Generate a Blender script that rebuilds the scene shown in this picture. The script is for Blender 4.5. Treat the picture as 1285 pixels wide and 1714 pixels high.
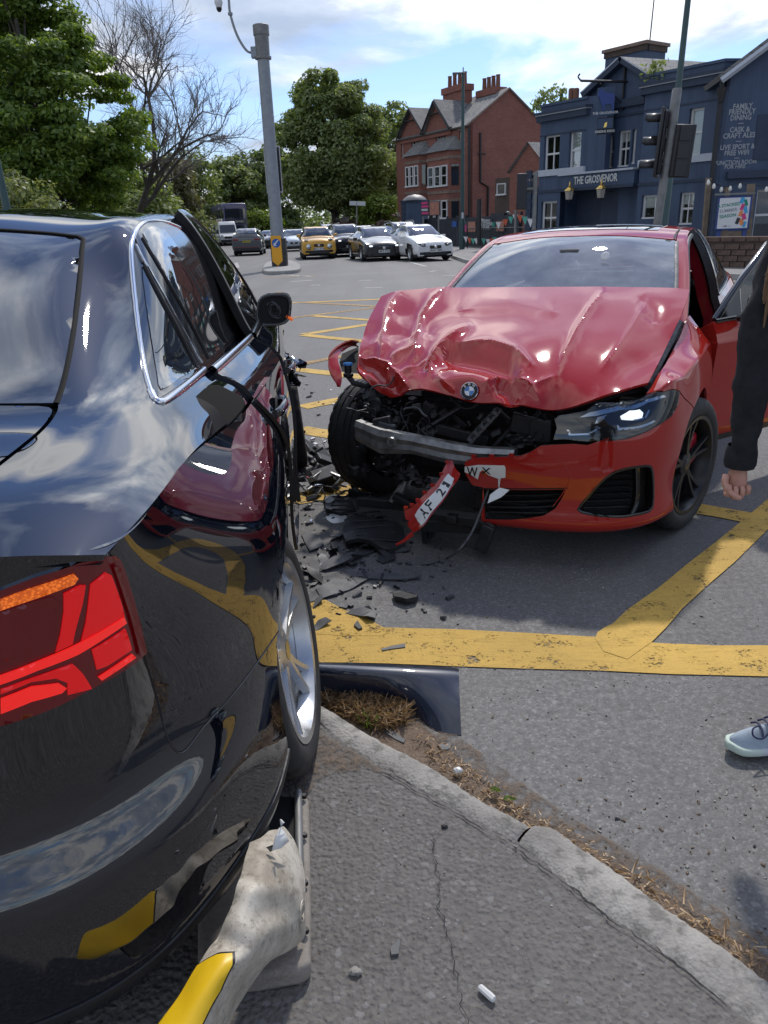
import bpy, bmesh, math, random
import numpy as np
from mathutils import Vector, Matrix, Euler, geometry, noise as mnoise
for o in list(bpy.data.objects): bpy.data.objects.remove(o)
SC = bpy.context.scene
COL = SC.collection
R_ = math.radians
PI = math.pi
# ---------------------------------------------------------------- camera
CAM_H, CAM_PITCH, CAM_ROLL = 1.5, R_(20.8), R_(2.1)
FPX, UC, VC = 1263.0, 642.5, 857.0
cF = np.array([0, math.cos(CAM_PITCH), -math.sin(CAM_PITCH)])
_R0 = np.array([1.0, 0, 0]); _U0 = np.array([0, math.sin(CAM_PITCH), math.cos(CAM_PITCH)])
cR = math.cos(CAM_ROLL)*_R0 - math.sin(CAM_ROLL)*_U0
cU = math.sin(CAM_ROLL)*_R0 + math.cos(CAM_ROLL)*_U0
cC = np.array([0, 0, CAM_H])
cam = bpy.data.cameras.new('camera'); camo = bpy.data.objects.new('camera', cam); COL.objects.link(camo)
cam.sensor_fit = 'VERTICAL'; cam.sensor_height = 36.0; cam.lens = 36.0*FPX/1714.0
cam.clip_start = 0.05; cam.clip_end = 5000
camo.matrix_world = Matrix(((cR[0], cU[0], -cF[0], 0), (cR[1], cU[1], -cF[1], 0), (cR[2], cU[2], -cF[2], CAM_H), (0, 0, 0, 1)))
SC.camera = camo
SC.view_settings.view_transform = 'Standard'; SC.view_settings.look = 'None'
SC.view_settings.exposure = 0.32; SC.view_settings.gamma = 1.0; SC.view_settings.use_curve_mapping = False
# ---------------------------------------------------------------- sky and sun
SUN_EL, SUN_AZ = R_(50), R_(14)
world = bpy.data.worlds.new('World'); SC.world = world; world.use_nodes = True
wn, wl = world.node_tree.nodes, world.node_tree.links
wn.clear()
def wnode(t, **k):
 n = wn.new(t)
 for a, b in k.items(): setattr(n, a, b)
 return n
wo = wnode('ShaderNodeOutputWorld')
sky = wnode('ShaderNodeTexSky'); sky.sky_type = 'NISHITA'; sky.sun_disc = False
sky.sun_elevation = SUN_EL; sky.sun_rotation = SUN_AZ; sky.altitude = 60; sky.air_density = 1.0; sky.dust_density = 0.4; sky.ozone_density = 2.5
bg1 = wnode('ShaderNodeBackground'); bg1.inputs[1].default_value = 0.12
tint = wnode('ShaderNodeMix', data_type='RGBA', blend_type='MULTIPLY'); tint.inputs[0].default_value = 1.0; tint.inputs[7].default_value = (0.80, 0.88, 1.08, 1); wl.new(sky.outputs[0], tint.inputs[6])
wl.new(tint.outputs[2], bg1.inputs[0])
tc = wnode('ShaderNodeTexCoord'); sep = wnode('ShaderNodeSeparateXYZ'); wl.new(tc.outputs['Generated'], sep.inputs[0])
def wm(op, a, b=None, clamp=False):
 n = wnode('ShaderNodeMath', operation=op, use_clamp=clamp)
 for i, x in enumerate((a, b)):
  if x is None: continue
  if isinstance(x, (int, float)): n.inputs[i].default_value = x
  else: wl.new(x, n.inputs[i])
 return n.outputs[0]
zz = wm('MAXIMUM', sep.outputs[2], 0.0); zd = wm('ADD', zz, 0.16)
comb = wnode('ShaderNodeCombineXYZ')
wl.new(wm('DIVIDE', sep.outputs[0], zd), comb.inputs[0]); wl.new(wm('DIVIDE', sep.outputs[1], zd), comb.inputs[1]); comb.inputs[2].default_value = 3.7
def wnoise(scale, detail, rough, dist=0.0, off=(0, 0, 0)):
 mp = wnode('ShaderNodeMapping'); mp.inputs['Location'].default_value = off; wl.new(comb.outputs[0], mp.inputs[0])
 n = wnode('ShaderNodeTexNoise'); n.inputs['Scale'].default_value = scale; n.inputs['Detail'].default_value = detail
 n.inputs['Roughness'].default_value = rough; n.inputs['Distortion'].default_value = dist; wl.new(mp.outputs[0], n.inputs['Vector']); return n.outputs[0]
n1 = wnoise(0.9, 9, 0.53, 0.25, (1.4, 0.75, 0)); n2 = wnoise(1.5, 9, 0.56, 0.3, (4.2, 1.1, 2)); n3 = wnoise(0.6, 4, 0.5, 0.0, (7.0, 3.0, 5))
def wramp(fac, stops):
 r = wnode('ShaderNodeValToRGB'); e = r.color_ramp.elements
 while len(e) > 1: e.remove(e[-1])
 e[0].position = stops[0][0]; e[0].color = stops[0][1]
 for p, c in stops[1:]: k = e.new(p); k.color = c
 wl.new(fac, r.inputs[0]); return r.outputs[0]
cov0 = wramp(n1, [(0.42, (0.0, 0.0, 0.0, 1)), (0.53, (1, 1, 1, 1))])
hz_ = wramp(sep.outputs[2], [(0.0, (1, 1, 1, 1)), (0.16, (0, 0, 0, 1))])
cov = wm('MAXIMUM', cov0, wm('MULTIPLY', hz_, 0.55))
ccol = wramp(n2, [(0.36, (0.31, 0.38, 0.50, 1)), (0.48, (0.43, 0.49, 0.60, 1)), (0.60, (0.84, 0.85, 0.87, 1))])
# clouds are brighter towards the sun
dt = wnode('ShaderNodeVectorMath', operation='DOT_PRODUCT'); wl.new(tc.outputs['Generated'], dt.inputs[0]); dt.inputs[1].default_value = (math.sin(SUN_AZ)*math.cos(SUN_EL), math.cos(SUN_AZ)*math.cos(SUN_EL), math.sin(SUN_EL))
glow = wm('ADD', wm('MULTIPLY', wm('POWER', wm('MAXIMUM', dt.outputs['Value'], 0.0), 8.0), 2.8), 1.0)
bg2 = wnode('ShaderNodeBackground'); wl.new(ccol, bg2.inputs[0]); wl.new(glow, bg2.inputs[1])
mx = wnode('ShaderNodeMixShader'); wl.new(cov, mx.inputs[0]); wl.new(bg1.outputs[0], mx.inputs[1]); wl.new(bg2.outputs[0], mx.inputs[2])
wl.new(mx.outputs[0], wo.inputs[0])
sl = bpy.data.lights.new('sun', 'SUN'); sl.energy = 2.2; sl.angle = R_(2.5); sl.color = (1.0, 0.95, 0.88)
so = bpy.data.objects.new('sun', sl); COL.objects.link(so)
sdir = Vector((math.sin(SUN_AZ)*math.cos(SUN_EL), math.cos(SUN_AZ)*math.cos(SUN_EL), math.sin(SUN_EL)))
so.rotation_euler = sdir.to_track_quat('Z', 'Y').to_euler(); so.location = (0, 0, 60)
# ---------------------------------------------------------------- measuring helpers (points measured on the photograph, with a known distance or height)
def ray(u, v): return cF + cR*(u-UC)/FPX - cU*(v-VC)/FPX
def gz(u, v, z=0.0):
 d = ray(u, v); return cC + d*((z-CAM_H)/d[2])
def gy(u, v, y):
 d = ray(u, v); return cC + d*(y/d[1])
class Pose:
 def __init__(s, x, y, z, yaw):
  s.t = np.array([x, y, z]); c, n = math.cos(R_(yaw)), math.sin(R_(yaw)); s.yaw = R_(yaw)
  s.M = np.array([[c, -n, 0], [n, c, 0], [0, 0, 1]])
 def pin(s, u, v, ax, val):
  o = s.M.T@(cC-s.t); d = s.M.T@ray(u, v); return o + d*((val-o[ax])/d[ax])
 def inv(s, p): return s.M.T@(np.asarray(p)-s.t)
 def pix(s, P):
  q = np.asarray(P)@s.M.T + s.t - cC; z = q@cF
  return np.stack([UC+FPX*(q@cR)/z, VC-FPX*(q@cU)/z], -1), z
# ---------------------------------------------------------------- object helpers
def tag(o, label=None, cat=None, group=None, kind=None):
 if label: o['label'] = label
 if cat: o['category'] = cat
 if group: o['group'] = group
 if kind: o['kind'] = kind
 return o
def empty(name, loc=(0, 0, 0), rz=0.0, label=None, cat=None, group=None):
 o = bpy.data.objects.new(name, None); COL.objects.link(o); o.location = loc; o.rotation_euler = (0, 0, rz); o.empty_display_size = 0.1
 return tag(o, label, cat, group)
def link(name, me, mats=None, parent=None, smooth=None):
 o = bpy.data.objects.new(name, me); COL.objects.link(o)
 if mats is not None and not me.materials:
  for m in (mats if isinstance(mats, (list, tuple)) else [mats]): me.materials.append(MAT[m] if isinstance(m, str) else m)
 if parent: o.parent = parent
 if smooth is not None: shade(me, smooth)
 return o
def shade(me, ang=40):
 if ang is None: return
 me.polygons.foreach_set('use_smooth', [True]*len(me.polygons))
 if ang < 179:
  bm = bmesh.new(); bm.from_mesh(me)
  a = R_(ang)
  for e in bm.edges:
   if len(e.link_faces) == 2 and e.calc_face_angle(0) > a: e.smooth = False
  bm.to_mesh(me); bm.free()
class MB:
 """collects polygons; build() links them as one mesh object"""
 def __init__(s): s.v = []; s.f = []; s.m = []; s.mi = 0
 def add(s, vs, fs, mat=None):
  b = len(s.v); s.v += [tuple(map(float, p)) for p in vs]; s.f += [tuple(b+i for i in f) for f in fs]; s.m += [s.mi if mat is None else mat]*len(fs); return s
 def box(s, c, d, rz=0.0, M=None):
  x, y, z = [k/2 for k in d]; vs = [Vector((a*x, b*y, e*z)) for e in (-1, 1) for b in (-1, 1) for a in (-1, 1)]
  T = Matrix.Translation(c) @ (M if M else Matrix.Rotation(rz, 4, 'Z'))
  return s.add([T@p for p in vs], [(0, 2, 3, 1), (4, 5, 7, 6), (0, 1, 5, 4), (2, 6, 7, 3), (0, 4, 6, 2), (1, 3, 7, 5)])
 def bb(s, a, b): return s.box([(p+q)/2 for p, q in zip(a, b)], [abs(q-p) for p, q in zip(a, b)])
 def quad(s, a, b, c, d): return s.add([a, b, c, d], [(0, 1, 2, 3)])
 def tube(s, pts, r, n=8, cap=True, closed=False, up=None):
  pts = [Vector(p) for p in pts]; k = len(pts); rr = r if isinstance(r, (list, tuple)) else [r]*k
  rings = []; N = None
  for i, p in enumerate(pts):
   if closed: t = pts[(i+1) % k]-pts[i-1]
   else: t = pts[min(i+1, k-1)]-pts[max(i-1, 0)]
   t = t.normalized() if t.length > 1e-9 else Vector((0, 0, 1))
   if N is None:
    a = Vector(up) if up else (Vector((0, 0, 1)) if abs(t.z) < 0.9 else Vector((1, 0, 0))); N = (a-t*a.dot(t)).normalized()
   else:
    N = N-t*N.dot(t); N = N.normalized() if N.length > 1e-6 else t.orthogonal().normalized()
   B = t.cross(N); rings.append([p+(N*math.cos(2*PI*j/n)+B*math.sin(2*PI*j/n))*rr[i] for j in range(n)])
  vs = [q for g in rings for q in g]; fs = []
  for i in range(k if closed else k-1):
   a, b = i*n, ((i+1) % k)*n
   for j in range(n): fs.append((a+j, a+(j+1) % n, b+(j+1) % n, b+j))
  if cap and not closed: fs += [tuple(range(n-1, -1, -1)), tuple((k-1)*n+j for j in range(n))]
  return s.add(vs, fs)
 def lathe(s, prof, c=(0, 0, 0), axis='Z', n=24, M=None):
  vs = []; fs = []; k = len(prof)
  T = Matrix.Translation(c) @ (M if M else {'Z': Matrix.Identity(4), 'X': Matrix.Rotation(PI/2, 4, 'Y'), 'Y': Matrix.Rotation(-PI/2, 4, 'X')}[axis])
  for r, h in prof:
   for j in range(n): a = 2*PI*j/n; vs.append(T@Vector((r*math.cos(a), r*math.sin(a), h)))
  for i in range(k-1):
   for j in range(n): fs.append((i*n+j, i*n+(j+1) % n, (i+1)*n+(j+1) % n, (i+1)*n+j))
  return s.add(vs, fs)
 def prism(s, poly, z0, z1, T=None):
  n = len(poly); vs = [Vector((p[0], p[1], z0)) for p in poly]+[Vector((p[0], p[1], z1)) for p in poly]
  if T: vs = [T@p for p in vs]
  fs = [tuple(range(n-1, -1, -1)), tuple(range(n, 2*n))]+[(i, (i+1) % n, n+(i+1) % n, n+i) for i in range(n)]
  return s.add(vs, fs)
 def mesh(s, name, mats):
  me = bpy.data.meshes.new(name); me.from_pydata(s.v, [], s.f)
  for m in (mats if isinstance(mats, (list, tuple)) else [mats]): me.materials.append(MAT[m] if isinstance(m, str) else m)
  if max(s.m, default=0) > 0: me.polygons.foreach_set('material_index', s.m)
  me.update(); return me
 def build(s, name, mats, parent=None, smooth=None, bevel=0, fixn=True, seg=2):
  me = s.mesh(name, mats)
  if fixn:
   bm = bmesh.new(); bm.from_mesh(me); bmesh.ops.recalc_face_normals(bm, faces=bm.faces); bm.to_mesh(me); bm.free()
  o = link(name, me, None, parent, smooth)
  if bevel:
   b = o.modifiers.new('bevel', 'BEVEL'); b.width = bevel; b.segments = seg; b.limit_method = 'ANGLE'; b.angle_limit = R_(35); b.harden_normals = False
   if smooth is None: shade(me, 179 if False else 40)
  return o
def P3(p): return Vector((float(p[0]), float(p[1]), float(p[2])))
def copy_tree(o, parent=None):
 c = o.copy(); COL.objects.link(c); c.parent = parent
 for ch in list(o.children): copy_tree(ch, c)
 return c
# ---------------------------------------------------------------- spline nets for bodywork
def spl_matrix(kn, x):
 """rows give the natural cubic spline through knots kn as a linear map of the knot values"""
 kn = np.asarray(kn, float); n = len(kn); x = np.clip(np.asarray(x, float), kn[0], kn[-1])
 if n == 2:
  t = (x-kn[0])/(kn[1]-kn[0]); return np.stack([1-t, t], -1)
 h = np.diff(kn); A = np.eye(n); B = np.zeros((n, n))
 for i in range(1, n-1):
  A[i, i-1] = h[i-1]; A[i, i] = 2*(h[i-1]+h[i]); A[i, i+1] = h[i]
  B[i, i-1] = 6/h[i-1]; B[i, i] = -6/h[i-1]-6/h[i]; B[i, i+1] = 6/h[i]
 M2 = np.linalg.solve(A, B)
 k = np.clip(np.searchsorted(kn, x, side='right')-1, 0, n-2); I = np.eye(n)
 a = (kn[k+1]-x)[:, None]; b = (x-kn[k])[:, None]; hh = h[k][:, None]
 return (a**3/(6*hh)-a*hh/6)*M2[k] + (b**3/(6*hh)-b*hh/6)*M2[k+1] + (a/hh)*I[k] + (b/hh)*I[k+1]
def spl_creased(kn, creases, x):
 kn = np.asarray(kn, float); n = len(kn); x = np.clip(np.asarray(x, float), kn[0], kn[-1]); out = np.zeros((len(x), n))
 br = [0]+sorted(c for c in creases if 0 < c < n-1)+[n-1]
 for a, b in zip(br[:-1], br[1:]):
  m = (x >= kn[a]) & ((x < kn[b]) if b < n-1 else (x <= kn[b]))
  if m.any(): out[np.ix_(m, range(a, b+1))] = spl_matrix(kn[a:b+1], x[m])
 return out
class Net:
 """tensor spline surface through control points P[i][j]"""
 def __init__(s, P, cu=(), cv=(), pose=None, ku=None, kv=None):
  s.P = np.array(P, float); n, m = s.P.shape[:2]; s.n, s.m = n, m; s.cu, s.cv = cu, cv; s.pose = pose
  def knots(D): d = np.maximum(D, 0.02)**0.6; return np.concatenate([[0], np.cumsum(d)])
  s.ku = np.array(ku, float) if ku is not None else knots(np.linalg.norm(np.diff(s.P, axis=0), axis=2).mean(1))
  s.kv = np.array(kv, float) if kv is not None else knots(np.linalg.norm(np.diff(s.P, axis=1), axis=2).mean(0))
  s.iu = lambda u: np.interp(u, np.arange(n), s.ku); s.iv = lambda v: np.interp(v, np.arange(m), s.kv)
  s.disp = None
 def ev(s, u, v):
  u = np.atleast_1d(np.asarray(u, float)); v = np.atleast_1d(np.asarray(v, float))
  A = spl_creased(s.ku, s.cu, s.iu(u)); B = spl_creased(s.kv, s.cv, s.iv(v))
  r = np.einsum('ki,ijc,kj->kc', A, s.P, B, optimize=True)
  if s.disp is not None: r = s.disp(u, v, r)
  return r
 def grid(s, us, vs):
  U, V = np.meshgrid(us, vs, indexing='ij'); return s.ev(U.ravel(), V.ravel()).reshape(len(us), len(vs), 3)
 def nrm(s, u, v, e=0.01):
  u = np.atleast_1d(np.asarray(u, float)); v = np.atleast_1d(np.asarray(v, float))
  u1, u0 = np.minimum(u+e, s.n-1), np.maximum(u-e, 0); v1, v0 = np.minimum(v+e, s.m-1), np.maximum(v-e, 0)
  a = s.ev(u1, v)-s.ev(u0, v); b = s.ev(u, v1)-s.ev(u, v0); c = np.cross(a, b); return c/np.maximum(np.linalg.norm(c, axis=1, keepdims=True), 1e-12)
 def _dense(s):
  if not hasattr(s, '_d'):
   us = np.linspace(0, s.n-1, 14*(s.n-1)+1); vs = np.linspace(0, s.m-1, 14*(s.m-1)+1)
   U, V = np.meshgrid(us, vs, indexing='ij'); s._d = (U.ravel(), V.ravel(), s.ev(U.ravel(), V.ravel()))
  return s._d
 def at(s, p):
  U, V, Q = s._dense(); k = int(np.argmin(((Q-np.asarray(p))**2).sum(1))); return s._ref(U[k], V[k], lambda r: (r-np.asarray(p))*1.0)
 def _ref(s, u, v, fn, it=8):
  for _ in range(it):
   e = 0.004; r = fn(s.ev(u, v))[0]; a = (fn(s.ev(min(u+e, s.n-1), v))[0]-r)/e; b = (fn(s.ev(u, min(v+e, s.m-1)))[0]-r)/e
   J = np.stack([a, b], 1); d = np.linalg.lstsq(J.T@J+1e-9*np.eye(2), -J.T@r, rcond=None)[0]; d = np.clip(d, -0.4, 0.4)
   u = float(np.clip(u+d[0], 0, s.n-1)); v = float(np.clip(v+d[1], 0, s.m-1))
  return (u, v)
 def px(s, x, y, box=None):
  U, V, Q = s._dense()
  if not hasattr(s, '_q'):
   s._q = s.pose.pix(Q); eye = s.pose.inv(cC); s._back = ((s.nrm(U, V)*(eye-Q)).sum(1) < 0)
  q, z = s._q; d = ((q-np.array([x, y]))**2).sum(1)+np.where(z > 0.05, 0, 1e9)+np.where(s._back, 1e6, 0)
  if box: d = d+np.where((U >= box[0]) & (U <= box[1]) & (V >= box[2]) & (V <= box[3]), 0, 1e9)
  c = np.where(d < d.min()+30)[0]; k = int(c[np.argmin(z[c]+d[c]*0.002)]); return s._ref(U[k], V[k], lambda r: s.pose.pix(r)[0]-np.array([x, y]))
 def poly(s, pts, box=None): return [s.px(*p, box=box) if len(p) == 2 else s.at(p) for p in pts]
def inpoly(x, y, poly):
 c = np.zeros(len(x), bool); n = len(poly)
 for i in range(n):
  x1, y1 = poly[i]; x2, y2 = poly[(i+1) % n]
  if y1 == y2: continue
  t = ((y1 > y) != (y2 > y)) & (x < (x2-x1)*(y-y1)/(y2-y1)+x1); c ^= t
 return c
def smooth_poly(pts, k=4, closed=True):
 """Catmull-Rom through the points"""
 n = len(pts); out = []; P = [np.asarray(p, float) for p in pts]
 for i in range(n if closed else n-1):
  p0, p1, p2, p3 = (P[(i-1) % n] if closed or i > 0 else 2*P[0]-P[1]), P[i], P[(i+1) % n], (P[(i+2) % n] if closed or i+2 < n else 2*P[-1]-P[-2])
  for j in range(k):
   t = j/k; out.append(0.5*((2*p1)+(-p0+p2)*t+(2*p0-5*p1+4*p2-p3)*t*t+(-p0+3*p1-3*p2+p3)*t**3))
 if not closed: out.append(P[-1])
 return [tuple(p) for p in out]
def resample(poly, L):
 out = []; n = len(poly)
 for i in range(n):
  a = np.asarray(poly[i], float); b = np.asarray(poly[(i+1) % n], float); k = max(1, int(math.ceil(np.linalg.norm(b-a)/L)))
  for j in range(k): out.append(tuple(a+(b-a)*j/k))
 return out
def panel(net, poly, name, mat, parent, step=0.02, holes=(), off=0.0, inset=0.0, skirt=0.008, xf=None, flip=False, smooth=179, maxpts=9000, skirt_mat=None):
 """one panel of a net: triangulated inside poly (in u,v), holes left out, its rim turned in by skirt"""
 poly = [tuple(p) for p in poly]
 us = [p[0] for p in poly]; vs = [p[1] for p in poly]; u0, u1, v0, v1 = min(us), max(us), min(vs), max(vs)
 cu, cv = (u0+u1)/2, (v0+v1)/2
 du = np.linalg.norm(net.ev(min(cu+.05, net.n-1), cv)-net.ev(max(cu-.05, 0), cv))/0.1+1e-6; dv = np.linalg.norm(net.ev(cu, min(cv+.05, net.m-1))-net.ev(cu, max(cv-.05, 0)))/0.1+1e-6
 S = np.array([du, dv])
 rs = [tuple(np.array(p)*S) for p in poly]; rs = resample(rs, step)
 hs = [resample([tuple(np.array(p)*S) for p in h], step) for h in holes]
 st = step
 while (u1-u0)*du*(v1-v0)*dv/st/st > maxpts: st *= 1.15
 gx = np.arange(u0*du+st/2, u1*du, st); gyv = np.arange(v0*dv+st/2, v1*dv, st)
 X, Y = np.meshgrid(gx, gyv, indexing='ij'); Y = Y+((np.arange(X.shape[0]) % 2)*st/2)[:, None]; X = X.ravel(); Y = Y.ravel()
 m = inpoly(X, Y, rs)
 for h in hs: m &= ~inpoly(X, Y, h)
 bd = np.array(rs+[p for h in hs for p in h])
 if m.any():
  Xi, Yi = X[m], Y[m]; dmin = np.full(len(Xi), 1e9)
  for k in range(0, len(bd), 200): dmin = np.minimum(dmin, ((Xi[:, None]-bd[None, k:k+200, 0])**2+(Yi[:, None]-bd[None, k:k+200, 1])**2).min(1))
  ok = dmin > (st*0.45)**2; Xi, Yi = Xi[ok], Yi[ok]
 else: Xi = Yi = np.zeros(0)
 pts = [Vector(p) for p in rs]; ed = [(i, (i+1) % len(rs)) for i in range(len(rs))]
 for h in hs:
  b = len(pts); pts += [Vector(p) for p in h]; ed += [(b+i, b+(i+1) % len(h)) for i in range(len(h))]
 pts += [Vector((float(a), float(b))) for a, b in zip(Xi, Yi)]
 vv, ee, ff, _, _, _ = geometry.delaunay_2d_cdt(pts, ed, [], 0, 1e-6)
 if not ff: print('EMPTY PANEL', name, poly); return empty(name)
 V2 = np.array([tuple(p) for p in vv]); cen = np.array([V2[list(f)].mean(0) for f in ff])
 keep = inpoly(cen[:, 0], cen[:, 1], rs)
 for h in hs: keep &= ~inpoly(cen[:, 0], cen[:, 1], h)
 F = [tuple(f) for f, k in zip(ff, keep) if k]
 used = sorted({i for f in F for i in f}); mp = {a: b for b, a in enumerate(used)}; F = [tuple(mp[i] for i in f) for f in F]; V2 = V2[used]
 uu, vvv = V2[:, 0]/du, V2[:, 1]/dv
 P = net.ev(uu, vvv); N = net.nrm(uu, vvv)
 if flip: N = -N
 P = P+N*off
 from collections import Counter
 ec = Counter(tuple(sorted((f[i], f[(i+1) % len(f)]))) for f in F for i in range(len(f)))
 bedge = [(f[i], f[(i+1) % len(f)]) for f in F for i in range(len(f)) if ec[tuple(sorted((f[i], f[(i+1) % len(f)])))] == 1 and not (abs(P[f[i]][0]) < 1e-3 and abs(P[f[(i+1) % len(f)]][0]) < 1e-3)]
 if inset:
  nb = {}
  for f in F:
   for i in f:
    for j in f:
     if i != j: nb.setdefault(i, set()).add(j)
  bv = {i for e in bedge for i in e}
  P0 = P.copy()
  for i in bv:
   inn = [j for j in nb[i] if j not in bv] or list(nb[i]); d = P0[inn].mean(0)-P0[i]; L = np.linalg.norm(d)
   if L > 1e-6: P[i] = P0[i]+d/L*min(inset, L*0.5)
 me = bpy.data.meshes.new(name); V = [tuple(p) for p in P]; FF = list(F)
 if skirt:
  bv = sorted({i for e in bedge for i in e}); b0 = len(V); mi = {a: b0+k for k, a in enumerate(bv)}
  V += [tuple(P[i]-N[i]*skirt) for i in bv]; FF += [(b, a, mi[a], mi[b]) for a, b in bedge]
 if xf is not None: V = [tuple(xf(Vector(p))) for p in V]
 a, b, c = [np.array(V[i]) for i in FF[0][:3]]
 me.from_pydata(V, [], FF)
 fl = np.dot(np.cross(P[F[0][1]]-P[F[0][0]], P[F[0][2]]-P[F[0][0]]), N[F[0][0]]) < 0
 if fl: me.flip_normals()
 me.update()
 if skirt:
  sk = np.zeros(len(me.polygons), bool); sk[len(F):] = True
  bm = bmesh.new(); bm.from_mesh(me); bm.faces.ensure_lookup_table()
  for k in range(len(F), len(FF)):
   for e in bm.faces[k].edges:
    if any(f.index < len(F) for f in e.link_faces): e.smooth = False
  bm.to_mesh(me); bm.free()
 me.polygons.foreach_set('use_smooth', [True]*len(me.polygons))
 o = link(name, me, mat, parent)
 if skirt and skirt_mat:
  me.materials.append(MAT[skirt_mat]); me.polygons.foreach_set('material_index', [0]*len(F)+[1]*(len(FF)-len(F)))
 return o
def strip(net, pl, w, off, name, mat, parent, sag=None, xf=None, depth=0.004, n_res=0.02, closed=False, flip=False):
 """a raised band of width w that follows the polyline pl (in u,v) on a net"""
 P = [];
 q = pl+[pl[0]] if closed else pl
 uv = []
 for a, b in zip(q[:-1], q[1:]):
  L = np.linalg.norm(net.ev(*a)-net.ev(*b)); k = max(1, int(math.ceil(L/n_res)))
  for j in range(k): uv.append((a[0]+(b[0]-a[0])*j/k, a[1]+(b[1]-a[1])*j/k))
 if not closed: uv.append(q[-1])
 uv = np.array(uv); P = net.ev(uv[:, 0], uv[:, 1]); N = net.nrm(uv[:, 0], uv[:, 1])
 if flip: N = -N
 n = len(P); T = np.zeros_like(P)
 for i in range(n): T[i] = P[(i+1) % n]-P[i-1] if closed else P[min(i+1, n-1)]-P[max(i-1, 0)]
 T /= np.maximum(np.linalg.norm(T, axis=1, keepdims=True), 1e-9); B = np.cross(N, T)
 B /= np.maximum(np.linalg.norm(B, axis=1, keepdims=True), 1e-9)
 prof = [(-.5, -depth), (-.46, off*0.6), (-.25, off), (.25, off), (.46, off*0.6), (.5, -depth)]
 V = []; F = []
 for i in range(n):
  for a, h in prof: V.append(P[i]+B[i]*a*w+N[i]*h)
 m = len(prof)
 for i in range(n if closed else n-1):
  a, b = i*m, ((i+1) % n)*m
  for j in range(m-1): F.append((a+j, a+j+1, b+j+1, b+j))
 if xf is not None: V = [xf(P3(p)) for p in V]
 mb = MB(); mb.add(V, F); return mb.build(name, mat, parent, smooth=60)
def loft(name, rings, mat, parent=None, closed=False, caps=True, smooth=40, sub=0):
 V = [p for r in rings for p in r]; m = len(rings[0]); F = []
 for i in range(len(rings)-1):
  for j in range(m if closed else m-1): F.append((i*m+j, i*m+(j+1) % m, (i+1)*m+(j+1) % m, (i+1)*m+j))
 if caps and closed: F += [tuple(range(m-1, -1, -1)), tuple((len(rings)-1)*m+j for j in range(m))]
 mb = MB(); mb.add(V, F); o = mb.build(name, mat, parent, smooth=smooth)
 if sub: s = o.modifiers.new('sub', 'SUBSURF'); s.levels = s.render_levels = sub
 return o

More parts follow.
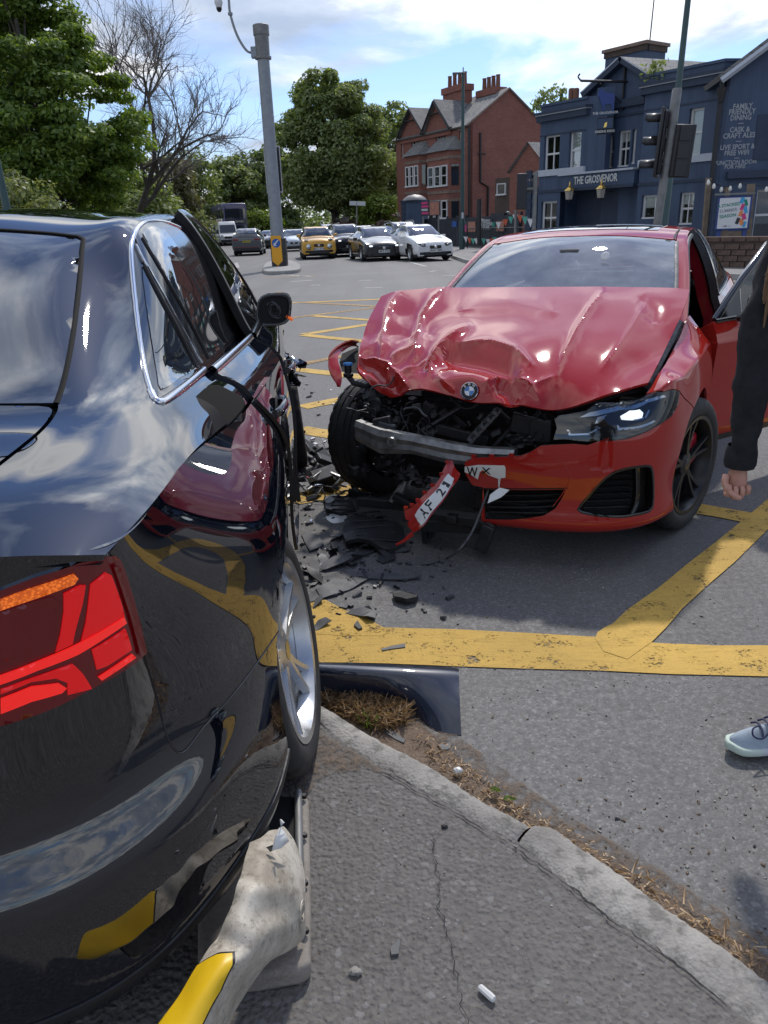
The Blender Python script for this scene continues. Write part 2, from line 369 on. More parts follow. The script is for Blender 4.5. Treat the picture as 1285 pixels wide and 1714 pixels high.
def join(objs, name=None):
 """several meshes of one part become one mesh object (same parent)"""
 a = objs[0]; bm = bmesh.new(); mats = []
 for o in objs:
  off = []
  for m in o.data.materials:
   if m not in mats: mats.append(m)
   off.append(mats.index(m))
  t = bmesh.new(); t.from_mesh(o.data)
  for f in t.faces: f.material_index = off[f.material_index] if off else 0
  me = bpy.data.meshes.new('t'); t.to_mesh(me); t.free(); bm.from_mesh(me); bpy.data.meshes.remove(me)
 me = bpy.data.meshes.new(name or a.name)
 for m in mats: me.materials.append(m)
 bm.to_mesh(me); bm.free(); a.data = me
 for o in objs[1:]: bpy.data.objects.remove(o)
 if name: a.name = name
 return a
def bevel_mod(o, w, seg=2, ang=35):
 b = o.modifiers.new('bevel', 'BEVEL'); b.width = w; b.segments = seg; b.limit_method = 'ANGLE'; b.angle_limit = R_(ang); return o
def wheel(name, parent, loc, R, W, rimR, spokes, rim_mat, rot=(0, 0, 0), side=1, double=True, caliper=None, label=None):
 """a road wheel, axis along local x, its face towards side*x"""
 w = empty(name, loc); w.parent = parent; w.rotation_euler = rot
 if label: w['label'] = label
 mb = MB(); n = 120; V = []; F = []
 h = W/2
 prof = [(rimR, -h*.88), (rimR+.012, -h*.98), (rimR+(R-rimR)*.45, -h*1.04), (R-.018, -h*.96), (R-.006, -h*.86)]
 gro = [-.62, -.25, .25, .62]
 for g in gro: prof += [(R, h*(g-.05)), (R-.007, h*(g-.035)), (R-.007, h*(g+.035)), (R, h*(g+.05))]
 prof += [(R-.006, h*.86), (R-.018, h*.96), (rimR+(R-rimR)*.45, h*1.04), (rimR+.012, h*.98), (rimR, h*.88)]
 for i, (r, x) in enumerate(prof):
  for j in range(n):
   a = 2*PI*j/n; rr = r
   if abs(x) > h*.66 and r > R-.03 and j % 4 == 0: rr = r-.006
   elif abs(x) < h*.6 and r > R-.001 and (j+int(x*60)) % 5 == 0: rr = r-.003
   V.append((x, rr*math.cos(a), rr*math.sin(a)))
 k = len(prof)
 for i in range(k-1):
  for j in range(n): F.append((i*n+j, i*n+(j+1) % n, (i+1)*n+(j+1) % n, (i+1)*n+j))
 mb.add(V, F); ty = mb.build('tyre', 'tyre', w, smooth=35)
 s = side; mb = MB()
 mb.lathe([(rimR-.025, -h*.85), (rimR-.03, 0), (rimR-.02, h*.6), (rimR-.004, h*.86), (rimR+.006, h*.93), (rimR+.006, h*.98), (rimR-.012, h*.96), (rimR-.022, h*.8), (rimR-.03, h*.55)], axis='X', n=64, M=Matrix.Rotation(PI/2*s, 4, 'Y'))
 rim = mb.build('rim', rim_mat, w, smooth=40)
 mb = MB()
 hub = .062; xo, xi = h*.62*s, h*.78*s
 for q in range(spokes):
  a0 = 2*PI*q/spokes+.3
  for d in ((-.16, .16) if double else (0,)):
   a1 = a0+d*.45; a2 = a0+d
   sec = []
   for t in (0, .35, .7, 1.0):
    a = a1+(a2-a1)*t; r = hub*.7+(rimR-.02-hub*.7)*t; wd = (.030-.010*t if double else .05-.012*t); x = xo+(xi-xo)*t*t+(.012*s*math.sin(PI*t) if False else 0)
    c = Vector((x, r*math.cos(a), r*math.sin(a))); tn = Vector((0, -math.sin(a), math.cos(a))); ax = Vector((s, 0, 0))
    sec.append([c+tn*wd*.5-ax*.012, c+tn*wd*.32+ax*.008, c-tn*wd*.32+ax*.008, c-tn*wd*.5-ax*.012])
   for i in range(3): mb.add(sec[i]+sec[i+1], [(0, 1, 5, 4), (1, 2, 6, 5), (2, 3, 7, 6), (3, 0, 4, 7)])
 mb.lathe([(0.001, xo*s+.012), (hub*.55, xo*s+.012), (hub, xo*s+.004), (hub*1.08, xo*s-.02)], n=28, M=Matrix.Rotation(PI/2*s, 4, 'Y'))
 sp = mb.build('spokes', rim_mat, rim, smooth=45)
 mb = MB(); mb.lathe([(0.03, .0), (rimR*.72, .0), (rimR*.72, .02), (.03, .02)], n=40, M=Matrix.Translation((0.01*s, 0, 0))@Matrix.Rotation(PI/2*s, 4, 'Y')); mb.build('brake_disc', 'dark_metal', w, smooth=40)
 mb = MB(); mb.lathe([(.001, xo*s+.0135), (.028, xo*s+.0135), (.030, xo*s+.011)], n=20, M=Matrix.Rotation(PI/2*s, 4, 'Y')); mb.build('hub_cap', 'gloss_black', rim, smooth=40)
 if caliper:
  mb = MB()
  for a in (caliper,):
   c = Vector((.02*s, rimR*.62*math.cos(a), rimR*.62*math.sin(a))); mb.box(c, (.07, .09, .15), M=Matrix.Rotation(a, 4, 'X'))
  mb.build('brake_caliper', 'red_caliper', w, bevel=.012)
 return w
def text(name, body, size, mat, parent, M, depth=0.002, align='CENTER', sx=1.0, font=None, shear=0.0, bold=0.018):
 """lettering as a thin raised mesh"""
 cu = bpy.data.curves.new(name, 'FONT'); cu.body = body; cu.size = size; cu.align_x = align; cu.align_y = 'CENTER'; cu.extrude = depth; cu.resolution_u = 2; cu.shear = shear; cu.offset = bold*size
 t = bpy.data.objects.new(name, cu); COL.objects.link(t); dg = bpy.context.evaluated_depsgraph_get(); me = bpy.data.meshes.new_from_object(t.evaluated_get(dg)); bpy.data.objects.remove(t); bpy.data.curves.remove(cu)
 me.name = name; me.transform(M@Matrix.Diagonal((sx, 1, 1, 1))); me.materials.clear(); me.materials.append(MAT[mat])
 o = bpy.data.objects.new(name, me); COL.objects.link(o); o.parent = parent; return o
def mirror(o):
 m = o.modifiers.new('mirror', 'MIRROR'); m.use_axis[0] = True; m.use_clip = True; m.merge_threshold = 0.0005; return o
def arch_liner(parent, x0, x1, yc, zc, r):
 """black liner inside a wheel arch: a half drum with its back wall"""
 mb = MB(); A = np.linspace(R_(5), R_(175), 22); V = []
 for a in A: V += [(x0, yc+r*math.cos(a), zc+r*math.sin(a)), (x1, yc+r*math.cos(a), zc+r*math.sin(a))]
 F = [(2*i, 2*i+2, 2*i+3, 2*i+1) for i in range(len(A)-1)]; F.append(tuple(2*i+1 for i in range(len(A)))); mb.add(V, F); return mb.build('wheel_liner', 'dark', parent, smooth=60)
# ---------------------------------------------------------------- materials
MAT = {}
class NT:
 def __init__(s, name):
  s.m = bpy.data.materials.new(name); s.m.use_nodes = True; MAT[name] = s.m; s.t = s.m.node_tree; s.n = s.t.nodes; s.l = s.t.links
  s.b = s.n['Principled BSDF']; s.out = s.n['Material Output']; s.tc = s.n.new('ShaderNodeTexCoord'); s.co = s.tc.outputs['Object']
 def set(s, **k):
  for a, v in k.items():
   i = s.b.inputs[a.replace('_', ' ')]
   if hasattr(v, 'is_output') or isinstance(v, bpy.types.NodeSocket): s.l.new(v, i)
   else: i.default_value = (v+(1,) if isinstance(v, tuple) and len(i.default_value) == 4 else v)
  return s
 def map(s, scale=(1, 1, 1), loc=(0, 0, 0), rot=(0, 0, 0), vec=None):
  n = s.n.new('ShaderNodeMapping'); n.inputs['Scale'].default_value = scale; n.inputs['Location'].default_value = loc; n.inputs['Rotation'].default_value = rot
  s.l.new(vec or s.co, n.inputs[0]); return n.outputs[0]
 def noise(s, scale, detail=4, rough=0.55, dist=0, vec=None, col=False):
  n = s.n.new('ShaderNodeTexNoise'); n.inputs['Scale'].default_value = scale; n.inputs['Detail'].default_value = detail; n.inputs['Roughness'].default_value = rough; n.inputs['Distortion'].default_value = dist
  s.l.new(vec or s.co, n.inputs['Vector']); return n.outputs[1 if col else 0]
 def vor(s, scale, feat='F1', out=0, vec=None, rnd=1.0):
  n = s.n.new('ShaderNodeTexVoronoi'); n.feature = feat; n.inputs['Scale'].default_value = scale; n.inputs['Randomness'].default_value = rnd
  s.l.new(vec or s.co, n.inputs['Vector']); return n.outputs[out]
 def math(s, op, a, b=0.0, clamp=False):
  n = s.n.new('ShaderNodeMath'); n.operation = op; n.use_clamp = clamp
  for i, x in enumerate((a, b)):
   if isinstance(x, (int, float)): n.inputs[i].default_value = x
   else: s.l.new(x, n.inputs[i])
  return n.outputs[0]
 def ramp(s, fac, stops):
  r = s.n.new('ShaderNodeValToRGB'); e = r.color_ramp.elements
  while len(e) > 1: e.remove(e[-1])
  def c4(c): return (c, c, c, 1) if isinstance(c, (int, float)) else tuple(c)+(1,)
  e[0].position = stops[0][0]; e[0].color = c4(stops[0][1])
  for p, c in stops[1:]: k = e.new(p); k.color = c4(c)
  s.l.new(fac, r.inputs[0]); return r.outputs[0]
 def mix(s, fac, a, b, mode='MIX'):
  n = s.n.new('ShaderNodeMix'); n.data_type = 'RGBA'; n.blend_type = mode
  for i, x in ((0, fac), (6, a), (7, b)):
   if isinstance(x, (int, float)) and i == 0: n.inputs[0].default_value = x
   elif isinstance(x, (tuple, list)): n.inputs[i].default_value = tuple(x)+(1,)
   elif isinstance(x, (int, float)): n.inputs[i].default_value = (x, x, x, 1)
   else: s.l.new(x, n.inputs[i])
  return n.outputs[2]
 def bump(s, h, strength=0.3, dist=0.01, normal=None):
  n = s.n.new('ShaderNodeBump'); n.inputs['Strength'].default_value = strength; n.inputs['Distance'].default_value = dist
  s.l.new(h, n.inputs['Height'])
  if normal: s.l.new(normal, n.inputs['Normal'])
  return n.outputs[0]
def plain(name, col, rough=0.5, metal=0.0, var=0.0, vs=6.0, bump=0.0, bs=60.0, coat=0.0, coat_r=0.03, spec=0.5, emit=None, es=0.0, sheen=0):
 t = NT(name); t.set(Base_Color=col, Roughness=rough, Metallic=metal, Coat_Weight=coat, Coat_Roughness=coat_r, Specular_IOR_Level=spec)
 if var:
  n = t.noise(vs, 5, 0.6); d = tuple(c*(1-var) for c in col); e = tuple(min(1, c*(1+var)) for c in col)
  t.set(Base_Color=t.ramp(n, [(0.3, d), (0.7, e)]))
  t.set(Roughness=t.ramp(t.noise(vs*1.7, 4), [(0.3, max(0, rough-0.08)), (0.7, min(1, rough+0.1))]))
 if bump: t.set(Normal=t.bump(t.noise(bs, 4), bump, 0.004))
 if emit: t.set(Emission_Color=emit, Emission_Strength=es)
 return t
# ground
t = NT('road')
big = t.noise(0.35, 5, 0.6); med = t.noise(3.0, 5, 0.6)
cell = t.vor(130, 'F1', 1); cellv = t.n.new('ShaderNodeSeparateColor'); t.l.new(cell, cellv.inputs[0])
base = t.mix(t.ramp(big, [(0.35, 0.0), (0.68, 1.0)]), (0.122, 0.115, 0.108), (0.172, 0.163, 0.152))
base = t.mix(0.33, base, t.ramp(cellv.outputs[0], [(0.0, 0.045), (0.5, 0.13), (0.85, 0.18), (0.96, 0.34)]))
base = t.mix(t.ramp(med, [(0.5, 0.0), (0.75, 0.35)]), base, (0.10, 0.092, 0.085))
base = t.mix(t.ramp(t.noise(1.1, 4, 0.55, vec=t.map((1.0, 0.05, 1))), [(0.42, 0.0), (0.62, 0.40)]), base, (0.085, 0.08, 0.076)); base = t.mix(t.ramp(t.noise(0.55, 6, 0.7), [(0.62, 0.0), (0.70, 0.35)]), base, (0.075, 0.07, 0.066))
hgt = t.math('ADD', t.math('MULTIPLY', t.vor(130, 'F1', 0), -0.8), t.math('MULTIPLY', t.noise(260, 3), 0.4))
t.set(Base_Color=base, Roughness=t.ramp(t.noise(40, 3), [(0.3, 0.55), (0.7, 0.85)]), Specular_IOR_Level=0.45, Normal=t.bump(hgt, 0.40, 0.005))
t = NT('tarmac')
big = t.noise(0.9, 5, 0.6); cell = t.vor(85, 'F1', 1); cellv = t.n.new('ShaderNodeSeparateColor'); t.l.new(cell, cellv.inputs[0])
base = t.mix(t.ramp(big, [(0.3, 0.0), (0.7, 1.0)]), (0.118, 0.108, 0.098), (0.165, 0.152, 0.138))
base = t.mix(0.35, base, t.ramp(cellv.outputs[0], [(0.0, (0.07, 0.066, 0.062)), (0.55, (0.135, 0.126, 0.117)), (0.92, (0.175, 0.165, 0.152)), (0.99, 0.28)]))
wv = t.map((1, 1, 1), vec=t.mix(0.012, t.co, t.noise(35, 3, col=True)))
hgt = t.math('ADD', t.math('MULTIPLY', t.vor(85, 'SMOOTH_F1', 0, wv), -1.0), t.math('MULTIPLY', t.noise(140, 4), 0.35))
crk = t.vor(2.6, 'DISTANCE_TO_EDGE', 0, t.mix(0.12, t.co, t.noise(5, 5, col=True)))
cr = t.ramp(crk, [(0.0, 1.0), (0.006, 0.0)])
sepw = t.n.new('ShaderNodeSeparateXYZ'); t.l.new(t.co, sepw.inputs[0])
cr = t.math('MULTIPLY', cr, t.ramp(t.noise(0.7, 2), [(0.47, 0.0), (0.56, 1.0)]))
t.set(Base_Color=base, Roughness=0.82, Specular_IOR_Level=0.4, Normal=t.bump(hgt, 0.8, 0.009))
def worn(name, col, dirt=(0.10, 0.095, 0.09), amount=0.5, sc=9.0):
 t = NT(name); n = t.noise(sc, 8, 0.68); n2 = t.noise(90, 4, 0.6); n3 = t.noise(1.3, 4)
 m = t.math('ADD', t.math('MULTIPLY', n, 0.6), t.math('MULTIPLY', n2, 0.4))
 k = t.ramp(m, [(amount-0.06, 1.0), (amount+0.03, 0.0)])
 c = t.mix(t.ramp(n3, [(0.35, 0.0), (0.7, 1.0)]), tuple(x*0.72 for x in col), col)
 st_ = t.noise(7, 6, 0.7, vec=t.map((1, 9, 1), rot=(0, 0, 0.75))); c = t.mix(t.ramp(st_, [(0.52, 0.0), (0.68, 0.55)]), c, tuple(x*0.45 for x in col)); c = t.mix(t.ramp(t.noise(45, 5, 0.7), [(0.5, 0.0), (0.7, 0.5)]), c, tuple(x*0.6 for x in col))
 cell = t.vor(130, 'F1', 0)
 al = t.math('SUBTRACT', 1.0, t.math('MULTIPLY', k, 1.0))
 t.set(Base_Color=c, Alpha=al, Roughness=0.75, Normal=t.bump(t.math('ADD', t.math('MULTIPLY', cell, -0.7), t.math('MULTIPLY', k, -0.5)), 0.45, 0.005))
 return t
worn('yellow_line', (0.66, 0.41, 0.075), amount=0.43); worn('yellow_line_worn', (0.46, 0.28, 0.10), amount=0.47, sc=14)
worn('white_line', (0.55, 0.54, 0.50), amount=0.45)
t = NT('kerbstone'); n = t.noise(5, 8, 0.7); n2 = t.noise(70, 5, 0.65); n4 = t.noise(22, 5, 0.6)
c = t.ramp(n, [(0.32, (0.20, 0.185, 0.165)), (0.5, (0.31, 0.29, 0.26)), (0.68, (0.42, 0.395, 0.35))])
c = t.mix(t.ramp(n4, [(0.52, 0.0), (0.62, 0.7)]), c, (0.12, 0.115, 0.10)); c = t.mix(t.ramp(n2, [(0.6, 0.0), (0.75, 0.6)]), c, (0.45, 0.43, 0.40))
t.set(Base_Color=c, Roughness=0.9, Normal=t.bump(t.math('ADD', t.math('ADD', n2, t.math('MULTIPLY', n4, 1.2)), t.math('MULTIPLY', t.vor(110, 'F1', 0), -0.7)), 0.45, 0.008))
t = NT('dirt'); n = t.noise(9, 7, 0.7); n2 = t.noise(120, 4, 0.7)
t.set(Base_Color=t.mix(t.ramp(n2, [(0.4, 0.0), (0.7, 1.0)]), t.ramp(n, [(0.3, (0.085, 0.058, 0.04)), (0.7, (0.17, 0.12, 0.085))]), (0.26, 0.19, 0.13)), Roughness=0.95, Normal=t.bump(n2, 0.7, 0.01))
t = NT('sand_dust'); n = t.noise(9, 7, 0.7); n2 = t.noise(120, 4, 0.7)
t.set(Base_Color=t.mix(t.ramp(n2, [(0.4, 0.0), (0.7, 1.0)]), (0.17, 0.125, 0.09), (0.24, 0.185, 0.14)), Roughness=0.95, Normal=t.bump(n2, 0.7, 0.008), Alpha=t.ramp(t.noise(26, 6, 0.7), [(0.40, 0.0), (0.62, 0.85)]))
plain('grass', (0.06, 0.10, 0.025), 0.9, var=0.4, vs=2.0, bump=0.6, bs=20)
plain('pavement_far', (0.22, 0.21, 0.20), 0.85, var=0.15, vs=1.5)
plain('kerb_far', (0.30, 0.29, 0.27), 0.85, var=0.2, vs=4)
# car paint, plastics, metals
def paint(name, col, metal, rough, spec=0.3, coat=1.0, dust=0.0, cior=1.5, cr=(0.012, 0.03)):
 t = NT(name); t.set(Base_Color=col, Metallic=metal, Roughness=rough, Coat_Weight=coat, Coat_Roughness=0.02, Coat_IOR=cior, Specular_IOR_Level=spec)
 if dust:
  k = t.ramp(t.noise(3.0, 8, 0.7), [(0.42, 0.0), (0.75, 1.0)])
  t.set(Base_Color=t.mix(t.math('MULTIPLY', k, dust), col, (0.22, 0.19, 0.16)), Coat_Roughness=t.ramp(k, [(0.0, cr[0]), (1.0, cr[1])]))
 return t
paint('paint_black', (0.002, 0.003, 0.007), 0.0, 0.12, spec=0.0, dust=0.006, cior=2.0)
paint('paint_red', (0.37, 0.019, 0.013), 0.0, 0.5, spec=0.0, dust=0.04, cior=1.56, cr=(0.045, 0.07))
paint('paint_slate', (0.010, 0.016, 0.034), 0.0, 0.35, spec=0.3, dust=0.10, cior=1.5)
paint('paint_red_inner', (0.25, 0.008, 0.02), 0.2, 0.4)
for nm, c, me in (('yellow', (0.62, 0.33, 0.03), 0.1), ('white', (0.72, 0.72, 0.71), 0.0), ('blackcar', (0.012, 0.013, 0.015), 0.1), ('greycar', (0.07, 0.075, 0.082), 0.5), ('silver', (0.42, 0.43, 0.44), 0.6), ('paleblue', (0.45, 0.50, 0.54), 0.2), ('buspurple', (0.07, 0.06, 0.16), 0.0), ('vanwhite', (0.74, 0.74, 0.74), 0.0), ('skipred', (0.16, 0.02, 0.02), 0.0)): paint('car_'+nm, c, me, 0.35)
plain('black_plastic', (0.018, 0.018, 0.019), 0.5, var=0.35, vs=20, bump=0.15, bs=200)
plain('grey_plastic', (0.06, 0.062, 0.065), 0.5, var=0.3, vs=15, bump=0.1, bs=150)
plain('dusty_plastic', (0.085, 0.087, 0.09), 0.6, var=0.45, vs=14, bump=0.2, bs=150)
plain('gloss_black', (0.006, 0.006, 0.007), 0.12, coat=0.5)
plain('dark', (0.006, 0.006, 0.006), 0.8)
plain('dark_metal', (0.05, 0.05, 0.052), 0.45, 0.7, var=0.4, vs=12)
plain('aluminium', (0.45, 0.45, 0.45), 0.38, 0.9, var=0.35, vs=9, bump=0.15, bs=40)
plain('scratched_alu', (0.30, 0.30, 0.295), 0.45, 0.85, var=0.45, vs=14, bump=0.3, bs=60)
plain('chrome', (0.62, 0.63, 0.65), 0.12, 1.0)
plain('rim_silver', (0.55, 0.55, 0.54), 0.30, 0.85, var=0.1, vs=8)
plain('rim_dark', (0.035, 0.036, 0.04), 0.32, 0.7)
plain('red_caliper', (0.45, 0.01, 0.03), 0.4, coat=0.5)
t = NT('tyre'); t.set(Base_Color=t.ramp(t.noise(14, 5), [(0.3, (0.012, 0.012, 0.0125)), (0.7, (0.03, 0.029, 0.028))]), Roughness=0.72, Normal=t.bump(t.noise(150, 3), 0.15, 0.002))
plain('rust_lip', (0.20, 0.15, 0.13), 0.6, 0.5, var=0.3, vs=10)
def glass_dark(name, col=(0.012, 0.014, 0.016), coat=1.0, coat_ior=1.5):
 t = NT(name); t.set(Base_Color=col, Roughness=0.02, Specular_IOR_Level=0.6, Coat_Weight=coat, Coat_Roughness=0.0, Coat_IOR=coat_ior); return t
glass_dark('glass_dark', coat_ior=1.6)
def glass_see(name, tint, k, refl_ior=1.7):
 t = NT(name); t.n.remove(t.b)
 g = t.n.new('ShaderNodeBsdfGlossy'); g.inputs['Roughness'].default_value = 0.01; g.inputs['Color'].default_value = (1, 1, 1, 1)
 tr = t.n.new('ShaderNodeBsdfTransparent'); tr.inputs['Color'].default_value = tuple(tint)+(1,)
 fr = t.n.new('ShaderNodeFresnel'); fr.inputs['IOR'].default_value = refl_ior
 d = t.n.new('ShaderNodeBsdfDiffuse'); d.inputs['Color'].default_value = (0.30, 0.32, 0.31, 1)
 m0 = t.n.new('ShaderNodeMixShader'); t.l.new(t.ramp(t.noise(5, 6, 0.65), [(0.35, k*0.6), (0.75, k*1.8)]), m0.inputs[0]); t.l.new(tr.outputs[0], m0.inputs[1]); t.l.new(d.outputs[0], m0.inputs[2])
 m1 = t.n.new('ShaderNodeMixShader'); t.l.new(fr.outputs[0], m1.inputs[0]); t.l.new(m0.outputs[0], m1.inputs[1]); t.l.new(g.outputs[0], m1.inputs[2])
 t.l.new(m1.outputs[0], t.out.inputs[0]); return t
glass_see('glass_screen', (0.42, 0.46, 0.45), 0.36, 2.2)
glass_see('glass_clear', (0.85, 0.87, 0.87), 0.02, 1.45)
glass_see('glass_tint', (0.10, 0.11, 0.11), 0.02, 1.6)
glass_see('lamp_lens_red', (0.85, 0.03, 0.03), 0.0, 1.5)
glass_see('house_glass', (0.92, 0.94, 0.95), 0.02, 1.5)
plain('lamp_red', (0.5, 0.004, 0.006), 0.25, coat=0.6, emit=(1, 0.005, 0.008), es=0.28)
plain('lamp_red_dark', (0.10, 0.002, 0.005), 0.2, coat=0.8, emit=(1, 0.005, 0.01), es=0.02)
def ribs(nm):
 t_ = [NT.__new__(NT)][0]; m = MAT[nm]; t_.m = m; t_.t = m.node_tree; t_.n = t_.t.nodes; t_.l = t_.t.links; t_.b = t_.n['Principled BSDF']; t_.co = [x for x in t_.n if x.type == 'TEX_COORD'][0].outputs['Object']
 w = t_.n.new('ShaderNodeTexWave'); w.inputs['Scale'].default_value = 150; w.inputs['Distortion'].default_value = 1.0; w.bands_direction = 'Z'; t_.l.new(t_.co, w.inputs['Vector']); t_.set(Normal=t_.bump(w.outputs[1], .2, .001)); k = t_.b.inputs['Emission Strength'].default_value; t_.set(Emission_Strength=t_.ramp(w.outputs[1], [(0.0, k*.75), (1.0, k*1.15)]))
ribs('lamp_red'); ribs('lamp_red_dark')
plain('lamp_red_glow', (0.7, 0.01, 0.01), 0.25, coat=1.0, emit=(1, 0.02, 0.015), es=0.45)
t = plain('lamp_amber', (0.9, 0.2, 0.02), 0.3, coat=1.0); t.set(Emission_Color=t.ramp(t.vor(240, 'F1', 0), [(0.1, (1, 0.22, 0.02)), (0.6, (0.35, 0.03, 0.0))]), Emission_Strength=0.6)
plain('lamp_white_on', (0.8, 0.85, 0.9), 0.3, emit=(0.9, 0.95, 1.0), es=0.9)
plain('lamp_silver', (0.55, 0.57, 0.6), 0.15, 1.0)
plain('plate_white', (0.72, 0.72, 0.69), 0.35, var=0.08, vs=8)
plain('plate_yellow', (0.65, 0.48, 0.03), 0.4)
plain('ink', (0.008, 0.008, 0.009), 0.5)
plain('white_enamel', (0.78, 0.78, 0.78), 0.2, coat=0.6); plain('blue_enamel', (0.03, 0.19, 0.52), 0.2, coat=0.6)
plain('seat_cloth', (0.02, 0.02, 0.021), 0.9)
plain('interior_grey', (0.10, 0.10, 0.10), 0.8)
# street furniture
plain('pole_grey', (0.26, 0.28, 0.30), 0.55, 0.3, var=0.12, vs=5)
plain('pole_green', (0.035, 0.075, 0.075), 0.45)
plain('galv', (0.20, 0.20, 0.195), 0.55, 0.5, var=0.2, vs=6)
plain('tl_black', (0.02, 0.02, 0.022), 0.5)
plain('sign_yellow', (0.78, 0.36, 0.01), 0.45); plain('sign_blue', (0.01, 0.09, 0.36), 0.4); plain('sign_white', (0.66, 0.66, 0.66), 0.45)
t = NT('bollard_white'); n = t.noise(7, 7, 0.7); n2 = t.noise(38, 5, 0.7)
c = t.mix(t.ramp(n, [(0.40, 0.0), (0.62, 0.9)]), (0.60, 0.55, 0.46), (0.27, 0.225, 0.165)); c = t.mix(t.ramp(n2, [(0.54, 0.0), (0.68, 0.7)]), c, (0.14, 0.115, 0.085)); c = t.mix(t.ramp(t.noise(160, 3), [(0.62, 0.0), (0.7, 0.6)]), c, (0.10, 0.085, 0.065))
t.set(Base_Color=c, Roughness=0.55, Normal=t.bump(n2, 0.15, 0.004))
plain('bollard_yellow', (0.80, 0.50, 0.01), 0.45, var=0.08, vs=9)
t = NT('concrete'); n = t.noise(8, 7, 0.7); n2 = t.noise(90, 5, 0.7)
t.set(Base_Color=t.mix(t.ramp(n2, [(0.45, 0.0), (0.7, 0.5)]), t.ramp(n, [(0.3, (0.17, 0.145, 0.12)), (0.7, (0.30, 0.265, 0.225))]), (0.36, 0.33, 0.29)), Roughness=0.92, Normal=t.bump(n2, 0.4, 0.006))
# buildings
def brickmat(name, c1, c2, mortar, scale):
 t = NT(name); b = t.n.new('ShaderNodeTexBrick'); b.inputs['Color1'].default_value = c1+(1,); b.inputs['Color2'].default_value = c2+(1,); b.inputs['Mortar'].default_value = mortar+(1,)
 b.inputs['Scale'].default_value = 1.0; b.inputs['Brick Width'].default_value = 0.225*scale; b.inputs['Row Height'].default_value = 0.075*scale; b.inputs['Mortar Size'].default_value = 0.006*scale; b.inputs['Bias'].default_value = 0.0
 sp = t.n.new('ShaderNodeSeparateXYZ'); t.l.new(t.co, sp.inputs[0]); cb = t.n.new('ShaderNodeCombineXYZ'); t.l.new(t.math('ADD', sp.outputs[0], sp.outputs[1]), cb.inputs[0]); t.l.new(sp.outputs[2], cb.inputs[1])
 t.l.new(cb.outputs[0], b.inputs['Vector'])
 c = t.mix(t.ramp(t.noise(0.8, 6, 0.65), [(0.35, 0.0), (0.7, 0.55)]), b.outputs[0], tuple(x*0.55 for x in c1)); c = t.mix(t.ramp(t.noise(6, 3), [(0.5, 0.0), (0.75, 0.35)]), c, tuple(min(1, x*1.45) for x in c2))
 t.set(Base_Color=c, Roughness=0.9, Normal=t.bump(b.outputs[1], -0.3, 0.01)); return t
brickmat('brick_red', (0.30, 0.115, 0.082), (0.235, 0.085, 0.065), (0.17, 0.12, 0.10), 1.6)
brickmat('brick_dark', (0.11, 0.075, 0.06), (0.07, 0.05, 0.042), (0.10, 0.085, 0.075), 1.0)
plain('brick_piece', (0.105, 0.07, 0.055), 0.92, var=0.4, vs=7, bump=0.5, bs=30)
t = NT('slate'); sp = t.n.new('ShaderNodeSeparateXYZ'); t.l.new(t.co, sp.inputs[0])
b = t.n.new('ShaderNodeTexBrick'); b.inputs['Scale'].default_value = 1.0; b.inputs['Brick Width'].default_value = 0.42; b.inputs['Row Height'].default_value = 0.24; b.inputs['Mortar Size'].default_value = 0.015
for k, c in (('Color1', (0.12, 0.12, 0.125)), ('Color2', (0.19, 0.185, 0.18)), ('Mortar', (0.035, 0.035, 0.035))): b.inputs[k].default_value = c+(1,)
cb = t.n.new('ShaderNodeCombineXYZ'); t.l.new(t.math('ADD', sp.outputs[0], t.math('MULTIPLY', sp.outputs[1], 0.9)), cb.inputs[0]); t.l.new(t.math('MULTIPLY', sp.outputs[2], 1.4), cb.inputs[1]); t.l.new(cb.outputs[0], b.inputs['Vector'])
t.set(Base_Color=t.mix(t.ramp(t.noise(1.2, 5), [(0.4, 0.0), (0.7, 0.5)]), b.outputs[0], (0.25, 0.24, 0.21)), Roughness=0.7, Normal=t.bump(b.outputs[1], -0.4, 0.02))
plain('stone_trim', (0.21, 0.15, 0.12), 0.85, var=0.25, vs=4)
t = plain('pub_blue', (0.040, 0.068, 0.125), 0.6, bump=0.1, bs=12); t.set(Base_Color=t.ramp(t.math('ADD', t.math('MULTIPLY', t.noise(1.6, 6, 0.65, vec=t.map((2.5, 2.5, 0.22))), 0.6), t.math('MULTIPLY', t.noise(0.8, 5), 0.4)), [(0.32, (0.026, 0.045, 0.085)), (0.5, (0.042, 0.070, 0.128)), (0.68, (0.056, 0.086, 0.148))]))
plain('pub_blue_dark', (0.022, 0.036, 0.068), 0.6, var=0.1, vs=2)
plain('frame_white', (0.62, 0.62, 0.62), 0.5)
plain('sill_pale', (0.42, 0.45, 0.50), 0.6, var=0.1, vs=3)
plain('curtain', (0.58, 0.59, 0.60), 0.9); plain('blind', (0.66, 0.67, 0.63), 0.9); plain('rubber', (0.006, 0.006, 0.006), 0.7, spec=0.1)
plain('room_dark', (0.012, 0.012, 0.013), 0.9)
plain('letter_white', (0.55, 0.56, 0.55), 0.5); plain('letter_grey', (0.33, 0.35, 0.37), 0.6)
plain('brass', (0.75, 0.50, 0.14), 0.2, 1.0); plain('lamp_glass', (0.30, 0.28, 0.24), 0.15, coat=1.0)
plain('timber', (0.19, 0.145, 0.105), 0.85, var=0.3, vs=6)
plain('blue_sign', (0.03, 0.06, 0.22), 0.5); plain('poster_green', (0.0, 0.22, 0.15), 0.5); plain('poster_pink', (0.62, 0.05, 0.2), 0.5); plain('poster_blue', (0.05, 0.35, 0.62), 0.5); plain('poster_orange', (0.75, 0.25, 0.08), 0.5); plain('poster_food', (0.42, 0.18, 0.12), 0.5, var=0.5, vs=20); plain('poster_dark', (0.025, 0.03, 0.035), 0.5)
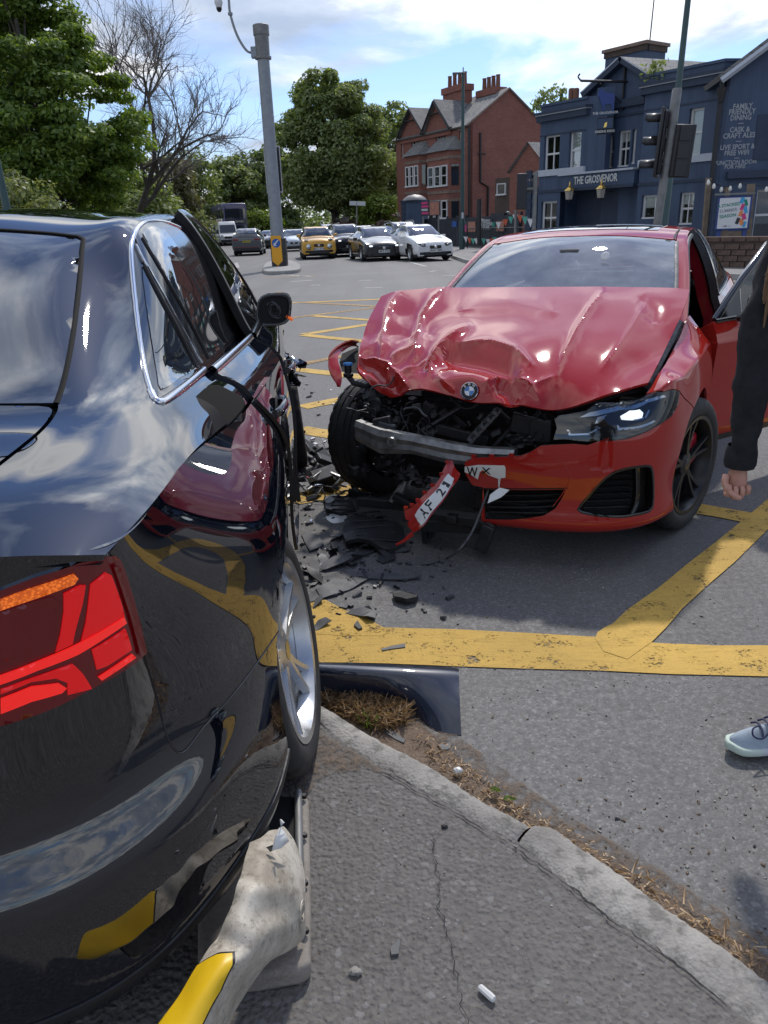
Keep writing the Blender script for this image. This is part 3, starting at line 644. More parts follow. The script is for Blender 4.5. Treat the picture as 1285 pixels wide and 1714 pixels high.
plain('hoarding', (0.012, 0.014, 0.022), 0.5, var=0.2, vs=2)
plain('fence_black', (0.015, 0.015, 0.016), 0.5)
plain('flag_white', (0.7, 0.7, 0.68), 0.8); plain('flag_red', (0.6, 0.12, 0.06), 0.8); plain('flag_green', (0.1, 0.4, 0.3), 0.8)
plain('bulb', (0.8, 0.78, 0.7), 0.3)
plain('rubble', (0.36, 0.33, 0.30), 0.95, var=0.35, vs=3, bump=0.5, bs=10)
plain('chimney_pot', (0.20, 0.09, 0.06), 0.8)
# plants
def leafmat(name, a, b, tr=0.3):
 t = NT(name); t.n.remove(t.b)
 oi = t.n.new('ShaderNodeNewGeometry'); c = t.ramp(oi.outputs['Random Per Island'], [(0.0, a), (1.0, b)])
 d = t.n.new('ShaderNodeBsdfDiffuse'); tl = t.n.new('ShaderNodeBsdfTranslucent'); g = t.n.new('ShaderNodeBsdfGlossy'); g.inputs['Roughness'].default_value = 0.45; g.inputs['Color'].default_value = (0.6, 0.6, 0.6, 1)
 t.l.new(c, d.inputs[0]); t.l.new(t.mix(1.0, c, (1.0, 1.0, 0.45), 'MULTIPLY'), tl.inputs[0])
 m = t.n.new('ShaderNodeMixShader'); m.inputs[0].default_value = tr; t.l.new(d.outputs[0], m.inputs[1]); t.l.new(tl.outputs[0], m.inputs[2])
 m2 = t.n.new('ShaderNodeMixShader'); m2.inputs[0].default_value = 0.05; t.l.new(m.outputs[0], m2.inputs[1]); t.l.new(g.outputs[0], m2.inputs[2])
 t.l.new(m2.outputs[0], t.out.inputs[0]); return t
leafmat('leaf_maple', (0.10, 0.18, 0.035), (0.29, 0.39, 0.08), 0.58)
leafmat('leaf_mid', (0.17, 0.225, 0.085), (0.36, 0.42, 0.18), 0.55)
leafmat('leaf_pale', (0.15, 0.19, 0.07), (0.32, 0.35, 0.16), 0.45)
leafmat('leaf_dark', (0.10, 0.15, 0.055), (0.22, 0.28, 0.10), 0.52)
leafmat('leaf_brown', (0.11, 0.10, 0.05), (0.20, 0.20, 0.10), 0.4)
leafmat('leaf_bright', (0.14, 0.22, 0.03), (0.25, 0.32, 0.06), 0.4)
plain('bark', (0.065, 0.055, 0.045), 0.95, var=0.3, vs=5, bump=0.6, bs=15)
plain('twig', (0.17, 0.145, 0.125), 0.95)
leafmat('straw', (0.24, 0.15, 0.075), (0.46, 0.31, 0.17), 0.15)
# person
t = plain('skin', (0.50, 0.26, 0.19), 0.5, var=0.12, vs=40, bump=0.1, bs=150); t.set(Subsurface_Weight=0.15, Subsurface_Radius=(0.01, 0.004, 0.002))
plain('black_cloth', (0.010, 0.011, 0.014), 0.85, var=0.2, vs=30, bump=0.35, bs=900)
plain('hair', (0.16, 0.085, 0.04), 0.5, var=0.3, vs=60)
t = NT('shoe_mesh'); t.set(Base_Color=t.mix(t.ramp(t.vor(330, 'F1', 0), [(0.2, 0.0), (0.35, 1.0)]), (0.20, 0.25, 0.31), (0.34, 0.40, 0.46)), Roughness=0.8, Normal=t.bump(t.vor(330, 'F1', 0), 0.2, 0.001))
plain('shoe_navy', (0.02, 0.025, 0.07), 0.7)
t = NT('shoe_sole'); sp = t.n.new('ShaderNodeSeparateXYZ'); t.l.new(t.co, sp.inputs[0])
t.set(Base_Color=t.ramp(t.math('ADD', t.math('MULTIPLY', sp.outputs[0], 3.2), 0.5), [(0.1, (0.50, 0.62, 0.52)), (0.45, (0.55, 0.62, 0.55)), (0.62, (0.52, 0.45, 0.66)), (0.9, (0.50, 0.50, 0.62))]), Roughness=0.6)
# ---------------------------------------------------------------- ground
def sheet(name, pts, z, mat, kind='structure', parent=None, sub=None):
 mb = MB(); mb.add([(p[0], p[1], z) for p in pts], [tuple(range(len(pts)))]); o = mb.build(name, mat, parent)
 if o.data.polygons[0].normal.z < 0: o.data.flip_normals()
 if kind and not parent: o['kind'] = kind
 return o
sheet('road', [(-900, -60), (900, -60), (900, 1800), (-900, 1800)], 0.0, 'road')
PAVE_Z = 0.05
# the island the camera stands on: kerb outer edge and inner edge, measured at the level of its top
k_out = [(300, 1050), (440, 1130), (545, 1186), (640, 1241), (740, 1296), (800, 1335), (888, 1383)]
k_out2 = [(893, 1383), (930, 1388), (1000, 1437), (1100, 1508), (1190, 1572), (1285, 1640), (1400, 1722), (1700, 1940)]
k_in = [(270, 1075), (420, 1155), (530, 1207), (575, 1246), (650, 1291), (720, 1331), (780, 1366), (862, 1411)]
k_in2 = [(866, 1412), (900, 1441), (950, 1478), (1000, 1521), (1060, 1560), (1130, 1611), (1250, 1712), (1340, 1780), (1600, 1990)]
def kerb_stone(outer, inner, parent, seed):
 rnd = random.Random(seed)
 O = [gz(u, v, PAVE_Z) for u, v in smooth_poly(outer, 5, False)]; I = [gz(u, v, PAVE_Z) for u, v in smooth_poly(inner, 5, False)]
 def rs(L, n):
  d = np.concatenate([[0], np.cumsum([np.linalg.norm(b-a) for a, b in zip(L[:-1], L[1:])])]); t = np.linspace(0, d[-1], n); return [np.array([np.interp(x, d, [p[k] for p in L]) for k in range(3)]) for x in t]
 n = 150; O = rs(O, n); I = rs(I, n); rings = []
 for i, (a, b) in enumerate(zip(O, I)):
  w = (b-a); L = np.linalg.norm(w); w = w/L; e = 0.0
  if i in (0, n-1): e = 0.010
  ja = .004*mnoise.noise(Vector((i*.35, seed, 0)))+rnd.uniform(-.0015, .0015); jb = .007*mnoise.noise(Vector((i*.25, seed+5, 0)))+rnd.uniform(-.0015, .0015)
  a = a+w*ja; b = b+w*jb
  z = PAVE_Z+0.012+0.003*math.sin(i*0.17+seed)+.0025*mnoise.noise(Vector((i*.4, seed+9, 0)))
  rings.append([(a[0], a[1], -0.05), (a[0], a[1], z-0.022-e), (a[0]+w[0]*.008, a[1]+w[1]*.008, z-0.007-e), (a[0]+w[0]*.024, a[1]+w[1]*.024, z-e), (a[0]+w[0]*L*.5, a[1]+w[1]*L*.5, z+0.001-e), (b[0]-w[0]*.018, b[1]-w[1]*.018, z-0.002-e), (b[0], b[1], z-0.012-e), (b[0], b[1], -0.05)])
 return loft('kerb_stone', rings, 'kerbstone', parent, smooth=50)
kerb = empty('kerb'); kerb['kind'] = 'structure'
kerb_stone(k_out, k_in, kerb, 1); kerb_stone(k_out2, k_in2, kerb, 2)
# island surface: from the kerb's inner edge to behind the camera, slightly uneven
inner = [gz(u, v, PAVE_Z) for u, v in smooth_poly(k_in[:-1]+k_in2, 4, False)]
pv = [(p[0]+0.004, p[1]+0.004) for p in inner]+[(3.2, -3), (-6, -3), (-6, 3.5), (-1.6, 3.2)]
mb = MB()
pts2 = [Vector(p) for p in resample(pv, 0.08)]; ned = len(pts2)
xs = np.arange(-1.0, 1.2, 0.05); ys = np.arange(0.6, 2.4, 0.05)
gx, gyy = np.meshgrid(xs, ys); gx = gx.ravel(); gyy = gyy.ravel(); m = inpoly(gx, gyy, pv)
pts2 += [Vector((float(a), float(b))) for a, b in zip(gx[m], gyy[m])]
vv, ee, ff, _, _, _ = geometry.delaunay_2d_cdt(pts2, [(i, (i+1) % ned) for i in range(ned)], [], 1, 1e-6)
mb.add([(p[0], p[1], PAVE_Z+0.004*mnoise.noise(Vector((p[0]*3, p[1]*3, 0)))) for p in vv], ff)
o = mb.build('pavement', 'tarmac', smooth=179); o['kind'] = 'structure'
if o.data.polygons[0].normal.z < 0: o.data.flip_normals()
# yellow box markings
bx = empty('box_junction_marking'); bx['kind'] = 'structure'
def ribbon(p, q, w, z, mat, parent, name='painted_line', seed=0, jag=0.012):
 p, q = np.array(p[:2]), np.array(q[:2]); d = q-p; L = np.linalg.norm(d); d /= L; n = np.array([-d[1], d[0]]); k = max(2, int(L/0.12)); rnd = random.Random(seed); a = []; b = []
 for i in range(k+1):
  c = p+d*L*i/k; a.append(c+n*(w/2+rnd.uniform(-jag, jag)*0.5)); b.append(c-n*(w/2+rnd.uniform(-jag, jag)*0.5))
 mb = MB()
 for i in range(k): mb.quad((*a[i], z), (*b[i], z), (*b[i+1], z), (*a[i+1], z))
 o = mb.build(name, mat, parent); 
 if o.data.polygons[0].normal.z < 0: o.data.flip_normals()
 return o
def pixpoly(pts, z, mat, parent, name='painted_line'):
 P = [gz(u, v, z) for u, v in pts]; mb = MB(); mb.add(P, [tuple(range(len(P)))]); o = mb.build(name, mat, parent)
 bm = bmesh.new(); bm.from_mesh(o.data); bmesh.ops.triangulate(bm, faces=bm.faces); bm.to_mesh(o.data); bm.free()
 if o.data.polygons[0].normal.z < 0: o.data.flip_normals()
 return o
pixpoly([(300, 1100), (300, 1050), (420, 1058), (520, 1061), (640, 1050), (760, 1053), (880, 1059), (1000, 1066), (1100, 1076), (1200, 1080), (1290, 1080), (1420, 1082), (1700, 1090), (1700, 1142), (1400, 1134), (1285, 1132), (1120, 1128), (1000, 1122), (880, 1119), (760, 1115), (640, 1110), (520, 1108), (420, 1104)], 0.004, 'yellow_line', bx)
pixpoly([(380, 930), (440, 958), (500, 1009), (530, 1004), (545, 1004), (575, 1020), (600, 1027), (640, 1049), (655, 1056), (640, 1064), (575, 1064), (520, 1060), (440, 1010), (400, 975)], 0.005, 'yellow_line', bx)
pixpoly([(996, 1068), (1000, 1058), (1012, 1050), (1026, 1043), (1050, 1020), (1100, 985), (1150, 944), (1200, 905), (1240, 873), (1285, 835), (1400, 742), (1470, 742), (1400, 795), (1285, 886), (1230, 940), (1180, 983), (1142, 1018), (1115, 1050), (1092, 1073), (1050, 1103), (1010, 1090)], 0.0058, 'yellow_line', bx)
pixpoly([(1110, 834), (1156, 840), (1200, 848), (1258, 858), (1240, 873), (1200, 865), (1151, 857), (1100, 848)], 0.005, 'yellow_line', bx)
def pl(a, b, w=0.2, mat='yellow_line', z=0.004, ext=0.0, seed=0):
 P, Q = gz(*a), gz(*b); d = (Q-P); Q = Q+d*ext; return ribbon(P, Q, w, z, mat, bx, seed=seed)
pl((505, 682), (592, 665), 0.19, ext=1.2, seed=1); pl((500, 719), (575, 731), 0.2, ext=1.5, seed=2)
pl((480, 838), (580, 822), 0.2, ext=0.3, seed=3)
pl((492, 618), (586, 629), 0.2, ext=1.2, seed=4); pl((492, 612), (550, 601), 0.15, 'yellow_line_worn', ext=1.5, seed=5, z=0.0055)
pl((507, 560), (612, 544), 0.2, ext=0.6, seed=6); pl((507, 561), (605, 571), 0.2, ext=0.8, z=0.0055, seed=7)
pl((488, 532), (630, 515), 0.18, 'yellow_line_worn', ext=0.8, seed=8); pl((525, 529), (618, 536), 0.18, ext=0.8, z=0.0055, seed=9)
pl((440, 509), (640, 501), 0.2, ext=0.8, seed=10); pl((500, 506), (630, 513), 0.2, 'yellow_line_worn', ext=0.8, z=0.0055, seed=11)
pl((440, 465), (530, 461), 0.2, 'yellow_line_worn', ext=0.0, seed=12)
# white markings on the far carriageway
wm_ = empty('lane_marking'); wm_['kind'] = 'structure'
def wl_(a, b, w=0.12, z=0.004, seed=0): return ribbon(gz(*a), gz(*b), w, z, 'white_line', wm_, seed=seed, jag=0.03)
for i, (a, b) in enumerate([((485, 472), (523, 469)), ((518, 478), (536, 477)), ((600, 470), (622, 469)), ((470, 460), (522, 463)), ((684, 438), (712, 446)), ((560, 421), (578, 426)), ((478, 434), (484, 438)), ((486, 440), (494, 443)), ((610, 482), (640, 481)), ((740, 462), (775, 460)), ((395, 440), (398, 448)), ((720, 455), (730, 453)), ((540, 430), (548, 434))]): wl_(a, b, 0.16, seed=i)
# dirt lying along the kerb and sand on the road edge
def patch(name, pts, z, mat, label=None, seed=0, amp=0.008, step=0.03, kind='stuff'):
 P = [tuple(gz(u, v, z)[:2]) for u, v in smooth_poly(pts, 4)]; rs = resample(P, step); n = len(rs)
 X = np.array(rs); g0, g1 = X.min(0), X.max(0); a, b = np.meshgrid(np.arange(g0[0], g1[0], step), np.arange(g0[1], g1[1], step)); a = a.ravel(); b = b.ravel(); m = inpoly(a, b, rs)
 pp = [Vector(p) for p in rs]+[Vector((float(x), float(y))) for x, y in zip(a[m], b[m])]
 vv, ee, ff, _, _, _ = geometry.delaunay_2d_cdt(pp, [(i, (i+1) % n) for i in range(n)], [], 1, 1e-6)
 V = []
 for p in vv:
  d = min(np.hypot(X[:, 0]-p[0], X[:, 1]-p[1])); h = min(1, d/0.05); V.append((p[0], p[1], z+0.002+h*amp*(0.6+0.9*mnoise.noise(Vector((p[0]*14, p[1]*14, seed))))))
 mb = MB(); mb.add(V, ff); o = mb.build(name, mat, smooth=179); tag(o, label, 'dirt', kind=kind)
 if o.data.polygons[0].normal.z < 0: o.data.flip_normals()
 return o
patch('dirt', [(520, 1150), (600, 1160), (660, 1180), (700, 1210), (735, 1240), (775, 1275), (830, 1325), (900, 1372), (960, 1400), (1020, 1440), (1090, 1480), (1160, 1530), (1240, 1580), (1300, 1615), (1340, 1690), (1285, 1662), (1180, 1590), (1080, 1520), (980, 1450), (880, 1400), (780, 1345), (680, 1290), (580, 1235), (520, 1200)], 0.0, 'dirt', 'brown dirt collected in the gutter along the kerb', 3)
o = patch('sand', [(560, 1165), (700, 1190), (770, 1235), (860, 1300), (960, 1370), (1080, 1440), (1200, 1520), (1320, 1590), (1330, 1620), (1200, 1560), (1060, 1475), (930, 1390), (800, 1320), (640, 1240)], 0.001, 'sand_dust', 'pale sandy dust along the road edge', 5, 0.002)
o = patch('dust', [(500, 1215), (560, 1240), (640, 1290), (600, 1290), (540, 1300), (500, 1340), (470, 1280)], PAVE_Z+0.003, 'sand_dust', 'sandy dust on the pavement beside the rear tyre', 6, 0.001)

# a crack meandering through the island's tarmac, a second one along the kerb
def crack(pts, w, seed):
 rnd = random.Random(seed); C = [gz(u+rnd.uniform(-4, 4), v, PAVE_Z+.006) for u, v in smooth_poly(pts, 6, False)]; mb = MB()
 L = []; 
 for i, p in enumerate(C):
  k = w*rnd.uniform(.3, 1.5); L.append(((p[0]-k, p[1]), (p[0]+k, p[1]+rnd.uniform(-.002, .002))))
 for (a, b), (c, d) in zip(L[:-1], L[1:]): mb.quad((*a, PAVE_Z+.0065), (*b, PAVE_Z+.0065), (*d, PAVE_Z+.0065), (*c, PAVE_Z+.0065))
 o = mb.build('crack', 'dark', bpy.data.objects['pavement']); return o
crack([(722, 1405), (728, 1440), (736, 1475), (733, 1510), (746, 1550), (758, 1590), (764, 1630), (772, 1680), (786, 1720)], .0010, 1)
crack([(722, 1405), (735, 1392), (752, 1385), (770, 1380)], .0010, 2)
crack([(640, 1292), (700, 1325), (770, 1366), (850, 1412), (880, 1432), (940, 1476), (1010, 1530), (1075, 1575), (1140, 1622), (1215, 1685)], .0020, 3)
# ---------------------------------------------------------------- buildings
class Facade:
 """vertical plane through two ground points; features are placed on it by (along, height)"""
 def __init__(s, name, PL, PR, label, cat):
  s.a = np.array([PL[0], PL[1]]); s.b = np.array([PR[0], PR[1]]); d = s.b-s.a; s.L = float(np.linalg.norm(d)); s.d = d/s.L; s.n = np.array([s.d[1], -s.d[0]])   # n points to the viewer side
  s.o = empty(name, (s.a[0], s.a[1], 0), math.atan2(s.d[1], s.d[0]), label, cat)
 def at(s, u, v, off=0.0):
  r = ray(u, v); o = s.a+s.n*off; M = np.array([[r[0], -s.d[0]], [r[1], -s.d[1]]]); t, k = np.linalg.solve(M, o); return float(k), float(CAM_H+t*r[2])
 def box(s, name, mat, x0, x1, y0, y1, z0, z1, parent=None, bevel=0):   # local y positive = into the building, negative = towards the viewer
  mb = MB(); mb.bb((x0, y0, z0), (x1, y1, z1)); return mb.build(name, mat, parent or s.o, bevel=bevel)
def sash(F, x0, x1, z0, z1, y, parent, glass='house_glass', curtain=None, bars=True, fr='frame_white', mid=True, blind=None, nb=1, w=.07):
 """sash window: frame, rails, panes over a dark room"""
 fo = empty('window', (0, 0, 0)); fo.parent = parent
 mb = MB(); mb.bb((x0, y, z0), (x0+w, y+.10, z1)); mb.bb((x1-w, y, z0), (x1, y+.10, z1)); mb.bb((x0+w, y, z1-w), (x1-w, y+.10, z1)); mb.bb((x0-.05, y-.06, z0-.06), (x1+.05, y+.10, z0+w*.8)); mb.build('window_frame', fr, fo)
 zm = (z0+z1)/2
 if mid: F.box('rail', fr, x0+w, x1-w, y+.012, y+.07, zm-.035, zm+.035, fo)
 if bars:
  for k in range(nb):
   xm = x0+(x1-x0)*(k+1)/(nb+1); F.box('glazing_bar', fr, xm-.018, xm+.018, y+.02, y+.06, z0+w*.8, z1-w, fo)
 F.box('pane', glass, x0+w, x1-w, y+.05, y+.056, z0+.05, z1-w, fo)
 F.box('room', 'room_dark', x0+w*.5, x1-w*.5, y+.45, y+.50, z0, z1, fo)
 if curtain:
  n = 20; mb = MB()
  for a, b in curtain:
   V = []; 
   for i in range(n+1):
    xx = x0+w+(x1-x0-2*w)*(a+(b-a)*i/n); yy = y+.085+.015*math.sin(i*1.9); V += [(xx, yy, z0+.05), (xx, yy, z1-w)]
   mb.add(V, [(2*i, 2*i+2, 2*i+3, 2*i+1) for i in range(n)])
  mb.build('curtain', 'curtain', fo, smooth=60)
 if blind: F.box('blind', 'blind', x0+w, x1-w, y+.075, y+.08, z1-w-(z1-z0)*blind, z1-w, fo)
 return fo
def wall_with_holes(F, name, mat, x0, x1, z0, z1, y, th, holes, parent):
 """a wall slab made of the pieces between its openings"""
 xs = sorted({x0, x1, *[h[0] for h in holes], *[h[1] for h in holes]}); zs = sorted({z0, z1, *[h[2] for h in holes], *[h[3] for h in holes]}); mb = MB()
 V = {}; 
 def vid(i, j, k):
  key = (i, j, k)
  if key not in V: V[key] = len(mb.v); mb.v.append((xs[i], y if k == 0 else y+th, zs[j]))
  return V[key]
 solid = {}
 for i in range(len(xs)-1):
  for j in range(len(zs)-1):
   cx_, cz_ = (xs[i]+xs[i+1])/2, (zs[j]+zs[j+1])/2; solid[i, j] = not any(h[0] < cx_ < h[1] and h[2] < cz_ < h[3] for h in holes)
 for (i, j), s_ in solid.items():
  if not s_: continue
  mb.f.append((vid(i, j, 0), vid(i+1, j, 0), vid(i+1, j+1, 0), vid(i, j+1, 0))); mb.m.append(0)
  for di, dj, q in ((-1, 0, ((i, j), (i, j+1))), (1, 0, ((i+1, j+1), (i+1, j))), (0, -1, ((i+1, j), (i, j))), (0, 1, ((i, j+1), (i+1, j+1)))):
   if not solid.get((i+di, j+dj), False): (a, b), (c, d) = q; mb.f.append((vid(a, b, 0), vid(c, d, 0), vid(c, d, 1), vid(a, b, 1))); mb.m.append(0)
 return mb.build(name, mat, parent)
# ---- the blue pub
G = Facade('blue_pub', gy(897, 290, 35.5), gy(1207, 250, 28.5), 'two storey pub painted dark blue with slate roof and white lettering', 'pub')
go = G.o
def gx(u, v): return G.at(u, v)[0]
def gzz(u, v): return G.at(u, v)[1]
z_sill = gzz(1000, 284); z_par_L = gzz(940, 175); z_corn = gzz(1120, 146); z_par = gzz(1150, 118)
xa, xb, xc = gx(985, 260), gx(1065, 260), G.L
BAY = .55
# central recessed wall
win1 = []
for (u0, u1, vt, vb) in ((1013, 1023, 226, 281), (1030, 1050, 218, 279), (1053, 1060, 216, 274)):
 win1.append((gx(u0, 250), gx(u1, 250), gzz((u0+u1)/2, vb), gzz((u0+u1)/2, vt)))
zf0 = gzz(1000, 311)                       # underside of the fascia
door = (gx(940, 360), gx(1030, 360), -.3, zf0)
wall_with_holes(G, 'wall', 'pub_blue', xa-.2, xb+.2, -.3, gzz(1040, 180), .12, .35, win1+[door], go)
for w_ in win1: sash(G, *w_, .25, go, curtain=None, bars=(w_[1]-w_[0]) > .5, blind=.25 if (w_[1]-w_[0]) > .5 else None)
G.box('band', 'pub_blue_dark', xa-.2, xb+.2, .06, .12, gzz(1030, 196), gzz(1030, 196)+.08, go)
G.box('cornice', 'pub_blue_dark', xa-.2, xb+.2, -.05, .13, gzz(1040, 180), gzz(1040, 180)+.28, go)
# fascia with the name
FO = .72
f0, f1 = G.at(938, 315, FO), G.at(1062, 284, FO)
def gF(u, v): return G.at(u, v, FO)
zf0 = gF(1000, 311)[1]; zf1 = gF(1000, 289)[1]
G.box('fascia', 'pub_blue', f0[0], f1[0], -FO, .12, zf0, zf1, go)
G.box('fascia_cap', 'sill_pale', f0[0]-.1, f1[0], -FO-.1, .12, zf1, zf1+.07, go)
G.box('fascia_foot', 'pub_blue_dark', f0[0], f1[0], -FO-.04, .12, zf0-.12, zf0, go)
Mfa = Matrix.Rotation(PI/2, 4, 'X')
tz = (zf0+zf1)/2; t0, t1 = gF(961, 300)[0], gF(1034, 295)[0]
tx = text('name_lettering', 'THE GROSVENOR', .80, 'letter_white', go, Matrix.Translation(((t0+t1)/2, -FO-.02, tz))@Mfa, .012, sx=1.0)
w_ = max(v.co.x for v in tx.data.vertices)-min(v.co.x for v in tx.data.vertices); h_ = max(v.co.z for v in tx.data.vertices)-min(v.co.z for v in tx.data.vertices)
kx, kz = (t1-t0)/w_, (zf1-zf0)*.62/h_
for v in tx.data.vertices: v.co.x = (t0+t1)/2+(v.co.x-(t0+t1)/2)*kx; v.co.z = tz+(v.co.z-tz)*kz
# entrance recess
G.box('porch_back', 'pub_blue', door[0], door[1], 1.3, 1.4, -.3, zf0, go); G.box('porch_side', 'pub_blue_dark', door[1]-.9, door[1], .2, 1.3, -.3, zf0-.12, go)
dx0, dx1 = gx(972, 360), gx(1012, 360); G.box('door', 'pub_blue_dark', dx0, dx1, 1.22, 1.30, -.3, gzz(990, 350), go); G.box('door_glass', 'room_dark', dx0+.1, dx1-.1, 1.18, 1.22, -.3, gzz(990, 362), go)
G.box('door_frame', 'pub_blue', dx0-.1, dx0, 1.16, 1.22, -.3, gzz(990, 347), go); G.box('notice', 'letter_white', gx(991, 348)-.02, gx(1000, 348), 1.14, 1.16, gzz(995, 351), gzz(995, 347), go)
text('welcome_lettering', 'Welcome', .22, 'letter_grey', go, Matrix.Translation((gx(990, 325), 1.14, gzz(990, 325)-.1))@Mfa, .006)
sash(G, gx(945, 350), gx(960, 350), gzz(950, 384), gzz(950, 344), 1.0, go, bars=False, curtain=None)
def lantern(u, v):
 x, z = G.at(u, v, FO+.3); l = empty('wall_lantern', (x, -FO-.3, z)); l.parent = go
 mb = MB(); mb.lathe([(.14, -.22), (.19, .10), (.10, .12)], n=6); mb.build('lantern_glass', 'lamp_glass', l); mb = MB(); mb.lathe([(.21, .10), (.20, .14), (.09, .24), (.05, .26), (.06, .30), (.03, .33), (.035, .38), (.005, .46)], n=8); mb.build('lantern_cap', 'brass', l, smooth=40)
 mb = MB(); mb.tube([(0, 0, -.05), (.12, .2, -.02), (.16, .45, 0)], .02, 6); mb.build('lantern_arm', 'fence_black', l); mb = MB(); mb.lathe([(.02, -.30), (.06, -.24), (.14, -.22)], n=8); mb.build('lantern_base', 'fence_black', l)
lantern(953, 324); lantern(1006, 321)
# projecting bays
def bay(x0, x1, cant, wins1, wins0, parent, zp, low_x1=None):
 y = -BAY; hl_ = wins1+wins0+([(low_x1, x1+1, -.4, zf0)] if low_x1 else [])
 wall_with_holes(G, 'wall', 'pub_blue', x0, x1, -.3, zp, y, .3, hl_, parent)
 mb = MB()
 for (p, q, z0) in (((x0, y), (x0-cant, .15), -.3), ((x1, y), (x1+cant, .15), zf0 if low_x1 else -.3)):
  mb.add([(p[0], p[1], z0), (q[0], q[1], z0), (q[0], q[1], zp), (p[0], p[1], zp)], [(0, 1, 2, 3)])
 if low_x1: mb.add([(low_x1, y, -.3), (low_x1, .8, -.3), (low_x1, .8, zf0), (low_x1, y, zf0)], [(0, 1, 2, 3)])
 o = mb.build('bay_cheek', 'pub_blue', parent); 
 def ring(nm, mt, z0, z1, e):
  for k, (p, q) in enumerate((((x0-cant-e, .15), (x0-e*.6, y-e)), ((x0-e*.6, y-e), (x1+e*.6, y-e)), ((x1+e*.6, y-e), (x1+cant+e, .15)))):
   mb = MB(); mb.add([(p[0], p[1], z0), (q[0], q[1], z0), (q[0], q[1], z1), (p[0], p[1], z1), (p[0]*.98+q[0]*.02, p[1]+.35, z0), (q[0], q[1]+.35, z0), (q[0], q[1]+.35, z1), (p[0], p[1]+.35, z1)], [(0, 1, 2, 3), (3, 2, 6, 7), (0, 4, 5, 1), (4, 7, 6, 5)]); mb.build(nm, mt, parent)
 ring('cornice', 'pub_blue_dark', zp-.62, zp-.40, .16); ring('cornice_edge', 'sill_pale', zp-.40, zp-.365, .22); ring('cornice', 'pub_blue_dark', zp-.365, zp-.27, .26); ring('coping', 'pub_blue', zp-.06, zp+.03, .05); ring('sill_band', 'sill_pale', z_sill-.10, z_sill+.14, .08); ring('string_course', 'pub_blue_dark', gzz(1100, 308)-.05, gzz(1100, 308)+.05, .04)
 ring('string_course', 'pub_blue_dark', zp-1.15, zp-1.10, .02)
 mb = MB(); mb.add([(x0-cant, .15, zp-.3), (x0, y, zp-.3), (x1, y, zp-.3), (x1+cant, .15, zp-.3)], [(0, 1, 2, 3)]); mb.build('bay_roof', 'slate', parent)
def wn_(u0, u1, vt, vb, off=-BAY): 
 a = G.at(u0, (vt+vb)/2, BAY); b = G.at(u1, (vt+vb)/2, BAY); return (a[0], b[0], G.at((u0+u1)/2, vb, BAY)[1], G.at((u0+u1)/2, vt, BAY)[1])
wL1 = [wn_(910, 936, 226, 288), wn_(952, 972, 218, 283)]; wL0 = [wn_(905, 931, 337, 392)]
wR1 = [wn_(1098, 1116, 200, 268), wn_(1151, 1175, 181, 260)]; wR0 = [wn_(1073, 1113, 326, 366), wn_(1136, 1160, 322, 376)]
bx0 = G.at(903, 260, BAY)[0]; bx1 = G.at(978, 260, BAY)[0]
bay(bx0, bx1, .35, wL1, wL0, go, z_par_L, G.at(937, 340, BAY)[0])
bay(G.at(1072, 260, BAY)[0], G.at(1196, 260, BAY)[0], .35, wR1, wR0, go, z_par)
sash(G, *wL1[0], -BAY+.12, go, curtain=[(.02, .55), (.75, .98)], nb=1); sash(G, *wL1[1], -BAY+.12, go, curtain=[(.02, .98)], bars=False)
sash(G, *wL0[0], -BAY+.12, go, blind=.22, nb=1)
sash(G, *wR1[0], -BAY+.12, go, blind=.95, bars=False); sash(G, *wR1[1], -BAY+.12, go, blind=.97, bars=False)
sash(G, *wR0[0], -BAY+.12, go, blind=.45, mid=False, nb=1); sash(G, *wR0[1], -BAY+.12, go, blind=.3, nb=1)
# central pediment, roof and chimney
ap = G.at(1044, 106); pL = G.at(981, 164); pR = G.at(1088, 134)
zb = gzz(1040, 172)
mb = MB(); mb.add([(pL[0], .1, zb), (pR[0], .1, zb), (pR[0], .1, pR[1]), (ap[0], .1, ap[1]), (pL[0], .1, pL[1])], [(0, 1, 2, 3, 4)]); mb.build('pediment', 'pub_blue', go)
for p, q in ((pL, ap), (ap, pR)):
 mb = MB(); d = np.array([q[0]-p[0], q[1]-p[1]]); n = np.array([-d[1], d[0]])/np.linalg.norm(d)*.16
 mb.add([(p[0], -.25, p[1]), (q[0], -.25, q[1]), (q[0]+n[0], -.25, q[1]+n[1]), (p[0]+n[0], -.25, p[1]+n[1]), (p[0], .2, p[1]), (q[0], .2, q[1]), (q[0]+n[0], .2, q[1]+n[1]), (p[0]+n[0], .2, p[1]+n[1])], [(0, 1, 2, 3), (4, 7, 6, 5), (0, 4, 5, 1), (3, 2, 6, 7)]); mb.build('bargeboard', 'pub_blue_dark', go)
 mb = MB(); mb.add([(p[0]+n[0], -.28, p[1]+n[1]), (q[0]+n[0], -.28, q[1]+n[1]), (q[0]+n[0]*1.3, -.28, q[1]+n[1]*1.3), (p[0]+n[0]*1.3, -.28, p[1]+n[1]*1.3)], [(0, 1, 2, 3)]); mb.build('bargeboard_edge', 'sill_pale', go)
mb = MB(); mb.add([(ap[0], -.25, ap[1]+.2), (ap[0]+1.2, 5.5, ap[1]+.2), (pR[0]+1.3, 5.5, pR[1]+.15), (pR[0]+.1, -.25, pR[1]+.15), (pL[0]-.1, -.25, pL[1]+.15), (pL[0]+1, 5.5, pL[1]+.15)], [(0, 3, 2, 1), (0, 1, 5, 4)]); mb.build('roof', 'slate', go)
c0, c1 = G.at(1014, 110, -2.5), G.at(1083, 72, -2.5); cx0, cx1 = G.at(1013, 100, -2.5)[0], G.at(1079, 100, -2.5)[0]
ch_ = empty('chimney'); ch_.parent = go
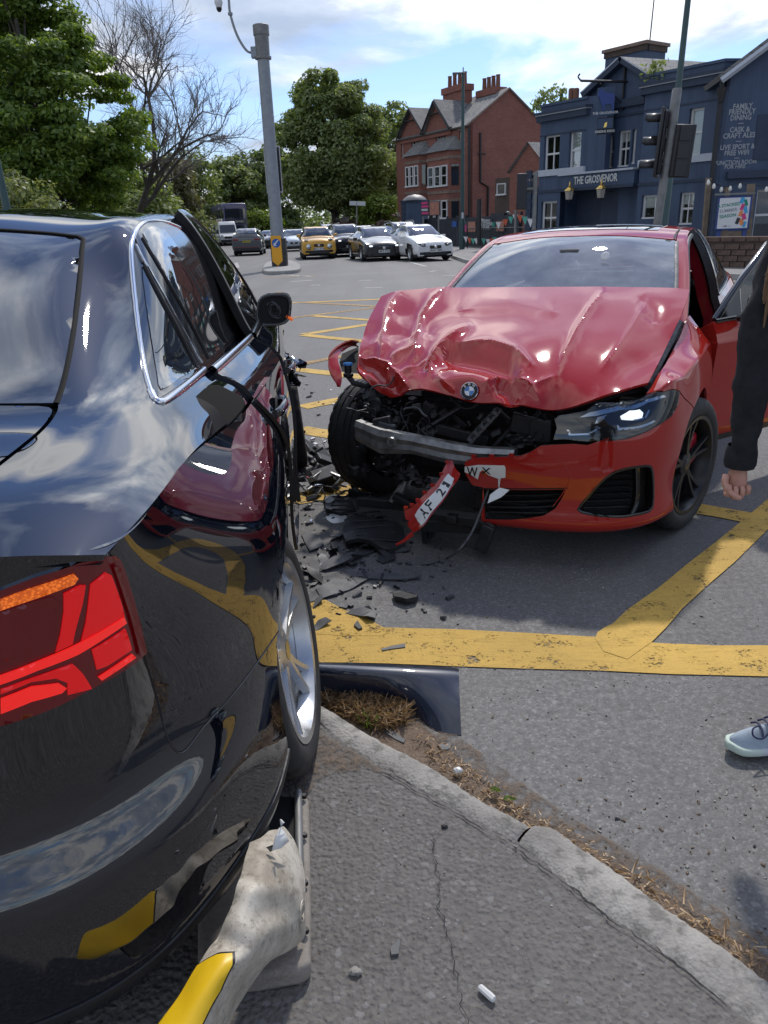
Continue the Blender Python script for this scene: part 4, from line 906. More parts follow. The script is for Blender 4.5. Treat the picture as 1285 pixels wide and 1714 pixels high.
G.box('stack', 'pub_blue', cx0, cx1, 2.5, 3.8, zb, c1[1]-.22, ch_); G.box('stack_cap', 'stone_trim', cx0-.12, cx1+.12, 2.38, 3.92, c1[1]-.02, c1[1]+.10, ch_); G.box('stack_course', 'brick_dark', cx0-.05, cx1+.05, 2.45, 3.85, c1[1]-.22, c1[1]-.02, ch_)
mb = MB(); q = G.at(1084, 72, -2.5); mb.tube([(q[0], 2.6, q[1]-.3), (q[0]+.12, 2.6, q[1]+3.2)], .025, 6); mb.build('aerial', 'fence_black', go)
# hanging sign on a scrolled bracket
hs_ = empty('hanging_sign'); hs_.parent = go
sgx = G.at(1044, 140)[0]
q1 = G.at(1040, 138, 0.1); mb = MB(); mb.tube([(q1[0], .05, q1[1]+.5), (q1[0], .05, q1[1]-.9)], .05, 6); mb.tube([(q1[0]+.2, .0, q1[1]), (q1[0]-.4, -1.9, q1[1])], .045, 6); mb.tube([(q1[0], .0, q1[1]-.7), (q1[0]-.1, -.5, q1[1]-.35), (q1[0]-.25, -1.0, q1[1]-.05)], .03, 6)
mb.tube(smooth_poly([(q1[0]-.4, -1.9, q1[1]), (q1[0]-.45, -2.0, q1[1]+.12), (q1[0]-.42, -1.95, q1[1]+.22)], 4, False), .03, 6); mb.build('bracket', 'fence_black', hs_, smooth=50)
def sgn(u, v): p = gy(u, v, 30.3); return p
def sboard(name, mat, uv, yy, th, parent):
 P = [gy(u, v, yy) for u, v in uv]; inv = go.matrix_world.inverted() if False else None
 c, s_ = math.cos(-go.rotation_euler.z), math.sin(-go.rotation_euler.z); Q = []
 for p in P: dx, dy = p[0]-G.a[0], p[1]-G.a[1]; Q.append(Vector((c*dx-s_*dy, s_*dx+c*dy, p[2])))
 n = (Q[1]-Q[0]).cross(Q[2]-Q[0]).normalized(); 
 if n.y > 0: n = -n
 mb = MB(); k = len(Q); mb.add([tuple(p) for p in Q]+[tuple(p-n*th) for p in Q], [tuple(range(k)), tuple(range(2*k-1, k-1, -1))]+[(i, (i+1) % k, k+(i+1) % k, k+i) for i in range(k)]); return mb.build(name, mat, parent)
SY = 30.6
bd = sboard('sign_board', 'blue_sign', [(1001, 147), (1030, 144), (1027, 193), (999, 195)], SY, .05, hs_); bd.data.materials[0] = MAT['pub_blue']
ox = [(1002, 152), (1006, 149), (1010, 151), (1016, 155), (1027, 156), (1029, 160), (1028, 170), (1027, 184), (1024, 186), (1024, 178), (1022, 174), (1012, 175), (1012, 184), (1009, 186), (1008, 176), (1005, 172), (1004, 164), (1000, 160)]
sboard('ox_emblem', 'blue_sign', ox, SY-.03, .02, hs_)
sboard('sign_frame', 'fence_black', [(1000, 197), (1027, 195), (1026, 223), (998, 226)], SY, .03, hs_); sboard('sign_panel', 'pub_blue', [(1001, 199), (1026, 197), (1025, 214), (999, 216)], SY-.02, .01, hs_)
sboard('sign_panel', 'brass', [(1012, 206), (1016, 204), (1015, 212), (1010, 214)], SY-.04, .01, hs_)
def local_text(body, u, v, yy, size, mat, par, nm, tilt=0.0, face=0.0):
 p = gy(u, v, yy); c, s_ = math.cos(-go.rotation_euler.z), math.sin(-go.rotation_euler.z); dx, dy = p[0]-G.a[0], p[1]-G.a[1]
 return text(nm, body, size, mat, par, Matrix.Translation((c*dx-s_*dy, s_*dx+c*dy, p[2]))@Matrix.Rotation(-go.rotation_euler.z+face, 4, 'Z')@Mfa@Matrix.Rotation(tilt, 4, 'Z'), .004)
local_text('THE GROSVENOR', 1013, 189, SY-.1, .115, 'letter_white', hs_, 'sign_lettering', R_(2)); local_text('GREENE KING', 1012, 220, SY-.1, .115, 'letter_white', hs_, 'sign_lettering', R_(2))
# right-hand wing facing the road, with painted lettering
WR = gy(1209, 250, 26.6); WE = gy(1420, 250, 25.9)
G2 = Facade('pub_wing', WR, WE, None, None); g2 = G2.o
g2.parent = go; g2.matrix_parent_inverse = Matrix.Identity(4)
# express the wing in the pub's frame
ang = math.atan2(G2.d[1], G2.d[0])-math.atan2(G.d[1], G.d[0]); dx, dy = G2.a-G.a; c, s_ = G.d[0], G.d[1]
g2.location = (c*dx+s_*dy, -s_*dx+c*dy, 0); g2.rotation_euler = (0, 0, ang)
def g2z(u, v): return G2.at(u, v)[1]
wx = G2.at(1264, 350)[0]
gw = (wx, wx+2.2, g2z(1270, 402), g2z(1270, 317))
wall_with_holes(G2, 'wall', 'pub_blue', 0, G2.L, -.3, g2z(1210, 128), .0, .4, [gw], g2)
sash(G2, *gw, .2, g2, nb=0, bars=False)
rk0, rk1 = G2.at(1218, 132), G2.at(1292, 76)
sl = (rk1[1]-rk0[1])/(rk1[0]-rk0[0]); hx_ = min(G2.L/2, 4.2)
mb = MB(); mb.add([(rk0[0], .0, g2z(1210, 128)), (rk0[0]+2*hx_, 0, g2z(1210, 128)), (rk0[0]+hx_, 0, rk0[1]+sl*hx_)], [(0, 1, 2)]); mb.build('gable', 'pub_blue', g2)
for sgn_ in (1, -1):
 xx = rk0[0] if sgn_ > 0 else rk0[0]+2*hx_
 mb = MB(); mb.add([(xx-sgn_*.25, -.35, rk0[1]-.05), (rk0[0]+hx_, -.35, rk0[1]+sl*hx_+.12), (rk0[0]+hx_, 7, rk0[1]+sl*hx_+.12), (xx-sgn_*.25, 7, rk0[1]-.05)], [(0, 1, 2, 3)]); o_ = mb.build('roof_slope', 'slate', g2); o_.modifiers.new('s', 'SOLIDIFY').thickness = .15
 mb = MB(); mb.tube([(xx-sgn_*.25, -.36, rk0[1]-.08), (rk0[0]+hx_, -.36, rk0[1]+sl*hx_+.07)], .09, 4); mb.build('bargeboard', 'sill_pale', g2)
lb = G2.at(1215, 293); G2.box('lintel_band', 'pub_blue_dark', .2, G2.L, -.25, .0, lb[1]-.12, lb[1]+.10, g2)
G2.box('panel_frame', 'pub_blue_dark', G2.at(1268, 200)[0], G2.at(1330, 200)[0], -.03, .0, g2z(1270, 268), g2z(1270, 192), g2)
G2.box('gutter_pipe', 'fence_black', -.30, -.18, -.12, .0, -.3, g2z(1210, 135), g2); mb = MB(); mb.lathe([(.07, -.2), (.14, .1), (.16, .2)], c=(-.24, -.12, g2z(1207, 160)), n=8); mb.build('hopper', 'fence_black', g2)
for body, u, v, sz in (('FAMILY', 1243, 178, .33), ('FRIENDLY', 1242, 187, .33), ('DINING', 1240, 197, .33), ('CASK &', 1238, 217, .33), ('CRAFT ALES', 1237, 227, .33), ('LIVE SPORT &', 1234, 246, .32), ('FREE WIFI', 1233, 256, .32), ('FUNCTION ROOM', 1231, 272, .28), ('FOR HIRE', 1230, 279, .28), ('—', 1240, 206, .3), ('—', 1236, 236, .3), ('—', 1233, 264, .3)):
 k, z = G2.at(u, v, .02); t_ = text('painted_lettering', body, sz*.64, 'letter_grey', g2, Matrix.Translation((k, -.012, z))@Mfa, .004)
 xs_ = [v_.co.x for v_ in t_.data.vertices]; mxx = (max(xs_)+min(xs_))/2
 for v_ in t_.data.vertices: v_.co.x = mxx+(v_.co.x-mxx)*.84
# bodies behind the fronts
mb = MB(); mb.bb((-.1, .5, -.3), (G.L, 9, z_par-.9)); mb.build('building_core', 'pub_blue_dark', go)
mb = MB(); mb.bb((.1, .6, -.3), (G2.L-.2, 8, g2z(1210, 132)-.2)); mb.build('building_core', 'pub_blue_dark', g2)
# plants on the parapets
def tuft(parent, loc, n, r, mat, seed):
 rnd = random.Random(seed); mb = MB()
 for k in range(n):
  a = rnd.uniform(0, 2*PI); t = rnd.random(); p = Vector(loc)+Vector((math.cos(a)*r*t, math.sin(a)*r*t*.5, rnd.uniform(0, 1.3*r))); d = Vector((rnd.uniform(-1, 1), rnd.uniform(-1, 1), rnd.uniform(.2, 1))).normalized()*.10; s_ = d.cross(Vector((rnd.uniform(-1, 1), rnd.uniform(-1, 1), .3))).normalized()*.04; mb.add([p-d, p+s_, p+d, p-s_], [(0, 1, 2, 3)])
 o = mb.build('parapet_weed', mat, parent, fixn=False); o['kind'] = 'stuff'; return o
for u, v, r, sd in ((904, 182, .35, 1), (915, 174, .45, 2), (930, 170, .55, 3), (945, 167, .35, 4)): k, z = G.at(u, v); tuft(go, (k, -.2, z-.1), 90, r, 'leaf_mid', sd)
k, z = G.at(1108, 132); tuft(go, (k, -.5, z-.2), 150, .55, 'leaf_mid', 9)
for u0, u1 in ((951, 956), (958, 964)):
 k0, z0 = G.at(u0, 168, -1.5); k1, z1 = G.at(u1, 156, -1.5); mb = MB(); mb.lathe([(.13, 0), (.13, .5), (.10, .55)], c=((k0+k1)/2, 1.6, z0-.1), n=10); mb.build('chimney_pot', 'chimney_pot', go)
# side wall at the pub's left end (quoined)
G.box('side_wing', 'pub_blue', gx(880, 330), gx(897, 330), .0, 4, -.3, gzz(890, 318), go)
for k in range(9): z = -.2+k*.42; G.box('quoin', 'pub_blue_dark', gx(881, 330), gx(890, 330), -.06, .0, z, z+.34, go)
G.box('wing_roof', 'slate', gx(878, 330), gx(899, 330), -.15, 4, gzz(890, 318), gzz(890, 314), go)
# ---- the red brick house
H_ = Facade('brick_house', gy(664, 300, 78), gy(784, 290, 68), 'tall red brick Victorian house with twin gables and chimney stacks', 'house'); ho = H_.o
def hz(u, v, off=0.0): return H_.at(u, v, off)
L_ = H_.L; ze = hz(784, 205)[1]
def gpt(u, v):   # point on the gable wall plane x = L_
 r = ray(u, v); c, s_ = H_.d
 oy, ry = (-s_*(cC[0]-H_.a[0])+c*(cC[1]-H_.a[1])), (-s_*r[0]+c*r[1]); ox_, rx_ = (c*(cC[0]-H_.a[0])+s_*(cC[1]-H_.a[1])), (c*r[0]+s_*r[1]); t = (L_+.1-ox_)/rx_; return (L_+.1, oy+t*ry, CAM_H+t*r[2])
qa = gpt(852, 149); ridge = qa[2]; DEP = 2*qa[1]
wins = []
def hw(u0, u1, vt, vb, off=0.0): a, b = hz(u0, (vt+vb)/2, off), hz(u1, (vt+vb)/2, off); return (a[0], b[0], hz((u0+u1)/2, vb, off)[1], hz((u0+u1)/2, vt, off)[1])
flat = [hw(768, 774.5, 219, 247), hw(768, 774.5, 272, 308), hw(671, 674.5, 240, 265), hw(767, 775, 330, 362), hw(688, 695, 229, 255), hw(696, 702.5, 227, 253), hw(729, 736, 219, 248), hw(738, 745, 217, 246)]
wall_with_holes(H_, 'front_wall', 'brick_red', 0, L_, -.3, ze, 0, .4, flat, ho)
for w in flat: sash(H_, *w, .16, ho, bars=False, w=.09)
for w in flat: H_.box('lintel', 'stone_trim', w[0]-.15, w[1]+.15, -.04, .0, w[3]+.02, w[3]+.32, ho)
# gables over the bays
for (ul, ua, va, ur, vr) in ((672, 691, 184, 713, 219), (713, 732, 171, 756, 208)):
 a0, a1, a2 = hz(ul, vr+4), hz(ua, va), hz(ur, vr)
 mb = MB(); mb.add([(a0[0], -.12, ze-.6), (a2[0], -.12, ze-.6), (a2[0], -.12, ze+.0), (a1[0], -.12, a1[1]), (a0[0], -.12, ze+.0)], [(0, 1, 2, 3, 4)]); o_ = mb.build('gable', 'brick_red', ho)
 yr = (a1[1]-ze)/((ridge-ze)/(DEP/2))
 mb = MB()
 for x_ in (a0[0]-.2, a2[0]+.2): mb.add([(x_, -.45, ze-.15), (a1[0], -.45, a1[1]+.12), (a1[0], yr, a1[1]+.12), (x_, .1, ze-.15)], [(0, 1, 2, 3)])
 o_ = mb.build('gable_roof', 'slate', ho); o_.modifiers.new('s', 'SOLIDIFY').thickness = .12
 for x_ in (a0[0]-.2, a2[0]+.2): mb = MB(); mb.tube([(x_, -.47, ze-.2), (a1[0], -.47, a1[1]+.05)], .09, 4); mb.build('bargeboard', 'fence_black', ho)
 mb = MB(); mb.tube([(a1[0]-(a2[0]-a0[0])*.2, -.46, ze+(a1[1]-ze)*.55), (a1[0]+(a2[0]-a0[0])*.2, -.46, ze+(a1[1]-ze)*.55)], .07, 4); mb.build('collar_tie', 'fence_black', ho)
# canted bays with slate tops
for (ul, ur, vt, vb) in ((672, 707, 262, 392), (709, 757, 256, 394)):
 x0, z1 = hz(ul, vt, 1.0); x1, _ = hz(ur, vt, 1.0); z2 = hz((ul+ur)/2, 328, 1.0)[1]
 mb = MB(); P = [(x0, 0), (x0+.55, -1.0), (x1-.55, -1.0), (x1, 0)]
 mb.prism(P, -.3, z1-.1); mb.build('bay', 'brick_red', ho)
 mb = MB(); E_ = [(x0-.25, .1), (x0+.45, -1.25), (x1-.45, -1.25), (x1+.25, .1)]; zt = z1+1.1
 mb.add([(p[0], p[1], z1-.1) for p in E_]+[(x0+.9, .05, zt), (x1-.9, .05, zt)], [(1, 2, 5, 4), (0, 1, 4), (2, 3, 5), (0, 3, 2, 1)]); mb.build('bay_roof', 'slate', ho)
 for zz_ in (z1-.75, z2+.15, z2-.5): mb = MB(); mb.prism([(x0-.05, .02), (x0+.52, -1.06), (x1-.52, -1.06), (x1+.05, .02)], zz_, zz_+.22); mb.build('stone_band', 'stone_trim', ho)
 for (va, vb_) in ((278, 312), (336, 366)):
  za, zb_ = hz((ul+ur)/2, vb_, 1.0)[1], hz((ul+ur)/2, va, 1.0)[1]; n = 3; xs_ = np.linspace(x0+.62, x1-.62, n+1)
  for i in range(n): sash(H_, xs_[i]+.08, xs_[i+1]-.08, za, zb_, -1.10, ho, bars=False, w=.09)
  for sx_ in (-1, 1):
   pa = (x0, 0) if sx_ < 0 else (x1, 0); pb2 = (x0+.55, -1.0) if sx_ < 0 else (x1-.55, -1.0); mb = MB()
   q = [(pa[0]*(1-t)+pb2[0]*t+sx_*.03, pa[1]*(1-t)+pb2[1]*t-.03) for t in (.25, .8)]; mb.add([(*q[0], za), (*q[1], za), (*q[1], zb_), (*q[0], zb_)], [(0, 1, 2, 3)]); mb.build('side_pane', 'glass_dark', ho)
# main roof and gable end wall
mb = MB(); mb.add([(L_, 0, -.3), (L_, DEP, -.3), (L_, DEP, ze), (L_, DEP/2, ridge), (L_, 0, ze)], [(0, 1, 2, 3, 4)]); mb.build('gable_wall', 'brick_red', ho)
mb = MB(); mb.add([(0, DEP, -.3), (0, 0, -.3), (0, 0, ze), (0, DEP/2, ridge), (0, DEP, ze)], [(0, 1, 2, 3, 4)]); mb.add([(0, DEP, -.3), (L_, DEP, -.3), (L_, DEP, ze), (0, DEP, ze)], [(0, 1, 2, 3)]); mb.build('back_walls', 'brick_red', ho)
mb = MB(); mb.add([(-.2, -.3, ze-.2), (L_+.15, -.3, ze-.2), (L_+.15, DEP/2, ridge+.12), (-.2, DEP/2, ridge+.12), (L_+.15, DEP+.3, ze-.2), (-.2, DEP+.3, ze-.2)], [(0, 1, 2, 3), (3, 2, 4, 5)]); o_ = mb.build('roof', 'slate', ho); o_.modifiers.new('s', 'SOLIDIFY').thickness = .12
mb = MB(); mb.tube([(L_+.18, -.3, ze-.22), (L_+.18, DEP/2, ridge+.05), (L_+.18, DEP+.3, ze-.22)], .08, 4); mb.build('verge', 'stone_trim', ho)
for (u0, u1, v1, yy) in ((741, 774, 149, DEP*.30), (799, 829, 153, DEP*.45)):
 k0, z1 = hz(u0, v1, -yy); k1 = hz(u1, v1, -yy)[0]; cst = empty('chimney'); cst.parent = ho
 H_.box('stack', 'brick_red', k0, k1, yy, yy+1.0, ze+.6, z1-.5, cst); H_.box('stack_cap', 'brick_red', k0-.12, k1+.12, yy-.12, yy+1.12, z1-.5, z1, cst)
 for q in range(4): mb = MB(); mb.lathe([(.20, 0), (.17, .85), (.20, .9), (.19, .95), (.1, .95)], c=(k0+(k1-k0)*(q+.5)/4, yy+.5, z1), n=10); mb.build('chimney_pot', 'chimney_pot', cst, smooth=50)
# drainpipes and lights on the gable wall
mb = MB(); mb.tube([gpt(804, 222), gpt(804, 305), gpt(817, 313), gpt(816, 362)], .09, 6); mb.build('drainpipe', 'fence_black', ho)
mb = MB(); mb.tube([gpt(784.5, 212), gpt(784.5, 365)], .09, 6); mb.build('drainpipe', 'fence_black', ho)
mb = MB(); mb.tube([gpt(800, 257.5), gpt(812, 257.5)], .05, 6); mb.build('pipe_bracket', 'fence_black', ho)
# lower rear extension of the house with its own gable
q0 = gpt(842, 390); q1 = gpt(905, 240)
E2 = Facade('house_extension', gy(852, 350, 61), gy(905, 350, 58.5), None, None); e2_ = E2.o; e2_.parent = ho
c, s_ = H_.d; dx, dy = E2.a-H_.a; e2_.location = (c*dx+s_*dy, -s_*dx+c*dy, 0); e2_.rotation_euler = (0, 0, math.atan2(E2.d[1], E2.d[0])-math.atan2(H_.d[1], H_.d[0]))
ea = E2.at(852, 290); eb = E2.at(886, 240); w1 = (E2.at(874, 300)[0], E2.at(893, 300)[0], E2.at(884, 322)[1], E2.at(884, 290)[1])
wall_with_holes(E2, 'wall', 'brick_red', 0, E2.L+2, -.3, ea[1], 0, .3, [w1], e2_); sash(E2, *w1, .12, e2_, w=.1, mid=False)
mb = MB(); mb.add([(0, 0, ea[1]), (2*eb[0], 0, ea[1]), (eb[0], 0, eb[1])], [(0, 1, 2)]); mb.build('gable', 'brick_red', e2_)
mb = MB(); mb.add([(eb[0], -.2, eb[1]+.1), (eb[0], 6, eb[1]+.1), (2*eb[0]+.2, 6, ea[1]), (2*eb[0]+.2, -.2, ea[1]), (-.2, 6, ea[1]), (-.2, -.2, ea[1])], [(0, 1, 2, 3), (0, 5, 4, 1)]); mb.build('roof', 'slate', e2_)
E2.box('bay_window', 'brick_dark', -1.6, 0, .1, 3, -.3, E2.at(845, 297)[1], e2_); sash(E2, -1.35, -.45, E2.at(848, 325)[1], E2.at(848, 306)[1], .0, e2_, bars=False, mid=False)
# ---------------------------------------------------------------- street furniture
def post(name, u, v0, v1, y, r0, r1, mat, label, cat='lamp post', lean=None, parent=None, n=14):
 a, b = gy(u[0], v0, y), gy(u[1], v1, y)
 return a, b
def upq(d):
 z = Vector(d).normalized(); x = Vector((1, 0, 0)); x = (x-z*x.dot(z)).normalized(); y = z.cross(x)
 return Matrix(((x.x, y.x, z.x), (x.y, y.y, z.y), (x.z, y.z, z.z))).to_quaternion()
# CCTV mast on its traffic island
isl = gz(466, 452, 0)
ip = [gz(u, v, .0) for u, v in smooth_poly([(440, 456), (444, 446), (460, 440), (485, 440), (500, 446), (503, 454), (492, 458), (465, 460), (447, 460)], 3)]
mb = MB(); mb.prism([(p[0], p[1]) for p in ip], -.02, .13); o = mb.build('traffic_island', 'kerb_far', bevel=.03); o['kind'] = 'structure'
my = isl[1]+.6
b0, b1 = gy(468, 446, my), gy(437.5, 62, my)
b0 = np.array([b0[0], b0[1], .12]); mast = empty('cctv_mast', b0, 0, 'tall grey camera mast on the island with a keep left sign', 'mast')
d = b1-b0; ht = np.linalg.norm(d); q = upq(d); mast.rotation_mode = 'QUATERNION'; mast.rotation_quaternion = q
mb = MB(); mb.lathe([(.30, 0), (.30, .9), (.26, 1.1), (.245, 1.2), (.215, ht)], n=24); mb.build('pole', 'pole_grey', mast, smooth=50)
mb = MB(); mb.lathe([(.22, ht-.7), (.30, ht-.7), (.30, ht-.62), (.25, ht-.6), (.26, ht+.05), (.29, ht+.05), (.29, ht+.36), (.27, ht+.38), (.001, ht+.38)], n=24); mb.build('head', 'galv', mast, smooth=40)
mb = MB(); mb.bb((-.42, -.12, ht-.66), (-.2, .12, ht-.3)); mb.build('junction_box', 'pole_grey', mast, bevel=.02)
arm = smooth_poly([(-.35, 0, ht-.5), (-.6, 0, ht-.38), (-.88, 0, ht+.1), (-1.05, 0, ht+.75), (-1.06, 0, ht+1.2), (-1.12, 0, ht+1.48), (-1.3, 0, ht+1.55), (-1.42, 0, ht+1.4), (-1.43, 0, ht+1.25)], 5, False)
mb = MB(); mb.tube(arm, .045, 8); mb.lathe([(.06, -.04), (.085, -.04), (.085, .04), (.06, .04)], c=(-1.05, 0, ht+.75), n=12); mb.build('swan_neck', 'pole_grey', mast, smooth=60)
mb = MB(); mb.lathe([(.06, .22), (.13, .18), (.15, .05), (.12, -.02), (.10, -.1), (.05, -.18), (.001, -.2)], c=(-1.43, 0, ht+1.05), n=16); mb.build('dome_camera', 'sign_white', mast, smooth=60)
mb = MB(); mb.lathe([(.10, -.02), (.10, -.12), (.05, -.2), (.001, -.21)], c=(-1.43, 0, ht+1.02), n=16); mb.build('camera_glass', 'gloss_black', mast, smooth=60)
mb = MB(); mb.bb((-.27, .24, 2.75), (.29, .27, 4.3)); mb.build('sign_back', 'tl_black', mast); mb = MB(); mb.bb((-.30, .28, 2.7), (.32, .30, 4.35)); mb.build('sign_plate', 'frame_white', mast)
mb = MB(); mb.bb((-.27, -.30, .0), (.32, .28, 1.05)); mb.build('base_box', 'dark_metal', mast, bevel=.03)
pl_ = [(-.20, .18), (.0, .0), (.20, .18), (.20, 1.12), (-.20, 1.12)]
mb = MB(); mb.prism(pl_, 0, .02, Matrix.Translation((-.03, -.31, .02))@Matrix.Rotation(PI/2, 4, 'X')); kl = mb.build('keep_left_sign', 'sign_yellow', mast)
mb = MB(); mb.lathe([(.001, .025), (.165, .025), (.165, .018)], n=28, M=Matrix.Translation((-.03, -.31, .87))@Matrix.Rotation(PI/2, 4, 'X')); mb.build('blue_roundel', 'sign_blue', kl)
aw = [(-.10, -.10), (-.10, .02), (-.065, -.012), (.07, .12), (.10, .09), (-.03, -.045), (.02, -.10)]
mb = MB(); mb.prism(aw, .028, .034, Matrix.Translation((-.03, -.31, .87))@Matrix.Rotation(PI/2, 4, 'X')); mb.build('white_arrow', 'sign_white', kl)
def lean_pole(name, pts, y, radii, mat, label, cat, n=14):
 a, b = gy(*pts[0], y), gy(*pts[1], y); e = empty(name, a, 0, label, cat); d = Vector(b-a); e.rotation_mode = 'QUATERNION'; e.rotation_quaternion = upq(d); L = d.length
 mb = MB(); mb.lathe([(radii[0], 0), (radii[1], L)], n=n); mb.build('pole', mat, e, smooth=60); return e, L
# green lamp post by the brick house
e, L = lean_pole('lamp_post', ((773, 421), (775, 122)), 44.0, (.13, .07), 'pole_green', 'dark green lamp post standing in front of the brick house', 'lamp post')
mb = MB(); mb.lathe([(.15, 0), (.15, 1.6), (.13, 1.7)], n=14); mb.build('base', 'pole_green', e, smooth=40)
mb = MB(); mb.bb((-.55, -.12, L-.05), (.1, .12, L+.03)); mb.build('lamp_head', 'galv', e, bevel=.03); mb = MB(); mb.tube([(0, 0, L-.3), (0, 0, L+.25)], .03, 6); mb.build('finial', 'galv', e); mb = MB(); mb.bb((-.05, -.16, 1.7), (.05, -.14, 2.0)); mb.build('label_plate', 'sign_white', e)
# tall green post right of the signals, top out of the frame
e, L = lean_pole('lamp_post', ((1108, 395), (1158, -60)), 19.5, (.085, .06), 'pole_green', 'tall green lamp post rising out of the picture behind the signals', 'lamp post')
mb = MB(); mb.lathe([(.11, -.3), (.11, 1.5), (.09, 1.6)], n=14); mb.build('base', 'pole_green', e, smooth=40)
# green post at the left edge
e, L = lean_pole('lamp_post', ((22, 400), (-22, 190)), 26.0, (.13, .09), 'pole_green', 'green lamp post cut off by the left edge of the picture', 'lamp post')
# traffic signals seen from behind
sig, L = lean_pole('traffic_signal', ((1097, 395), (1133, 152)), 15.2, (.075, .075), 'galv', 'grey signal pole carrying two black signal heads seen from behind', 'traffic light')
mb = MB(); mb.lathe([(.085, L-.5), (.085, L+.02), (.07, L+.04), (.001, L+.04)], n=14); mb.build('pole_cap', 'galv', sig, smooth=40)
def sig_head(x, y, z0, z1, w, rz, visor):
 h = empty('signal_head', (x, y, z0)); h.parent = sig; h.rotation_euler = (0, 0, rz); H = z1-z0
 mb = MB(); mb.bb((-w/2, -.03, 0), (w/2, .02, H)); mb.build('backing_board', 'tl_black', h, bevel=.04)
 mb = MB(); mb.bb((-w*.30, -.07, .06), (w*.30, -.03, H-.06)); mb.build('housing', 'tl_black', h, bevel=.02)
 for k in range(3):
  zc = H*(k+.5)/3; mb = MB(); mb.bb((-w*.27, -.085, zc-.13), (w*.27, -.07, zc+.13)); mb.build('housing_door', 'tl_black', h, bevel=.01)
  if visor:
   V = []
   for s in (0, 1):
    for j in range(11): a = PI*(j/10); V.append((math.cos(a)*.13*(1-.08*s), .02+.28*s, zc+math.sin(a)*.13-.02))
   mb = MB(); mb.add(V, [(j, j+1, 12+j, 11+j) for j in range(10)]); o_ = mb.build('visor', 'dark_metal', h, smooth=60); o_.modifiers.new('s', 'SOLIDIFY').thickness = .006
 return h
def sgpos(u, v):
 p = gy(u, v, 15.2); m = sig.rotation_quaternion.to_matrix().transposed(); return m@(Vector(p)-sig.location)
pA, pB = sgpos(1097, 298), sgpos(1096, 180); sig_head(pA.x-.02, -.02, pA.z, pB.z, .44, R_(62), True)
pA, pB = sgpos(1135, 298), sgpos(1133, 208); sig_head(pA.x-.02, -.06, pA.z, pB.z, .36, R_(-12), False)
mb = MB(); mb.bb((-.35, -.04, pB.z-.25), (.35, .0, pB.z-.2)); mb.bb((-.35, -.04, pA.z+.2), (.35, .0, pA.z+.25)); mb.build('mounting_bracket', 'tl_black', sig)
# second signal by the pub's corner
s2, L = lean_pole('traffic_signal', ((893, 400), (897, 287)), 27, (.07, .07), 'galv', 'slim grey signal pole with one black head at the pub corner', 'traffic light')
h = empty('signal_head', (-.42, 0, L*.45)); h.parent = s2; mb = MB(); mb.bb((-.20, -.04, 0), (.14, .04, 1.1)); mb.build('backing_board', 'tl_black', h, bevel=.03); mb = MB(); mb.bb((.14, -.03, .5), (.4, .03, .56)); mb.build('mounting_bracket', 'tl_black', h)
for k in range(3): mb = MB(); mb.lathe([(.11, 0), (.11, .12)], n=12, M=Matrix.Translation((-.03, .04, .2+.35*k))@Matrix.Rotation(-PI/2, 4, 'X')); mb.build('visor', 'dark_metal', h)
for nm, u, y, vt, r, lb in (('bunting_post', 801, 40, 333, .12, 'thick dark post carrying the bunting beside the fence'), ('bunting_post', 862, 33, 352, .06, 'slim grey post carrying the bunting near the pub corner')):
 e, L = lean_pole(nm, ((u, 410), (u+1, vt)), y, (r, r), 'tl_black' if r > .1 else 'galv', lb, 'post')
# ---------------------------------------------------------------- pavements, kerbs, walls and fences on the far side
def far_strip(name, pix, z, mat): 
 P = [gz(u, v, z) for u, v in pix]; return sheet(name, [(p[0], p[1]) for p in P], z, mat)
kl_ = [(742, 424), (758, 432), (780, 440), (806, 446), (850, 450), (900, 452), (1000, 458), (1150, 465), (1285, 470), (1500, 478)]
K = [gz(u, v, 0) for u, v in kl_]
pv2 = [(p[0], p[1]) for p in K]+[(60, 14), (70, 120), (12, 120)]
mb = MB(); mb.prism(pv2, -.02, .12); o = mb.build('far_pavement', 'pavement_far'); o['kind'] = 'structure'
fk = empty('far_kerb'); fk['kind'] = 'structure'
for i, (p, q) in enumerate(zip(K[:-1], K[1:])):
 d = q-p; L = np.linalg.norm(d); n = max(1, int(L/.95)); 
 for j in range(min(n, 24)):
  a = p+d*j/n; b = p+d*(j+1)/n; m_ = (a+b)/2; mb = MB(); mb.box((m_[0], m_[1], .06), (L/n-.015, .16, .145), rz=math.atan2(d[1], d[0])); mb.build('kerb_stone', 'kerb_far', fk)
# left verge with grass
mb = MB(); mb.prism([(-80, 20), (-11.5, 26), (-14, 45), (-21, 70), (-34, 110), (-60, 150), (-200, 150), (-200, 20)], -.02, .10); o = mb.build('grass_verge', 'grass'); o['kind'] = 'structure'
